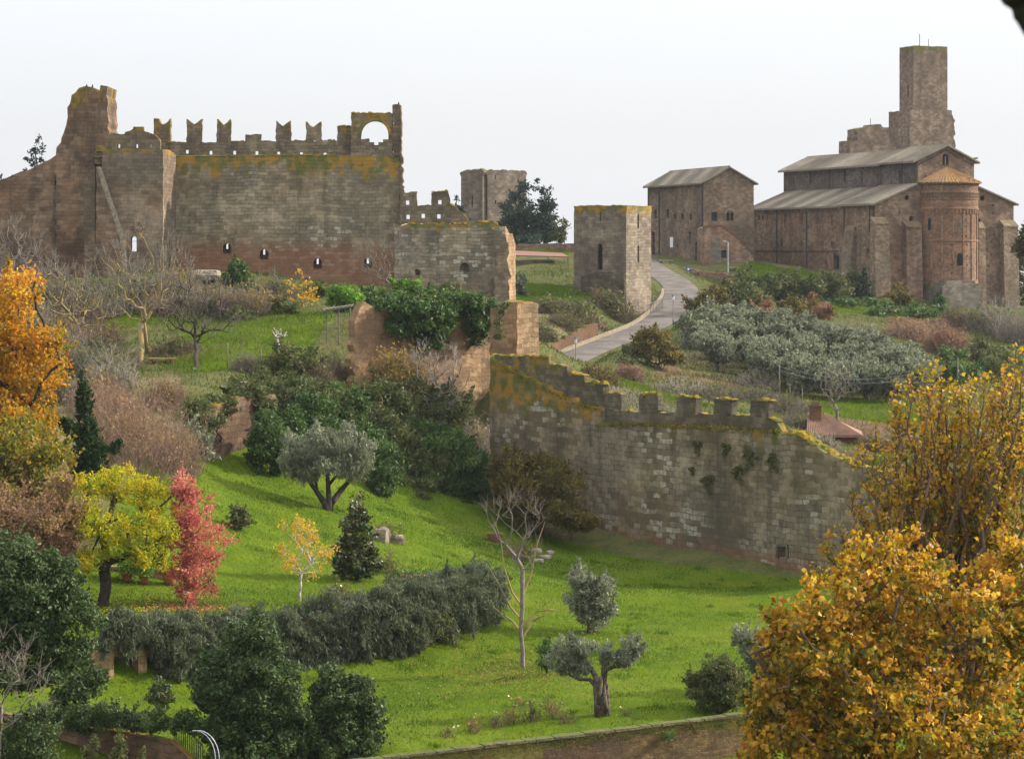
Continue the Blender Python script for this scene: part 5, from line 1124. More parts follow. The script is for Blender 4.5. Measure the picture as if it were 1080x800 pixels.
# utility pole and wires
def post(name, label, px, d, H, r=.07, mat='greywood', lean=0, cat='pole', group=None):
    b = on(px, d); m = MB(); m.tube([b - [0, 0, .3], b + [lean * .5, 0, H * .5], b + [lean, 0, H]], [r * 1.15, r, r * .85], 7); o = m.build(name, M[mat], None, True); o.data.transform(__import__('mathutils').Matrix.Translation(tuple(-b))); o.location = tuple(b); tag(o, label, cat, group); return b
b1 = post('utility_pole', 'thin grey wooden utility pole at the lower edge of the olive grove', 822, 240, 3.6)
b2 = post('utility_pole', 'weathered wooden pole beyond the golden tree carrying the far ends of the wires', 1010, 252, 5.2)
for k, (za, zb) in enumerate(((3.4, 4.9), (3.0, 4.4))):
    p, q = b1 + [0, 0, za], b2 + [0, 0, zb]; m = MB(); m.tube([p + (q - p) * f - [0, 0, 1.6 * 4 * f * (1 - f)] for f in np.linspace(0, 1, 16)], .022, 4); o = m.build('overhead_wire', M['iron']); tag(o, ('upper' if k == 0 else 'lower') + ' sagging overhead wire in front of the olive grove', 'wire', 'overhead wires')
for i, (px, d, h, lb) in enumerate(((240, 198, 2.2, 'grey fence post at the top of the stone garden steps'), (275, 196, 2.0, 'grey fence post right of the stone garden steps'), (833, 239, 2.0, 'short grey fence post just right of the utility pole'), (846, 238, 2.0, 'short grey fence post behind the brick chimney'))):
    post('fence_post', lb, px, d, h, .06, cat='post', group='rough fence posts')
# rusticated garden retaining wall and stone steps
gw_, pGW = walled('garden_retaining_wall', 'reddish stone retaining wall beneath bushes at the back of the lawn', 'retaining wall', P(205, 0, 170), P(292, 0, 179), [(205, 510), (206, 446), (220, 432), (240, 424), (262, 419), (292, 415), (292, 505)], M['castle_red'], 1.0, .1, 103)
stp = thing('stone_steps', 'pale stone steps climbing beside bushes to the castle terrace', 'steps', on(250, 184))
for i, (px0, px1, y) in enumerate(((216, 232, 424), (221, 238, 418), (226, 246, 412), (232, 262, 407.5), (252, 275, 402.5))):
    d = 181 + i * 1.1; a, b = P(px0, y, d), P(px1, y, d); m = MB(); m.box(((a[0] + b[0]) / 2, d + .5, a[2] - .75), (b[0] - a[0], 1.0, .75), (1, .03)); m.build('step', M['stone'], stp, bevel=.04)
# wooden table-bench on the castle terrace
b = on(171, 204); tb = thing('wooden_table', 'long rustic wooden table standing on the grass terrace below the castle', 'table', b); k = 204 / F
m = MB(); z = P(0, 377.5, 204)[2] - b[2]
for j in range(4): m.box(b + [0, -.45 + j * .3, z - .09], (27 * k, .27, .09), (1, .03))
m.build('tabletop', M['wood'], tb)
for sx in (-1, 1):
    for sy in (-1, 1): m = MB(); m.box(b + [sx * 11.5 * k, sy * .4, -.2], (.17, .17, z + .1)); m.build('leg', M['wood'], tb)
# pergola
b = hit(358, 356, 185); dp = b[1]; pg = thing('pergola', 'rough grey wooden pergola at the left end of the cliff wall', 'pergola', b); zz = P(0, 327, dp)[2]
for x in (345, 357, 369):
    for dd in (dp - 1.5, dp + 2): q = on(x, dd); m = MB(); m.tube([q - [0, 0, .2], np.array([q[0], q[1], zz + .1])], .065, 5); m.build('post', M['greywood'], pg)
m = MB()
for dd in (dp - 1.9, dp, dp + 2.3): m.tube([np.array([P(341, 0, dp)[0], dd, zz - .1]), np.array([P(373, 0, dp)[0], dd, zz + .35])], .06, 5)
for x in range(343, 373, 4): m.tube([np.array([P(x, 0, dp)[0], dp - 2.3, zz + .1 + (x - 343) * .012]), np.array([P(x, 0, dp)[0], dp + 2.7, zz + .14 + (x - 343) * .012])], .04, 4)
m.build('roof_poles', M['greywood'], pg)
# rocks: one lumpy boulder generator
def rock(name, label, px, py, rx, ry, d, mat, seed, cat='stone', group=None, flat=1.0, depth=1.0):
    r = np.random.default_rng(seed); c = P(px, py, d); bm = bmesh.new(); bmesh.ops.create_cube(bm, size=1.6); bmesh.ops.subdivide_edges(bm, edges=bm.edges[:], cuts=3, use_grid_fill=True)
    a = r.normal(0, 1, (6, 3))
    for v in bm.verts:
        p = np.array(v.co); n = p / (np.linalg.norm(p) + 1e-9); q = p * .62 + n * .42 + .10 * np.sin(p @ a.T * 2.2).sum() * n * .35 + r.normal(0, .025, 3); v.co = (q[0] * rx * d / F, q[1] * rx * d / F * depth, q[2] * ry * d / F)
    me = bpy.data.meshes.new(name); bm.to_mesh(me); bm.free(); me.materials.append(mat); me.uv_layers.new(name='UVMap'); o = bpy.data.objects.new(name, me); COL.objects.link(o); o.location = tuple(c); o.rotation_euler = (0, 0, r.uniform(-.4, .4)); tag(o, label, cat, group)
rock('boulder', 'upright weathered tree stump like boulder on the lawn', 403, 565, 9, 10, hit(403, 571)[1], M['stone'], 1)
rock('stone_block', 'pale tilted stone block lying right of the upright boulder', 419, 569, 9, 6, hit(419, 572)[1], M['whitestone'], 2)
rock('stone_slab', 'long flat pale stone slab on the rocky bank below the castle window', 218, 290, 17, 6.5, 264, M['stone'], 3)
for i, (px, py, rx, ry, d, lb) in enumerate(((196, 297, 11, 7, 262, 'mossy rock on the bank left of the long flat slab'), (232, 312, 14, 8, 256, 'mossy rock in the middle of the bank under the flat slab'), (252, 325, 14, 7, 250, 'pale rock at the foot of the rocky bank'), (210, 312, 10, 7, 257, 'small rock on the bank below the left end of the flat slab'), (288, 302, 15, 8, 268, 'reddish wall stump at the castle foot beside the rocky bank'), (150, 300, 18, 8, 262, 'low mossy rock behind the lichen covered bare tree'))):
    rock('bank_rock', lb, px, py, rx, ry, d, M['rubble'] if i != 4 else M['castle_red'], 10 + i, group='rocks on the castle bank')
for i, (px, py, rx, lb) in enumerate(((566, 581, 6, 'whitish rubble stone topmost of the little heap'), (575, 588, 7, 'whitish rubble stone at the right of the little heap'), (568, 592, 6, 'whitish rubble stone at the front of the little heap'), (580, 583, 4.5, 'smallest whitish rubble stone at the back of the heap'))):
    rock('rubble_stone', lb, px, py, rx, 3.2, hit(px, py + 1)[1], M['whitestone'], 20 + i, group='rubble heap on the lawn')
# round brick well
h = hit(522, 571); w_ = thing('well', 'low square brick well head in front of the olive brown bush', 'well', h); k = h[1] / F; m = MB(); s = 16 * k
for sx, sy, a, b in ((0, -1, s, .35), (0, 1, s, .35), (-1, 0, .35, s - .7), (1, 0, .35, s - .7)): m.box(h + [sx * (s - .35) / 2, sy * (s - .35) / 2, -.2], (a if sx == 0 else .35, b if sx else .35, 12 * k))
m.build('rim', M['brickwall'], w_); m = MB(); m.box(h + [0, 0, -.1], (s - .7, s - .7, .4)); m.build('water_cover', M['iron'], w_)
m = MB(); m.tube([h + [.1, 0, 0], h + [.1, 0, 20 * k]], .03, 5); m.build('pump_rod', M['iron'], w_)
# planter trough on lawn
h = hit(432, 610); tr = thing('planter_trough', 'small terracotta edged planting bed on the lawn right of the magnolia', 'planter', h); m = MB(); m.box(h + [.25, 0, -.1], (1.5, .7, .35), (1, -.2)); m.build('trough', M['terracotta'], tr)
r = np.random.default_rng(8); leaf_mesh('plants', h + np.array([-.1, 0, .3]) + r.normal(0, 1, (500, 3)) * [.7, .3, .13], r.normal(.5, .2, 500), .14, L['ivy'], tr)
# terrace of pots behind the yellow tree
hw = thing('garden_house_wall', 'low pinkish plastered garden wall with potted plants before it', 'wall', on(150, 139.4)); pq = Pl(P(95, 0, 139.4)[:2], (1, 0.02))
m = MB(); m.slab(pq, pq.pts([(118, 650), (118, 600), (190, 604), (190, 650)]), (), 0, -.5); m.build('wall', M['plasterpink'], hw); m = MB(); m.slab(pq, pq.pts([(117, 600), (117, 597), (191, 601), (191, 604)]), (), .08, -.58); m.build('coping', M['tilered'], hw)
def pot(px, py, r_, hgt, d, label, leafy, name='flower_pot'):
    b = P(px, py, d); b[2] = G(b[0], b[1]); t = thing(name, label, 'plant pot', b, 'terracotta pots by the garden wall'); m = MB(); m.lathe(b - [0, 0, .03], [(0, 0), (r_ * .62, 0), (r_ * .8, hgt * .4), (r_, hgt * .9), (r_ * 1.1, hgt * .9), (r_ * 1.1, hgt), (r_ * .9, hgt), (r_ * .85, hgt * .9), (0, hgt * .88)], 16); m.build('pot', M['terracotta'], t, True)
    if leafy:
        r = np.random.default_rng(int(px)); c = b + [0, 0, hgt + .45]; leaf_mesh('plant', c + r.normal(0, 1, (900, 3)) * [.38, .3, .3], r.normal(.5, .2, 900), .14, L[leafy], t)
pot(134, 634, .34, .5, 138, 'terracotta pot with a bright green bush, leftmost by the garden wall', 'lime'); pot(152, 634, .3, .5, 138, 'terracotta pot with a green bush in the middle by the garden wall', 'lime'); pot(179, 632, .48, .95, 138.5, 'large bulging empty terracotta jar by the garden wall', None, 'terracotta_jar'); rock('garden_stone', 'round grey stone on the paving between the pots', 167, 628, 4, 3, 138, M['stone'], 31)
# wall with openings under the long hedge
uw = thing('arcaded_wall', 'brown stone retaining wall with shadowed openings under the hanging hedge', 'retaining wall', on(200, 127.5)); A_, B_ = P(100, 0, 120)[:2], P(300, 0, 128.5)[:2]; pU = Pl(A_, B=B_); C_ = P(432, 0, 132.5)[:2]; pU2 = Pl(B_, B=C_)
m = MB(); ops = [pU.rect(120, 146, 692, 736), pU.rect(155, 177, 692, 734), pU.rect(187, 204, 692, 732)]
m.slab(pU, rough([(0, -25), (0, -19.5), (pU.sz(300, 700)[0], -19.5), (pU.sz(300, 700)[0], -25)], .7, .03, 111, -22), ops, 0, -.6); m.build('wall', M['tan'], uw)
m = MB(); L2 = np.linalg.norm(C_ - B_); m.slab(pU2, rough([(.0, -25), (0, -19.8), (L2, -20.2), (L2, -25)], .7, .03, 112, -22), (), 0, -.6); m.build('end_wall', M['cliff'], uw)
m = MB(); m.slab(pU, [(0, -25), (pU.sz(215, 700)[0], -25), (pU.sz(215, 700)[0], -19.55), (0, -19.55)], (), -1.1, -1.5); m.build('back_wall', M['cliff'], uw)
for op in ops[:1]: m = MB(); m.slab(pU, [(op[0][0], -22.35), (op[1][0], -22.35), (op[1][0], -22.15), (op[0][0], -22.15)], (), .1, -.9); m.build('threshold', M['stone'], uw)
# lower left brown wall, box hedge fence and arched pipe
ll = thing('plot_wall', 'dark brown plastered wall below the clipped hedge in the lower left corner', 'wall', P(130, 790, 110)); A_, B_ = P(40, 0, 112.5)[:2], P(206, 0, 107)[:2]; pV = Pl(A_, B=B_); zt2 = P(120, 768, 110)[2]
m = MB(); m.slab(pV, rough([(-3, -28), (-3, zt2), (pV.sz(180, 770)[0], zt2 - .1), (pV.sz(206, 780)[0], zt2 - 1.0), (pV.sz(206, 780)[0], -28)], .7, .03, 115, -24), (), 0, -.4); m.build('wall', M['castle_red'], ll)
fr = thing('wire_fence', 'thin dark metal fence curving down at the end of the plot wall', 'fence', P(210, 790, 107)); m = MB()
for i in range(14):
    f = i / 13; x = P(184 + 34 * f, 0, 108.5)[0]; y = 108.6 - 1.5 * f; zb = -23.6 - f; ztp = P(0, 765 + 16 * f * f, 108)[2]; m.tube([(x, y, zb), (x, y, ztp)], .022, 4)
    if i: m.tube([pv_, (x, y, ztp - .05)], .025, 4); m.tube([(pv_[0], pv_[1], pv_[2] - .9), (x, y, ztp - .95)], .02, 4)
    pv_ = (x, y, ztp - .05)
m.build('bars', M['iron'], fr)
def hoop(dx, label):
    m = MB(); c = P(205 + dx, 800, 104); R_ = 24 * 104 / F; m.tube([c + [R_ * math.sin(a) * .92, 0.02, R_ * 1.25 * math.cos(a)] for a in np.linspace(-.1, 1.75, 16)], .019, 7); o = m.build('bent_pipe', M['galv'], None, True); tag(o, label, 'pipe', 'curved galvanised pipes')
hoop(0, 'inner of two parallel curved silver pipes by the big dark laurel'); hoop(4, 'outer of two parallel curved silver pipes by the big dark laurel')
# dark masonry edge of the opening the photographer stands in
ob = bmesh.new(); outl = [(1052, -60), (1054.5, 0), (1058, 5), (1062, 7.6), (1066, 9.5), (1067.5, 12), (1067, 14), (1069, 19), (1073.5, 26), (1079.5, 36), (1083, 44), (1088, 70), (1090, 130), (1240, 130), (1240, -60)]
pl = Pl((.9, 7.3), (1, 0)); m = MB(); m.slab(pl, rough(pl.pts(outl), .012, .0012, 120), (), .35, 0); ob.free(); o = m.build('stone_arch_edge', M['arch']); tag(o, 'dark out of focus stone edge in the top right corner, close to the viewer', 'stone edge')
# ------------------------------------------------------------------ trees and shrubs
LW = 'trees on the lawn'
# --- big golden trees at the lower right, close to the viewer
b = np.array([P(930, 0, 74)[0], 74, -28.3])
big = [E(900, 720, 105, 75, 74), E(985, 650, 90, 70, 75), E(855, 690, 60, 62, 73), E(1040, 760, 70, 80, 74), E(845, 775, 75, 45, 73), E(930, 600, 55, 40, 74.5), E(1060, 640, 45, 70, 76), E(885, 640, 42, 42, 73), E(810, 735, 22, 26, 73), E(822, 655, 12, 26, 73), E(955, 770, 90, 60, 72), E(1078, 590, 30, 40, 76), E(1090, 700, 30, 70, 75)]
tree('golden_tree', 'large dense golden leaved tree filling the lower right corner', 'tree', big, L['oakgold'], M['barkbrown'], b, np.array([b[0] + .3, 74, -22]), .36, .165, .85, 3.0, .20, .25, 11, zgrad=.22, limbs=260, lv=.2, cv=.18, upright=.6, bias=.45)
def upright_tree(name, label, tops, d, zfork, base, leaf, bark, seed, lsize=.14, nleaf=19000):
    """many steep stems rising from one fork, leaves along their side twigs"""
    r = np.random.default_rng(seed); t = thing(name, label, 'tree', base); b = np.array(base); fork = b + np.array([0, 0, zfork - b[2]])
    e0, e1, ra, rb = [b - [0, 0, .3]], [fork], [.3], [.24]; T0, T1 = [], []
    for (px, pt, pl_) in tops:
        for j in range(3):
            dd = d + r.uniform(-2.6, 2.6); tip = P(px + r.normal(0, 7), pt + abs(r.normal(0, 16)) * (j > 0), dd); foot = P(px * .55 + 985 * .45 + r.normal(0, 9), pl_, dd * .6 + d * .4)
            pts = [fork, fork * .5 + foot * .5 + [0, 0, -.3], foot]; n = 7
            for i in range(1, n + 1): f = i / n; pts.append(foot + (tip - foot) * f + r.normal(0, .13, 3) * [1, 1, 0])
            R_ = np.linspace(.085, .012, len(pts))
            for i in range(len(pts) - 1):
                e0.append(pts[i]); e1.append(pts[i + 1]); ra.append(R_[i]); rb.append(R_[i + 1])
                if i < 2: continue
                for k in range(5):
                    f = r.uniform(); s_ = pts[i] + (pts[i + 1] - pts[i]) * f; u = r.normal(0, .55, 3); u[2] = abs(u[2]) + .75; u /= np.linalg.norm(u); Lh = r.uniform(.3, 1.0) * (1.1 - i / len(pts) * .6); q = s_ + u * Lh
                    e0.append(s_); e1.append(q); ra.append(.012); rb.append(.006); T0.append(s_); T1.append(q)
    edges_mesh('trunk', e0, e1, ra, rb, bark, t, 5)
    T0, T1 = np.array(T0), np.array(T1); wgt = r.uniform(0, 1, len(T0)) ** 2.2; k = r.choice(len(T0), nleaf, p=wgt / wgt.sum()); f = r.uniform(.35, 1.05, nleaf)[:, None]
    C = T0[k] + (T1[k] - T0[k]) * f + r.normal(0, .11, (nleaf, 3)); cv = r.normal(0, .2, len(T0))[k]
    leaf_mesh('crown', C, np.clip(.46 + cv + r.normal(0, .19, nleaf), 0, 1), lsize, leaf, t, .8, 0, r, .4)
b = np.array([P(1010, 0, 82)[0], 82, -27.8])
TP = [(862, 580, 680), (880, 560, 670), (905, 520, 650), (920, 480, 640), (935, 450, 620), (945, 420, 600), (958, 400, 590), (968, 392, 580), (978, 394, 580), (990, 415, 590), (1000, 400, 590), (1012, 420, 590), (1022, 408, 590), (1035, 425, 590), (1045, 400, 590), (1055, 395, 590), (1066, 378, 580), (1074, 376, 580), (1085, 390, 580), (1098, 385, 580), (1085, 440, 600), (1100, 430, 600), (1092, 500, 620), (1075, 540, 640), (915, 545, 660), (950, 500, 640), (985, 480, 620), (1030, 480, 620), (1070, 470, 620)]
upright_tree('golden_tree', 'taller thin golden tree with many upright brown stems behind the dense golden tree', TP, 82, -19, b, L['oakgold'], M['barkbrown'], 12)
# --- left edge
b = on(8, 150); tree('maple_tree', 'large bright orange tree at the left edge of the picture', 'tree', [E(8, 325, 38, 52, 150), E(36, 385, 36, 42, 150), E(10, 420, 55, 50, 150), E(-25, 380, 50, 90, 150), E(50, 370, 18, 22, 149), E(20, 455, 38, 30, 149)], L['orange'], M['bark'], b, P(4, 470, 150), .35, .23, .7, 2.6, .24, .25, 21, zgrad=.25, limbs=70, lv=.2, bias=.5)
b = on(25, 138); tree('mixed_autumn_tree', 'olive and yellow leaved tree under the bright orange tree', 'tree', [E(25, 475, 45, 42, 138), E(-10, 500, 40, 55, 138), E(50, 500, 30, 34, 138), E(20, 530, 45, 34, 137)], L['yellolive'], M['barkbrown'], b, P(22, 530, 138), .22, .24, .6, 2.6, .28, .3, 22, limbs=60, lv=.22, zgrad=-.2)
scrub('autumn_shrub', 'loose pinkish brown shrub behind the dark laurel at the left edge', 'shrub', 22, 600, 52, 105, 130, M['barkpink'], 260, 23, leaf=L['pinkscrub'], lcover=2.2)
scrub('autumn_shrub', 'pinkish brown shrub with sparse leaves left of the yellow green tree', 'shrub', 62, 600, 24, 80, 134, M['barkpink'], 140, 24, leaf=L['pinkscrub'], lcover=1.6)
shrub('autumn_shrub', 'rust and yellow leaved shrub under the olive and yellow leaved tree', 'shrub', [E(28, 552, 48, 34, 131), E(65, 565, 24, 40, 131), E(60, 525, 22, 28, 132), E(5, 545, 30, 40, 131)], L['pinkscrub'], None, .55, 3.0, .35, .4, 29, bias=.55, lv=.25, cv=.2)
b = on(90, 152); t = tree('cypress_tree', 'narrow dark green cypress with two arms spreading sideways', 'tree', [E(87, 412, 6, 26, 152), E(90, 440, 12, 32, 152), E(92, 470, 18, 30, 152), E(95, 500, 22, 30, 152), E(62, 444, 11, 4, 151), E(73, 452, 9, 7, 151), E(116, 474, 10, 5, 151), E(125, 468, 6, 4, 151)], L['cypress'], M['bark'], b, P(90, 470, 152), .16, .2, .45, 5, .2, .2, 25, upright=1.6, limbs=50)
b = on(108, 133); tree('locust_tree', 'yellow green leaved tree with a forked dark trunk beside the red tree', 'tree', [E(88, 522, 24, 24, 132), E(125, 510, 30, 20, 134), E(160, 528, 25, 28, 134), E(108, 560, 32, 28, 132), E(150, 565, 32, 28, 132), E(170, 590, 14, 12, 132), E(95, 590, 20, 18, 131), E(152, 586, 18, 8, 131), E(80, 550, 14, 20, 132), E(178, 560, 12, 16, 132)], L['yelgreen'], M['bark'], b, P(112, 592, 133), .33, .15, .45, 2.6, .34, .3, 26, limbs=45, zgrad=.15, lv=.2, expo=.55)
b = on(198, 134); tree('red_tree', 'slender tree with coral red leaves beside the yellow green tree', 'tree', [E(197, 512, 15, 20, 134), E(207, 540, 27, 24, 134), E(214, 572, 27, 24, 134), E(205, 600, 27, 24, 134), E(203, 622, 24, 13, 134), E(190, 575, 20, 34, 134), E(198, 545, 18, 30, 134)], L['red'], M['barkbrown'], b, P(198, 560, 134), .12, .13, .6, 1.7, .36, .2, 27, limbs=90, lv=.2)
E0 = [E(40, 640, 48, 62, 106), E(72, 670, 34, 62, 106), E(15, 610, 40, 55, 106), E(20, 690, 50, 50, 106), E(62, 610, 26, 30, 106), E(-15, 650, 40, 70, 106), E(80, 720, 24, 30, 105)]
shrub('laurel_bush', 'huge dark glossy laurel bush at the left edge of the picture', 'bush', E0, L['laurel'], .19, .5, 5.0, .26, .5, 31, shoots=.08, cv=.12, upright=.7, base=on(35, 106), lv=.22)
bare_tree('bare_shrub', 'bare grey twiggy shrub in the lower left corner', 'shrub', [E(10, 725, 42, 42, 99), E(-5, 700, 40, 35, 99)], M['barkgrey'], on(-5, 99), P(0, 770, 99), .06, 90, 6, .8, 32, .2, rt=.010)
shrub('laurel_shrub', 'dark leafy shrub at the bottom left in front of the plot wall', 'shrub', [E(35, 775, 30, 34, 100), E(15, 790, 30, 25, 100), E(50, 795, 18, 22, 100)], L['laurel'], .13, .5, 4, .3, .4, 33, base=on(35, 100), upright=.8, bias=.6)
for i, (px, py, h, lb) in enumerate(((98, 815, 50, 'tall leafy sprig before the plot wall, nearer the left corner'), (127, 818, 55, 'tall leafy sprig before the middle of the plot wall'), (149, 820, 32, 'short leafy sprig before the plot wall near the fence'))):
    d = 99.; shrub('wall_sprig', lb, 'shrub', [E(px, py - h * .55, 6, h * .42, d), E(px - 4, py - h * .3, 7, h * .3, d)], L['bramble'], .12, .5, 2.6, .5, .3, 34 + i, base=on(px, d), group='leafy sprigs before the plot wall', upright=1, bias=.6)
hb = [E(x, 752 + (x - 70) * .10, 15, 15 - (x - 60) * .03, 111.6 - (x - 60) * .03) for x in range(62, 215, 15)]
shrub('clipped_hedge', 'low clipped green hedge along the top of the plot wall', 'hedge', hb, L['laurel'], .12, .55, 5, .5, .4, 38, bias=.62)
b = hit(167, 753); tree('citrus_tree', 'little round green citrus tree on the lower lawn by the hedge wall', 'tree', [E(167, 733, 13, 12, b[1]), E(168, 721, 6, 9, b[1]), E(174, 738, 9, 8, b[1])], L['magnolia'], M['bark'], b, b + [0, 0, .55], .05, .12, .5, 4, .35, .3, 39, limbs=20)
# --- foreground laurels
shrub('laurel_bush', 'large rounded dark laurel bush beside the curved silver pipes', 'bush', [E(262, 715, 50, 58, 108), E(280, 740, 40, 60, 107.5), E(245, 750, 40, 50, 107.5), E(268, 672, 30, 28, 108), E(300, 760, 26, 45, 107.5), E(225, 720, 22, 38, 108), E(265, 785, 54, 40, 107.5)], L['laurel'], .17, .5, 5.5, .24, .5, 41, shoots=.08, cv=.12, upright=.6, base=on(265, 108), lv=.22)
shrub('laurel_bush', 'smaller dark laurel bush just behind the left end of the low brick wall', 'bush', [E(360, 755, 40, 40, 109), E(385, 765, 25, 30, 109), E(340, 770, 24, 32, 109), E(352, 722, 22, 22, 109), E(375, 735, 20, 24, 109), E(362, 785, 42, 26, 109)], L['laurel'], .17, .5, 5.5, .28, .5, 42, shoots=.08, cv=.12, upright=.6, base=on(362, 109), lv=.22)
# --- long hanging hedge
hd = []
for px, py, rx, ry, d in ((120, 664, 18, 14, 128), (140, 666, 20, 18, 128), (160, 670, 20, 22, 128), (180, 674, 20, 26, 128), (200, 676, 22, 30, 128), (222, 674, 22, 30, 128.5), (246, 670, 22, 32, 129), (270, 668, 24, 32, 129), (296, 664, 24, 30, 129.5), (322, 660, 26, 30, 130), (350, 656, 28, 34, 130.5), (380, 656, 28, 36, 131), (405, 652, 30, 40, 132), (430, 648, 30, 40, 133), (455, 643, 30, 44, 135), (480, 638, 30, 42, 137), (502, 635, 28, 40, 139), (520, 630, 18, 32, 141), (186, 690, 12, 20, 127), (205, 702, 14, 20, 127)): hd.append(E(px, py - (4 if px < 230 else 0), rx, ry, dw(px) + .5 if px < 300 else d, 1.2))
for px in range(180, 440, 15):
    yb = 736 if px < 300 else 733 - (px - 300) * .26; hd.append(E(px, (645 + yb) / 2 + (6 if px % 2 else 0), 15, (yb - 645) / 2 - (8 if px % 2 else 0), dw(px) - .75, .9))
for px in range(112, 180, 11): hd.append(E(px, 664 + 3 * (px % 3), 10, 12 + 4 * (px % 4), dw(px) - .6, .8))
shrub('long_hedge', 'long grey green hedge trailing over the retaining wall across the lawn', 'hedge', hd, L['rosemary'], .26, .2, 6.0, .42, .5, 43, bias=.5, upright=2.2, lv=.13, cv=.12, shoots=.45, shoot_up=-1.1)
shrub('mound_bush', 'grey green mounded bush rising behind the right end of the long hedge', 'bush', [E(495, 612, 32, 17, 146), E(470, 612, 22, 13, 146), E(515, 620, 22, 20, 145)], L['rosemary'], .26, .2, 6, .42, .5, 44, bias=.55, upright=1.6, lv=.13, cv=.12, shoots=.4, shoot_up=-.8)
shrub('hedge_creeper', 'yellowish creeper patch growing over the middle of the long hedge', 'creeper', [E(448, 655, 24, 20, 133), E(425, 668, 14, 10, 131), E(465, 660, 14, 16, 134)], L['yellolive'], .15, .5, .9, .5, .5, 45, bias=.22)
# --- lawn trees
b = hit(345, 538); d = b[1]
t = thing('olive_tree', 'broad silvery olive tree with a three limbed trunk in front of the dark thicket', 'tree', b); m = MB()
for L_, R_ in (([(345, 541), (343, 531), (334, 518), (324, 504), (315, 490)], [.30, .24, .17, .13, .06]), ([(346, 541), (347, 528), (346, 512), (345, 495), (342, 480)], [.26, .2, .16, .12, .06]), ([(348, 541), (352, 527), (362, 514), (372, 503), (380, 488)], [.28, .23, .18, .13, .06]), ([(346, 512), (356, 500), (362, 482)], [.12, .09, .05]), ([(334, 518), (333, 500), (330, 482)], [.11, .08, .05])):
    m.tube([P(x, y, d + .2 * math.sin(i * 2.1 + x)) for i, (x, y) in enumerate(L_)], R_, 8)
m.build('trunk', M['bark'], t, True); rng = np.random.default_rng(51)
els = [E(312, 482, 20, 25, d), E(334, 473, 22, 24, d), E(362, 471, 24, 24, d), E(382, 480, 16, 24, d), E(345, 490, 34, 14, d), E(322, 496, 18, 13, d), E(370, 496, 20, 13, d)]
C, v, CC, SH = crown_leaves(els, .27, .2, 3.8, .30, rng, .3, bias=.55, shoots=.5, shoot_up=1.3); leaf_mesh('crown', C, v, .27, L['olive'], t, .2, 0, rng, 1.8)
b = hit(250, 558); shrub('round_shrub', 'small dull round shrub alone on the upper lawn', 'shrub', [E(250, 545, 14, 14, b[1]), E(258, 548, 9, 9, b[1])], L['bramble'], None, .5, 4.5, .35, .4, 52, base=b)
b = hit(316, 635); t = bare_tree('birch_tree', 'slim pale stemmed young tree with sparse yellow leaves', 'tree', [E(312, 575, 20, 30, b[1]), E(330, 570, 18, 26, b[1]), E(320, 590, 26, 22, b[1])], M['birch'], b, b + [.1, 0, 1.6], .075, 50, 4, .6, 53, .2, leaf=L['gold'], lcover=.5, lsize=.16, rt=.014)
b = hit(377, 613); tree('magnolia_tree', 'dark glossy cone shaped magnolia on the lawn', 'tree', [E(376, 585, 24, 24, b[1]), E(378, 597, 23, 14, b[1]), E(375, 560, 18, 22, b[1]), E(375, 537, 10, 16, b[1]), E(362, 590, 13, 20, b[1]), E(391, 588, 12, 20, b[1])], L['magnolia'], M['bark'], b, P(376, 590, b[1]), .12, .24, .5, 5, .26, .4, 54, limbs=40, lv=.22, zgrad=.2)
for i, (px, py, h, lb, lf) in enumerate(((357, 632, 22, 'flowering sprigs with pale petals in front of the magnolia', 'flower'), (372, 640, 28, 'tall weedy sprigs at the hedge in front of the magnolia', None), (411, 572, 26, 'pale flowering stems behind the stone block', 'flower'), (408, 606, 26, 'loose beige twiggy weed right of the magnolia', None))):
    b = hit(px, py); s = scrub('flower_sprigs', lb, 'plant', px, py, 11, h, b[1], M['barkbrown'], 26, 55 + i, leaf=L['rough'], lcover=.6, group='sprigs on the upper lawn')
    if lf: r = np.random.default_rng(i); C = b + np.stack([r.normal(0, .4, 8), r.normal(0, .4, 8), h * b[1] / F * r.uniform(.6, 1.0, 8)], 1); leaf_mesh('petals', C, np.ones(8), .11, M['flower'], s, .9, .5, r)
b = hit(551, 705); d = b[1]
bare_tree('bare_tree', 'tall bare pruned tree with curved side branches on the lawn', 'tree', [E(540, 535, 22, 14, d), E(560, 540, 24, 16, d), E(550, 580, 20, 30, d), E(525, 545, 16, 14, d)], M['barkgrey'], b, P(551, 600, d), .12, 70, 6, .9, 61, .3, None, None, .0085, .9, expo=.68)
tb_ = bpy.data.objects['bare_tree']; m = MB()
for L_ in ([(551, 655), (538, 640), (524, 612), (514, 596)], [(551, 640), (540, 625), (532, 600), (528, 570), (522, 550)], [(551, 672), (562, 655), (574, 648), (585, 630)], [(551, 668), (540, 655), (530, 648), (520, 640)], [(552, 625), (560, 605), (566, 575), (575, 550)], [(552, 660), (566, 645), (580, 642), (590, 645)]):
    m.tube([P(x, y, d) + [0, (i % 2) * .25, 0] for i, (x, y) in enumerate(L_)], np.linspace(.075, .015, len(L_)), 5)
m.build('side_branches', M['barklichen'], tb_)
shrub('twiggy_bush', 'small round grey twiggy bush beside the rubble heap', 'bush', [E(548, 585, 15, 14, 172)], L['drygold'], .16, .3, 1.5, .4, .5, 62, base=hit(548, 598), bias=.3)
b = on(622, 140); d = b[1]; tree('young_olive_tree', 'upright leafy young olive tree behind the gnarled olive', 'tree', [E(620, 622, 22, 24, d), E(632, 628, 18, 24, d), E(612, 632, 16, 24, d), E(622, 645, 20, 20, d)], L['olive'], M['olivebark'], b, P(621, 655, d), .13, .2, .32, 3.6, .35, .35, 63, upright=.9, limbs=30)
b = hit(635, 757); d = b[1]
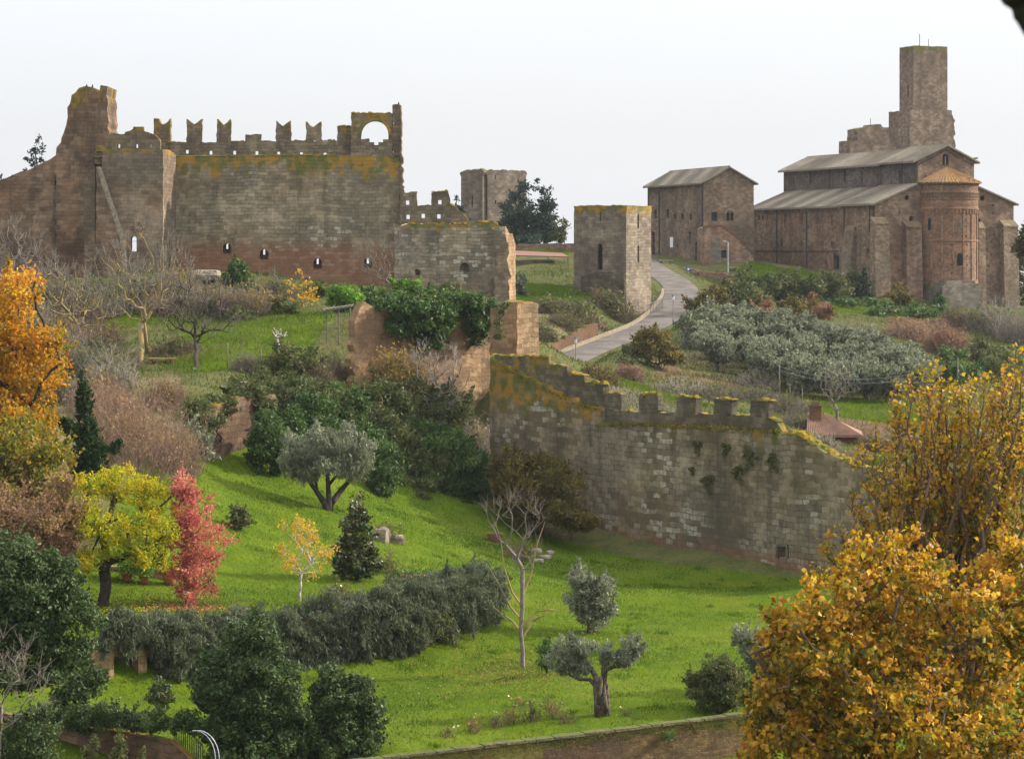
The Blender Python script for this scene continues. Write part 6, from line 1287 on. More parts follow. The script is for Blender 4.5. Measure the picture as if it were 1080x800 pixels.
t = thing('gnarled_olive_tree', 'old olive tree with a thick twisted trunk standing near the low wall', 'tree', b); m = MB()
def limb(L_, R_, off=0, n=8): m.tube([P(x, y, d + o) for x, y, o in L_], R_, n)
limb([(636, 760, 0), (635, 735, 0), (629, 715, -.1), (624, 705, 0), (617, 698, 0)], [.27, .2, .15, .11, .07]); limb([(631, 759, -.2), (630, 738, -.15), (628, 722, 0), (622, 716, 0), (611, 716, .1), (602, 712, 0), (598, 703, 0)], [.2, .16, .13, .1, .08, .06, .04])
limb([(640, 759, .1), (640, 735, .1), (638, 715, 0), (640, 706, .1), (650, 702, 0), (660, 703, 0), (664, 695, 0)], [.18, .15, .12, .1, .08, .06, .04]); limb([(637, 716, 0), (636, 706, 0), (638, 696, 0), (640, 688, 0)], [.12, .1, .07, .04]); limb([(631, 742, -.25), (633, 725, -.28), (634, 712, -.15)], [.1, .1, .06]); limb([(640, 752, -.2), (638, 735, -.24), (637, 722, -.1)], [.12, .1, .06])
m.build('trunk', M['olivebark'], t, True)
rng = np.random.default_rng(64); CS, VS = [], []
for els in ([E(596, 688, 17, 24, d), E(612, 686, 15, 20, d), E(604, 704, 20, 12, d)], [E(637, 686, 9, 12, d), E(642, 694, 9, 10, d)], [E(664, 684, 14, 17, d), E(658, 694, 11, 11, d), E(672, 680, 8, 10, d)]):
    C, v, CC, SH = crown_leaves(els, .16, .3, 4.4, .36, rng, .3, bias=.52); CS.append(C); VS.append(v)
leaf_mesh('crown', np.concatenate(CS), np.concatenate(VS), .16, L['olive'], t, .3, 0, rng, 1.1)
shrub('green_shrub', 'small upright fresh green shrub left of the gnarled olive', 'shrub', [E(576, 690, 9, 18, 127)], L['ivy'], .13, .5, 5, .4, .4, 65, base=on(577, 127), upright=1, bias=.62)
b = hit(757, 751); d = b[1]; shrub('olive_bush', 'rounded dull green bush near the low wall at the right', 'bush', [E(755, 722, 28, 26, d), E(745, 728, 20, 22, d), E(770, 725, 20, 24, d), E(757, 705, 20, 14, d)], L['bramble'], .15, .4, 5, .3, .5, 66, base=b, upright=.8, bias=.45)
b = on(797, 122); d = b[1]; tree('olive_tree', 'silvery olive tree half hidden behind the golden tree', 'tree', [E(797, 683, 24, 22, d), E(812, 690, 20, 24, d), E(785, 675, 14, 14, d)], L['olive'], M['olivebark'], b, P(800, 712, d), .16, .17, .32, 4, .35, .35, 67, upright=.9, limbs=25)
for i, (px, py, h, n) in enumerate(((523, 768, 18, 16), (540, 764, 26, 20), (560, 762, 24, 22), (580, 757, 26, 20), (598, 762, 18, 16), (545, 745, 14, 10), (472, 778, 16, 16), (500, 772, 20, 16), (665, 756, 10, 8))):
    b = hit(px, py); s = scrub('rose_bush', 'thin leggy rose bush with a few pale blooms behind the low wall', 'rose bush', px, py, 10, h, b[1], M['barkbrown'], n, 70 + i, leaf=L['drygold'] if i % 2 else L['rough'], lcover=.22, group='rose bushes behind the low wall', r=.012); r = np.random.default_rng(i)
    C = b + np.stack([r.normal(0, .3, 2), r.normal(0, .3, 2), h * b[1] / F * r.uniform(.6, 1.0, 2)], 1); leaf_mesh('blooms', np.repeat(C, 4, 0) + r.normal(0, .03, (8, 3)), np.ones(8), .075, M['flower'], s, .9, .5, r)
shrub('fern', 'small fern growing from the face of the low brick wall', 'fern', [E(706, 776, 6, 5, 110.3)], L['ivy'], .09, .4, 3, .5, .1, 80, base=P(706, 776, 110.4), bias=.65)
# --- shrubs along the back of the lawn
bk = 'dark bushes along the back of the lawn'
for i, (els, lf, lb, kw) in enumerate((
    ([E(285, 462, 23, 32, 173), E(275, 478, 16, 20, 173), E(295, 478, 15, 20, 173)], 'ivy', 'glossy dark bush between the retaining wall and the broad olive tree', dict(bias=.42, upright=.6)),
    ([E(411, 495, 21, 26, 182), E(405, 508, 20, 16, 182)], 'ivy', 'dark conical bush right of the broad olive tree', dict(bias=.42)),
    ([E(480, 495, 34, 42, 191), E(465, 510, 24, 26, 190), E(500, 505, 20, 30, 191), E(470, 470, 28, 26, 193)], 'ivy', 'biggest dark bush, left of the city wall', dict(bias=.46)),
    ([E(330, 445, 30, 34, 182), E(355, 440, 34, 30, 188), E(305, 455, 22, 26, 178), E(385, 470, 30, 30, 185)], 'ivy', 'dark evergreen mass directly behind the broad olive tree', dict(bias=.46)),
    ([E(420, 470, 34, 34, 192), E(455, 500, 26, 36, 190), E(435, 520, 24, 18, 187)], 'bramble', 'shaded thicket above the dark conical bush', dict(bias=.46)),
    ([E(440, 480, 26, 36, 195), E(432, 505, 18, 16, 190)], 'ivy', 'dark shaded bush between the conical bush and the biggest dark bush', dict(bias=.46)),
    ([E(312, 378, 27, 16, 194), E(300, 384, 18, 12, 194)], 'bramble', 'rounded green bush below the white dead shrub on the terrace edge', dict(bias=.5)),
    ([E(300, 425, 45, 24, 184), E(250, 420, 30, 14, 182), E(340, 430, 30, 34, 187), E(280, 405, 35, 12, 187), E(232, 432, 30, 12, 179)], 'bramble', 'wide bramble thicket spilling over the reddish retaining wall', dict(bias=.4)),
    ([E(385, 430, 50, 34, 196), E(430, 430, 45, 36, 200), E(370, 460, 45, 28, 192), E(345, 455, 40, 30, 188), E(400, 455, 50, 30, 196), E(475, 440, 28, 32, 203)], 'bramble', 'large dark bramble thicket filling the hollow below the tufa cliff', dict(bias=.4)),
    ([E(205, 402, 18, 14, 193), E(212, 408, 14, 12, 193)], 'ivy', 'dark rounded bush in front of the wooden table', dict(bias=.5)),
    ([E(190, 463, 28, 22, 166), E(205, 470, 20, 18, 166), E(180, 475, 20, 16, 166)], 'olive', 'grey olive bush behind the coral red tree', dict(bias=.5, upright=.8)),
    ([E(212, 440, 24, 18, 171), E(232, 430, 22, 12, 174), E(255, 418, 24, 12, 177), E(275, 425, 14, 26, 177), E(212, 462, 12, 26, 170)], 'bramble', 'flat bramble draped over the left of the reddish retaining wall', dict(bias=.45)),
    ([E(560, 515, 42, 36, 186), E(590, 525, 30, 28, 183), E(540, 500, 26, 26, 188), E(600, 545, 24, 14, 181), E(575, 495, 24, 22, 187)], 'shrubolive', 'wide olive brown bush growing against the foot of the city wall', dict(bias=.45)),
    ([E(515, 515, 14, 22, 194)], 'shrubolive', 'narrow brownish bush where the city wall meets the dark bushes', dict(bias=.4)))):
    shrub('bush', lb, 'bush', els, L[lf], None, .5, 5.0, .28, .5, 100 + i, group=bk, **kw)
# ivy on the cliff wall
iv = shrub('ivy', 'thick ivy mass hanging over the middle of the tufa cliff wall', 'ivy', [E(415, 322, 26, 16, 206), E(440, 332, 40, 26, 207.3), E(452, 350, 26, 20, 207.6), E(425, 345, 24, 14, 206), E(468, 335, 14, 28, 209), E(445, 316, 32, 14, 209)], L['ivy'], .26, .65, 6, .25, .5, 120, bias=.45, base=P(440, 340, 208))
shrub('ivy', 'smaller ivy mass hanging beside the tan stone pier', 'ivy', [E(502, 330, 22, 22, 211), E(505, 350, 16, 20, 211), E(490, 320, 20, 14, 210.5)], L['ivy'], .26, .65, 6, .28, .5, 121, bias=.45, base=P(500, 340, 211.5))
shrub('ivy', 'ivy patch on the shaded side of the tan stone pier', 'ivy', [E(529, 325, 8, 8, 203.5), E(526, 345, 6, 14, 203.5)], L['bramble'], .22, .6, 3, .4, .3, 122, base=P(528, 335, 203.5))
scrub('dry_scrub', 'golden dry scrub below the hanging ivy', 'scrub', 420, 425, 40, 62, 201, M['barkbrown'], 220, 123, leaf=L['drygold'], lcover=2.4, z=-12.6)
scrub('dry_scrub', 'pale dry weeds growing at the foot of the tufa cliff beside the city wall', 'scrub', 500, 475, 22, 46, 203, M['barkpale'], 160, 124, leaf=L['dry'], lcover=1.0, z=-17.2)
b = np.array([P(463, 0, 199)[0], 199, -16.8]); bare_tree('mossy_bare_tree', 'bare beige tree with an ivy clad trunk in front of the tufa cliff', 'tree', [E(460, 385, 30, 26, 199), E(448, 400, 20, 22, 199), E(475, 395, 22, 28, 199), E(463, 420, 26, 20, 199)], M['barkgrey'], b, P(463, 425, 199), .2, 130, 6, 1.0, 125, .2, None, M['barkpale'], .014, .7)
bt_ = bpy.data.objects['mossy_bare_tree']; r = np.random.default_rng(9); C = np.stack([r.normal(b[0], .3, 1500), r.normal(b[1], .3, 1500), r.uniform(-16.8, P(0, 425, 199)[2], 1500)], 1); leaf_mesh('ivy_sleeve', C, r.normal(.35, .2, 1500), .2, L['bramble'], bt_)
scrub('vine_tangle', 'brown tangle of bare vines left of the golden scrub', 'scrub', 366, 404, 24, 38, 198, M['barkbrown'], 240, 126, spread=1.3)
# --- castle terrace
bare_tree('lichen_tree', 'pale trunked bare tree with spreading lichen yellow limbs below the castle', 'tree', [E(150, 280, 50, 38, 206), E(118, 300, 32, 34, 206), E(182, 296, 32, 34, 206), E(150, 315, 36, 24, 206)], M['barklichen'], hit(148, 386), P(149, 340, 206), .26, 170, 8, 1.5, 131, .25, None, M['barkgrey'], .019, .8, expo=.55)
post('tree_stem', 'thin lichen yellow stem standing just right of the pale trunked bare tree', 156, 209, 4.0, .17, 'barklichen', -.5, 'trunk')
bare_tree('bare_tree', 'small dark trunked bare tree on the terrace right of the wooden table', 'tree', [E(205, 318, 34, 32, 205), E(190, 335, 28, 22, 205), E(222, 338, 28, 20, 205)], M['bark'], hit(207, 390), P(206, 355, 206), .2, 130, 7, 1.2, 132, .25, None, M['barkgrey'], .017, .6)
bare_tree('leaning_tree', 'bare tree with several leaning lichen limbs between orange tree and terrace', 'tree', [E(70, 310, 36, 32, 215), E(95, 325, 30, 28, 215), E(50, 300, 26, 26, 215)], M['barklichen'], on(70, 215), P(72, 385, 215), .24, 130, 8, 1.4, 133, .25, None, M['barkgrey'], .018, .6, w=.2)
bare_tree('bare_tree', 'grey bare tree in front of the outer castle wall at the far left', 'tree', [E(15, 262, 34, 34, 248), E(-10, 275, 34, 34, 248), E(40, 285, 26, 24, 248)], M['barkgrey'], on(10, 248), P(10, 320, 248), .25, 130, 8, 1.6, 134, .25, None, M['barkgrey'], .02, .5)
for i, (px, py, rx, h, d, mt, lf, lc, lb) in enumerate((
    (110, 325, 50, 38, 252, 'barkgrey', 'bramble', .9, 'grey brushwood bank behind the lichen tree below the castle'), (45, 330, 45, 40, 250, 'barkgrey', 'bramble', .8, 'grey brushwood bank at the far left below the outer wall'), (165, 322, 30, 26, 250, 'barkgrey', 'drygold', .7, 'grey and gold brushwood right of the lichen tree'),
    (75, 395, 40, 34, 200, 'barkbrown', 'bramble', .8, 'brown bramble bank under the leaning bare tree'), (115, 385, 40, 30, 205, 'barkbrown', 'bramble', .8, 'brown bramble bank left of the lichen tree foot'), (185, 372, 34, 16, 222, 'barkbrown', 'bramble', .9, 'low brown bramble behind the wooden table'),
    (140, 490, 62, 92, 166, 'barkpink', 'pinkscrub', .3, 'tall pinkish bare thicket right of the cypress'), (185, 495, 30, 60, 163, 'barkpink', 'drygold', .35, 'pinkish bare twigs in front of the grey olive bush'), (112, 440, 50, 40, 182, 'barkpink', 'pinkscrub', .35, 'pinkish brown thicket behind the cypress top'), (175, 430, 26, 30, 180, 'barkpink', 'drygold', .6, 'pinkish thicket below the wooden table'),
    (262, 392, 22, 20, 197, 'barkgrey', 'rough', .5, 'grey weeds inside the fence above the stone steps'), (330, 400, 24, 26, 193, 'barkbrown', 'bramble', 1.0, 'brown weeds between round bush and vine tangle'))):
    scrub('brushwood', lb, 'scrub', px, py, rx, h, d, M[mt], 260, 140 + i, leaf=L[lf], lcover=lc, group='brushwood on the castle bank')
rr_ = np.random.default_rng(500)
for i, (px, py, rx, h, mt, lf, lc) in enumerate([(x + rr_.normal(0, 6), y + rr_.normal(0, 4), rr_.uniform(22, 34), rr_.uniform(26, 42), rr_.choice(['barkgrey', 'barkgrey', 'barkbrown', 'barkpale']), rr_.choice(['bramble', 'drygold', 'rough', 'pinkscrub']), rr_.uniform(.25, .7)) for x, y in
        [(x, 322 + 6 * ((x // 28) % 2)) for x in range(-5, 200, 28)] + [(x, 334) for x in range(10, 92, 26)] + [(x, 362 + 10 * ((x // 25) % 2)) for x in range(40, 130, 25)] + [(x, 392) for x in range(62, 132, 25)] + [(190, 320), (215, 326), (240, 334), (265, 330), (285, 322)] + [(60, 420), (95, 425), (128, 415)]]):
    scrub('scrub_bush', 'greyish bare scrub bush in the tangled thicket on the bank under the outer castle wall', 'scrub', px, py, rx, h, 235 if py < 350 else 205, M[mt], 170, 510 + i, leaf=L[lf], lcover=lc, group='thicket under the castle')
for i in range(14):
    px, py = [(205, 322), (225, 330), (250, 338), (270, 318), (188, 322), (30, 345), (60, 350), (80, 356), (100, 372), (245, 304), (60, 375), (290, 312), (330, 312), (300, 330)][i]
    shrub('bank_shrub', 'small dull green shrub among the rocks and brush of the castle bank', 'shrub', [EH(px, py - 6, 15, 9, 190), EH(px + 9, py - 4, 10, 7, 190)], L['bramble' if i % 3 else 'rough'], None, .5, 3.6, .4, .3, 560 + i, group='shrubs on the castle bank', bias=.45, nst=6)
b = on(318, 250); bare_tree('golden_sapling', 'yellow leaved sapling at the foot of the castle wall', 'tree', [E(318, 308, 14, 17, 250)], M['barkgrey'], b, b + [0, 0, 1.0], .09, 35, 4, .8, 160, .2, leaf=L['gold'], lcover=1.2, rt=.016)
b = on(280, 248); bare_tree('golden_sapling', 'fading greenish yellow sapling left of the brighter yellow sapling', 'tree', [E(280, 318, 12, 13, 248)], M['barkgrey'], b, b + [0, 0, 1.0], .08, 30, 4, .8, 161, .2, leaf=L['drygold'], lcover=1.1, rt=.016)
b = on(294, 210); bare_tree('dead_shrub', 'small white dead shrub with forked arms on the grass terrace', 'shrub', [E(294, 351, 11, 6, 210)], M['birch'], b, b + [0, 0, .6], .14, 14, 1, .3, 162, .6, rt=.05, upw=1)
for i, (px, py, rx, ry, d, lf, lb) in enumerate(((362, 315, 20, 17, 252, 'lime', 'rounded green bush at the castle foot above the pergola'), (385, 312, 14, 11, 254, 'ivy', 'dark bush at the castle foot left of the hanging ivy'), (250, 290, 12, 22, 268, 'ivy', 'tall dark shrub against the castle between two windows'), (266, 312, 10, 18, 258, 'bramble', 'shaggy dark shrub at the right end of the rocky bank'), (470, 306, 18, 8, 268, 'bramble', 'low bush at the foot of the lower castle wall'), (515, 303, 14, 9, 270, 'bramble', 'low grassy bush at the right corner of the castle'), (428, 302, 22, 9, 266, 'lime', 'fresh green low bush under the castle wall'), (547, 300, 9, 14, 262, 'olive', 'small grey bush right of the castle corner'))):
    shrub('castle_bush', lb, 'bush', [EH(px, py, rx, ry, 225), EH(px + rx * .4, py + ry * .25, rx * .6, ry * .7, 225)], L[lf], None, .55, 4.5, .35, .4, 170 + i, group='bushes at the castle foot', bias=.5)
bare_tree('bare_shrub', 'bare grey fan shaped shrub against the lower castle wall', 'shrub', [E(410, 275, 34, 26, 266), E(425, 265, 22, 26, 266), E(395, 280, 22, 20, 266)], M['barkgrey'], on(412, 266), P(412, 300, 266), .1, 110, 7, 1.3, 180, .2, None, M['barkgrey'], .018, .9)
# behind castle
for i, (px, pt, pb, w_, d, lb) in enumerate(((38, 145, 215, 16, 330, 'dark conifer top showing above the sloping castle wall'), (2, 183, 230, 12, 335, 'small dark conifer top at the far left edge'), (482, 208, 260, 13, 325, 'soft green conifer between the broken parapet and the far tower'))):
    b = on(px, d); els = [E(px, pt + (pb - pt) * f, 2 + w_ * f * 1.9, 4 + 3 * f, d) for f in (.06, .2, .34, .5, .68, .85)]
    tree('conifer', lb, 'tree', els, L['cedar'], M['bark'], b, P(px, pt + (pb - pt) * .3, d), .2, .5, .4, 2.2, .35, .2, 190 + i, limbs=45, group='conifers behind the castle', up=.5)
# cedars by the far tower
for i, (els, d, px, lb, lf) in enumerate((([E(550, 205, 10, 16, 402), E(545, 222, 20, 14, 402), E(556, 235, 22, 14, 402), E(540, 240, 18, 12, 402), E(560, 250, 18, 10, 402), E(566, 196, 3, 7, 402)], 402, 552, 'tallest dark cedar covering the right side of the far tower', 'cedar'), ([E(575, 210, 8, 14, 398), E(576, 228, 14, 16, 398), E(570, 244, 16, 12, 398), E(582, 246, 16, 10, 398)], 398, 576, 'second dark cedar right of the tallest one', 'cedar'), ([E(592, 240, 9, 11, 394), E(586, 250, 10, 8, 394)], 394, 591, 'small light leaved tree at the right end of the cedars', 'bramble'))):
    b = on(px, d); tree('cedar_tree' if lf == 'cedar' else 'small_tree', lb, 'tree', els, L[lf], M['bark'], b, P(px, 245, d), .35, .5, .45, 3.4 if lf == 'cedar' else 2.0, .3, .35, 200 + i, limbs=30, group='trees by the far tower')
shrub('trimmed_shrub', 'dark low shrub between the cedars and the garden wall', 'shrub', [E(555, 254, 18, 5, 380), E(535, 256, 14, 5, 380)], L['cedar'], None, .5, 5, .5, .4, 205)
# --- bank, road and grove
for i, (px, py, rx, h, d, mt, lf, lc, lb) in enumerate((
    (610, 335, 38, 18, 312, 'barkbrown', 'bramble', 1.4, 'brown bramble band across the grass bank below the square tower'), (580, 328, 30, 14, 312, 'barkbrown', 'rough', 1.4, 'rough weeds on the grass bank right of the castle corner'), (648, 332, 26, 26, 312, 'barkbrown', 'bramble', 1.8, 'tangled bush between the square tower foot and the road'), (672, 318, 16, 22, 318, 'barkbrown', 'bramble', 1.5, 'climbing weeds at the lit corner of the square tower'), (570, 355, 26, 14, 298, 'barkbrown', 'bramble', 1.3, 'brown weeds above the stepped brick wall'), (600, 345, 26, 13, 305, 'barkbrown', 'rough', 1.3, 'rough grass clump above the stepped brick wall'),
    (636, 400, 26, 13, 255, 'barkbrown', 'shrubolive', 1.8, 'olive brown scrub on the near side of the road'), (664, 400, 18, 18, 258, 'barkpink', 'rust', .9, 'rusty scrub on the near side of the road left of the small tree'), (720, 412, 40, 14, 238, 'barkpale', 'rough', .4, 'pale dry weeds behind the battlements under the small tree'), (665, 420, 36, 9, 228, 'barkpale', 'rough', .4, 'pale dry weeds behind the leftmost battlements'), (755, 418, 36, 13, 236, 'barkgrey', 'rough', .4, 'pale dry weeds behind the two right battlements'), (795, 420, 34, 14, 232, 'barkgrey', 'rough', .4, 'pale dry weeds below the utility pole'),
    (830, 432, 34, 16, 224, 'barkgrey', 'rough', .4, 'pale dry weeds on the crest left of the brick chimney'), (845, 455, 24, 22, 208, 'barkgrey', 'rough', .4, 'pale dry weeds on the slope above the wall end'), (868, 475, 24, 20, 198, 'barkpale', 'rough', .5, 'dry weeds on the slope right above the wall end'), (900, 490, 24, 20, 190, 'barkpink', 'dry', .5, 'dry weeds at the lower right end of the slope'), (925, 478, 26, 22, 205, 'barkbrown', 'bramble', .8, 'brown weeds right of the brick house'), (800, 408, 26, 18, 250, 'barkpale', 'bramble', .6, 'weeds along the foot of the olive grove'), (700, 440, 60, 14, 214, 'barkpale', 'rough', .4, 'sparse grassy weeds close behind the battlements'))):
    scrub('weeds', lb, 'weeds', px, py, rx, h, d, M[mt], 240, 210 + i, leaf=L[lf], lcover=lc, group='weeds and scrub on the far slope')
b = hit(694, 393, 240); tree('autumn_tree', 'small olive and orange leaved tree between the road and the battlements', 'tree', [E(690, 365, 22, 17, 264), E(705, 372, 15, 14, 264), E(678, 360, 14, 14, 264), E(692, 352, 12, 9, 264)], L['shrubolive'], M['bark'], b, P(694, 384, 264), .16, .3, .55, 3.6, .32, .4, 240, limbs=25, bias=.62, zgrad=-.1)
og = 'olive trees of the grove below the church'
ol = []
for k in range(3):
    d = 290.; px = 840; base = np.array([P(px, 0, d)[0], d, 0.]); r = np.random.default_rng(250 + k); els = []
    for j in range(7): a = r.uniform(0, 6.28); q = r.uniform(.2, 1.5); els.append((base[0] + math.cos(a) * q, d + math.sin(a) * q, r.uniform(2.4, 4.3), r.uniform(1.0, 1.7), r.uniform(1.0, 1.7), r.uniform(.9, 1.4)))
    ol.append(tree('olive_tree', 'silvery olive tree standing in the dense grove on the slope below the church', 'tree', els, L['olive'], M['olivebark'], base, base + [0, 0, 1.3], .18, .36, .4, 5.2, .33, .45, 250 + k, group=og, limbs=14, upright=.8, bias=.5))
r = np.random.default_rng(260); spots = []
GP = [tuple(hit(px, py, 215)[:2]) for px, py in ((738, 372), (775, 356), (815, 352), (862, 366), (915, 384), (975, 408), (970, 424), (925, 428), (860, 424), (808, 412), (778, 400), (745, 388))]
xs = [p[0] for p in GP]; ys = [p[1] for p in GP]
for yy in np.arange(min(ys), max(ys), 4.0):
    for xx in np.arange(min(xs), max(xs), 3.6):
        x, y = xx + r.normal(0, .6) + (yy % 2), yy + r.normal(0, .6)
        if inpoly(np.array([x]), np.array([y]), GP)[0]: spots.append((x, y))
for i, (x, y) in enumerate(spots):
    o = ol[i % 3]
    if i < 3: o.location = (x, y, float(G(x, y)) - .1); o.rotation_euler = (0, 0, r.uniform(0, 6.28)); o.scale = (.8,) * 3
    else: copy_thing(o, (x, y, float(G(x, y)) - .1), r.uniform(0, 6.28), r.uniform(.68, .95))
for i, (els, lf, lb, kw) in enumerate((
    ([EH(748, 345, 26, 24), EH(728, 352, 16, 20), EH(770, 340, 18, 18)], 'olive', 'big silvery bush left of the grove beside the street lamp', {}), ([EH(806, 332, 17, 14), EH(798, 336, 12, 10)], 'rust', 'reddish brown rounded shrub above the olive grove', {}), ([EH(750, 318, 22, 16), EH(735, 322, 14, 12)], 'shrubolive', 'olive brown bush on the bank right of the road bend', {}), ([EH(785, 312, 24, 15), EH(770, 308, 18, 12)], 'bramble', 'dull green bush below the palace terrace', {}), ([EH(835, 330, 16, 16), EH(845, 326, 14, 14)], 'shrubolive', 'olive brown shrub right of the reddish rounded one', {}), ([EH(865, 328, 15, 10), EH(858, 322, 12, 10)], 'rust', 'loose rusty shrub on the grass above the grove', dict(bias=.4)),
    ([EH(x, 304 + 3 * math.sin(x), 16, 16) for x in range(775, 915, 16)], 'bramble', 'long dark hedge in front of the church aisle', dict(bias=.42)), ([EH(910, 302, 9, 18)], 'cedar', 'dark upright bush against the church corner buttress', dict(bias=.4)), ([EH(948, 312, 13, 14), EH(955, 318, 10, 8)], 'shrubolive', 'small pale bush in front of the church east buttresses', dict(bias=.6)), ([EH(x, 328, 14, 6) for x in range(925, 1000, 14)], 'ivy', 'ivy covered bank below the church east end', dict(bias=.5)), ([EH(985, 305, 8, 16), EH(990, 318, 7, 10)], 'ivy', 'dark ivy clump left of the square plinth under the apse', dict(bias=.4)),
    ([EH(915, 318, 22, 4), EH(885, 319, 18, 4)], 'ivy', 'low clipped hedge on the grass below the church', dict(bias=.5)), ([EH(1078, 290, 12, 40), EH(1085, 260, 12, 22)], 'shrubolive', 'tall tree at the right edge beside the church', dict(bias=.4)), ([EH(945, 372, 26, 10), EH(925, 366, 16, 8)], 'bramble', 'dull green bush at the right end of the olive grove', dict(bias=.4)), ([EH(1005, 390, 30, 18), EH(985, 396, 18, 14)], 'ivy', 'dark green bush behind the golden tree tops', dict(bias=.45)), ([EH(1060, 385, 30, 20), EH(1040, 372, 20, 14)], 'bramble', 'green bush behind the golden tree at the right edge', dict(bias=.5)), ([EH(660, 300, 8, 18), EH(654, 308, 10, 12)], 'bramble', 'shaggy bush leaning on the square tower', dict(bias=.55)),
    ([EH(668, 372, 12, 10), EH(660, 380, 10, 7)], 'bramble', 'small dark bush on the verge left of the small autumn tree', {}), ([E(572, 390, 14, 10, 225), E(585, 396, 10, 8, 230)], 'lime', 'bright green weeds beside the tan stone pier', dict(bias=.5)), ([EH(735, 338, 18, 8), EH(722, 342, 10, 6)], 'lime', 'bright green verge plants beside the street lamp', dict(bias=.35)))):
    shrub('hill_bush', lb, 'bush', els, L[lf], None, .5, 4.5, .3, .45, 300 + i, group='bushes on the church hill', **{**dict(bias=.5), **kw})
for i, (px, py, rx, h, d, mt, lf, lc, lb) in enumerate(((905, 362, 42, 24, 322, 'barkgrey', None, 0, 'pinkish grey bare scrub right of the grove top'), (1000, 375, 30, 34, 325, 'barkpink', 'rust', 1.6, 'rusty leaved scrub below the square plinth'), (965, 358, 40, 22, 335, 'barkpink', 'pinkscrub', 1.0, 'brown scrub below the ivy bank'), (1045, 350, 44, 30, 348, 'barkgrey', 'bramble', .5, 'grey bare scrub below the right side of the church'), (1080, 362, 30, 40, 340, 'barkgrey', None, 0, 'grey bare scrub at the right edge of the hill'), (930, 385, 26, 18, 302, 'barkpink', 'rust', .8, 'brown scrub beside the right end of the grove'), (1015, 345, 26, 20, 352, 'barkbrown', 'shrubolive', .8, 'brown weeds at the foot of the square plinth'))):
    scrub('hill_scrub', lb, 'scrub', px, py, rx, h, d, M[mt], 260, 330 + i, leaf=L[lf] if lf else None, lcover=lc, group='bare scrub below the church')
bw, _ = walled('ruined_brick_wall', 'low broken reddish wall on the slope under the ivy bank', 'wall', P(925, 0, 345), P(1005, 0, 345), [(925, 365), (926, 338), (950, 335), (975, 338), (1000, 336), (1005, 365)], M['church_red'], .6, .1, 345)
b = on(883, 236); bare_tree('bare_tree', 'bare grey tree standing by the little terracotta roofed house', 'tree', [E(882, 405, 18, 18, 236), E(872, 412, 14, 14, 236), E(893, 410, 14, 16, 236)], M['barkgrey'], b, P(883, 432, 236), .16, 70, 5, 1.1, 350, .3, None, M['barkgrey'], .016, .8)
bare_tree('bare_tree', 'thin bare tree on the bank below the right side of the church', 'tree', [E(1052, 332, 16, 18, 350), E(1062, 340, 12, 12, 350)], M['barkpale'], on(1052, 350), P(1052, 352, 350), .14, 60, 5, 1.2, 351, .3, None, M['barkpale'], .02, .7)

# --- ground cover nobody could count
def field(poly, n, rng, seedscale=None):
    P_ = np.array(poly); lo, hi = P_.min(0), P_.max(0); X = np.zeros(0); Y = np.zeros(0)
    while len(X) < n:
        x = rng.uniform(lo[0], hi[0], n); y = rng.uniform(lo[1], hi[1], n); k = inpoly(x, y, poly); X = np.concatenate([X, x[k]]); Y = np.concatenate([Y, y[k]])
    return X[:n], Y[:n]
r = np.random.default_rng(400)
X, Y = field(LAWN, 260000, r); v = .36 + .75 * (vnoise(X, Y, 7, 5) - .45) + .45 * (vnoise(X, Y, 1.6, 6) - .5) + .3 * (vnoise(X, Y, 18, 16) - .5) + r.normal(0, .07, len(X))
blades('lawn_grass', X, Y, .11 * (.6 + .9 * vnoise(X, Y, 3, 7)), .05, L['grass'], v, r, 'short bright green grass covering the sloping lawn', 'grass')
CXY = np.stack(field(LAWN, 520, r), 1); kk = r.integers(0, len(CXY), 26000); rad_ = r.uniform(.12, .6, len(CXY)); X = CXY[kk, 0] + r.normal(0, 1, 26000) * rad_[kk]; Y = CXY[kk, 1] + r.normal(0, 1, 26000) * rad_[kk] * 1.3; k = inpoly(X, Y, LAWN); X, Y = X[k], Y[k]
blades('lawn_weeds', X, Y, .17, .07, L['grass'], r.normal(.12, .14, len(X)) + .25 * (vnoise(X, Y, 3, 21) - .5), r, 'darker coarse weed tufts dotted over the lawn', 'weeds')
X, Y = zip(*[field(p, 16000, r) for p in GREEN2]); X, Y = np.concatenate(X), np.concatenate(Y); v = .38 + .4 * (vnoise(X, Y, 5, 8) - .4) + r.normal(0, .15, len(X))
blades('terrace_grass', X, Y, .2, .09, L['grass'], v, r, 'bright green grass patches on the castle terrace and church hill', 'grass')
RB = [(-75, 132), (-20, 172), (5, 205), (30, 166), (60, 160), (85, 300), (90, 380), (20, 392), (0, 340), (-70, 275)]
X, Y = field(RB, 190000, r); D_, _ = near_road(X, Y); k = (D_ > 3.6) & ~inpoly(X, Y, LAWN); X, Y = X[k], Y[k]; v = .3 + .9 * (vnoise(X, Y, 9, 9) - .4) + .4 * (vnoise(X, Y, 2.5, 10) - .5) + r.normal(0, .16, len(X))
blades('rough_grass', X, Y, .35 * (.4 + 1.2 * vnoise(X, Y, 4, 11)), .11, L['rough'], v, r, 'rough green and straw coloured grass on the banks and slopes', 'grass')

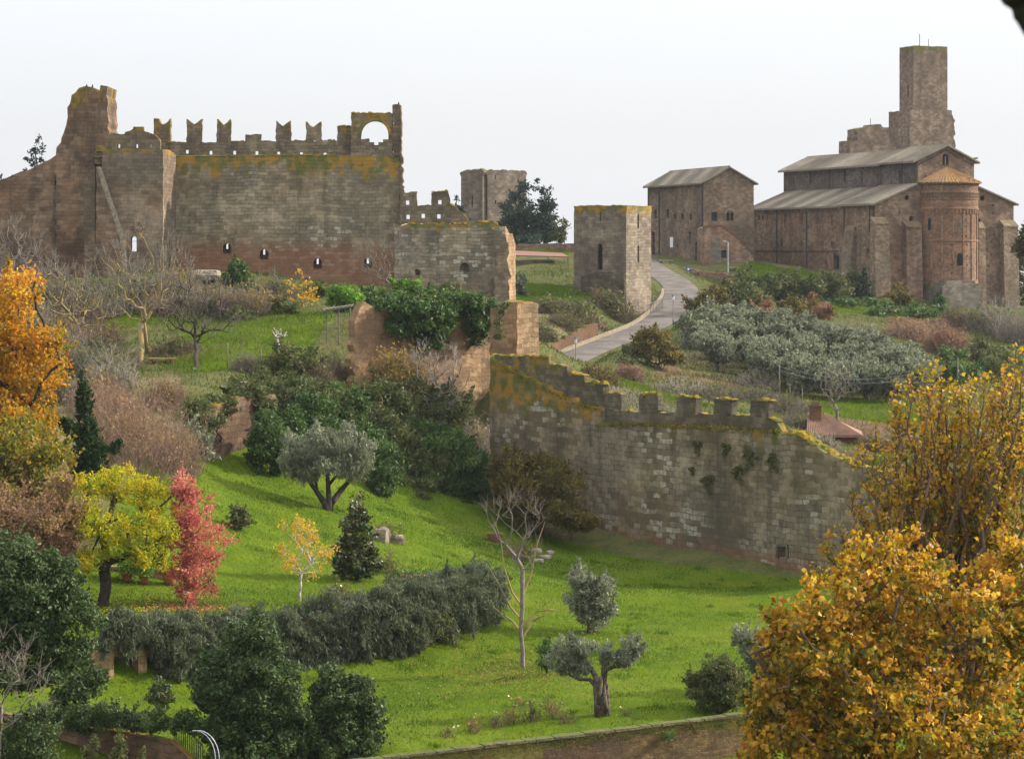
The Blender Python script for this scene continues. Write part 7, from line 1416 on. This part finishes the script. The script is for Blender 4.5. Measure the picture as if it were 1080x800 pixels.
def litter(name, label, px, py, sx, sy, n, size, leaf, seed):
    r = np.random.default_rng(seed); h = hit(px, py); X, Y = h[0] + r.normal(0, sx, n), h[1] + r.normal(0, sy, n); k = inpoly(X, Y, LAWN); X, Y = X[k], Y[k]; C = np.stack([X, Y, G(X, Y) + .07], 1)
    o = leaf_mesh(name, C, np.clip(r.normal(.5, .25, len(C)), 0, 1), size, leaf, None, .7, 2.5, r); tag(o, label, 'fallen leaves', kind='stuff')
litter('fallen_leaves', 'pinkish red fallen leaves on the grass under the coral red tree', 197, 642, 1.4, 1.2, 650, .11, L['red'], 1)
litter('fallen_leaves', 'yellow fallen leaves on the grass under the forked yellow green tree', 115, 645, 2.0, 1.6, 900, .13, L['yelgreen'], 2)
litter('fallen_leaves', 'scattered brown and gold fallen leaves across the lower lawn', 600, 690, 14, 16, 2600, .10, L['drygold'], 3)
litter('fallen_leaves', 'thin brown leaf litter around the bare pruned tree', 540, 708, 2.5, 3.5, 1600, .11, L['drygold'], 4)
SKYV, SKYS, SUNE, EXPO, HAZE = 4.75, .10, 3.9, 1.0, .00006
# ------------------------------------------------------------------ light, sky, air, camera
SUN = np.array([.90, .24, .46]); SUN /= np.linalg.norm(SUN); EL = math.asin(SUN[2]); AZ = math.atan2(SUN[0], SUN[1])
w = bpy.data.worlds.new('World'); SC.world = w; w.use_nodes = True; nt = w.node_tree; nt.nodes.clear()
sky = nt.nodes.new('ShaderNodeTexSky'); sky.sky_type = 'NISHITA'; sky.sun_disc = False; sky.sun_elevation = EL; sky.sun_rotation = AZ; sky.altitude = 150; sky.air_density = 1.0; sky.dust_density = 3.5; sky.ozone_density = 1.0
tc = nt.nodes.new('ShaderNodeTexCoord'); sp = nt.nodes.new('ShaderNodeSeparateXYZ'); nt.links.new(tc.outputs['Generated'], sp.inputs[0])
mr = nt.nodes.new('ShaderNodeMapRange'); mr.inputs[1].default_value = 0.05; mr.inputs[2].default_value = 1.0; mr.inputs[3].default_value = 1.0; mr.inputs[4].default_value = 3.2; nt.links.new(sp.outputs[2], mr.inputs[0])   # thin overcast: brighter overhead than at the horizon
cl = nt.nodes.new('ShaderNodeTexNoise'); cl.inputs['Scale'].default_value = 2.5; cl.inputs['Detail'].default_value = 4; nt.links.new(tc.outputs['Generated'], cl.inputs['Vector'])
cr_ = nt.nodes.new('ShaderNodeMix'); cr_.data_type = 'RGBA'; cr_.inputs[6].default_value = (SKYV * .95, SKYV * .975, SKYV * 1.03, 1); cr_.inputs[7].default_value = (SKYV * 1.0, SKYV * 1.0, SKYV * 1.02, 1); nt.links.new(cl.outputs['Fac'], cr_.inputs[0])
cu = nt.nodes.new('ShaderNodeMath'); cu.operation = 'POWER'; cu.inputs[1].default_value = 3; nt.links.new(sp.outputs[0], cu.inputs[0])   # hazy sky: lighter on the sun's side
ma = nt.nodes.new('ShaderNodeMath'); ma.operation = 'MULTIPLY_ADD'; ma.inputs[1].default_value = .6; ma.inputs[2].default_value = 1.0; nt.links.new(cu.outputs[0], ma.inputs[0])
mm = nt.nodes.new('ShaderNodeMath'); mm.operation = 'MULTIPLY'; nt.links.new(ma.outputs[0], mm.inputs[0]); nt.links.new(mr.outputs[0], mm.inputs[1])
vm = nt.nodes.new('ShaderNodeVectorMath'); vm.operation = 'SCALE'; nt.links.new(cr_.outputs[2], vm.inputs[0]); nt.links.new(mm.outputs[0], vm.inputs['Scale'])
mx = nt.nodes.new('ShaderNodeMix'); mx.data_type = 'RGBA'; mx.inputs[0].default_value = .85; nt.links.new(vm.outputs[0], mx.inputs[7]); nt.links.new(sky.outputs[0], mx.inputs[6])
bg = nt.nodes.new('ShaderNodeBackground'); bg.inputs[1].default_value = SKYS; nt.links.new(mx.outputs[2], bg.inputs[0])
wo = nt.nodes.new('ShaderNodeOutputWorld'); nt.links.new(bg.outputs[0], wo.inputs[0])
sl = bpy.data.lights.new('sun', 'SUN'); sl.energy = SUNE; sl.angle = math.radians(2.0); sl.color = (1.0, .93, .82)
so = bpy.data.objects.new('sun', sl); COL.objects.link(so); so.rotation_euler = Vector(tuple(SUN)).to_track_quat('Z', 'Y').to_euler(); so.location = (60, 60, 90)
if HAZE > 0:
    m = MB(); x0, x1, y0, y1, z0, z1 = -1560, 1560, -1560, 1560, float(GZ.min()) - 1, 46.0
    m.hexa([(x0, y0, z0), (x1, y0, z0), (x1, y1, z0), (x0, y1, z0), (x0, y0, z1), (x1, y0, z1), (x1, y1, z1), (x0, y1, z1)])
    hm = bpy.data.materials.new('thin_haze'); hm.use_nodes = True; hn = hm.node_tree; hn.nodes.clear(); pv = hn.nodes.new('ShaderNodeVolumePrincipled'); pv.inputs['Color'].default_value = (.86, .91, 1, 1); pv.inputs['Density'].default_value = HAZE; pv.inputs['Anisotropy'].default_value = .3
    ho = hn.nodes.new('ShaderNodeOutputMaterial'); hn.links.new(pv.outputs[0], ho.inputs['Volume'])
    h = m.build('haze', hm); h['kind'] = 'stuff'; h['label'] = 'thin pale haze filling the valley air'; h['category'] = 'haze'
cd = bpy.data.cameras.new('camera'); cam = bpy.data.objects.new('camera', cd); COL.objects.link(cam); cam.location = (0, 0, 0); cam.rotation_euler = (math.pi / 2, 0, 0)
cd.sensor_fit = 'HORIZONTAL'; cd.sensor_width = 36; cd.lens = F / 1080 * 36; cd.shift_y = -(400 - HY) / 1080; cd.clip_start = .5; cd.clip_end = 5000
cd.dof.use_dof = True; cd.dof.focus_distance = 210; cd.dof.aperture_fstop = 5.6
SC.camera = cam
SC.view_settings.view_transform = 'Standard'; SC.view_settings.look = 'None'; SC.view_settings.exposure = EXPO; SC.view_settings.gamma = 1; SC.view_settings.use_curve_mapping = False
SC.cycles.use_denoising = True; SC.cycles.denoiser = "OPENIMAGEDENOISE"; SC.cycles.denoising_prefilter = "ACCURATE"; SC.cycles.max_bounces = 6; SC.cycles.diffuse_bounces = 3; SC.cycles.transmission_bounces = 3; SC.cycles.glossy_bounces = 2; SC.cycles.transparent_max_bounces = 4; SC.cycles.volume_bounces = 0; SC.cycles.sample_clamp_indirect = 6
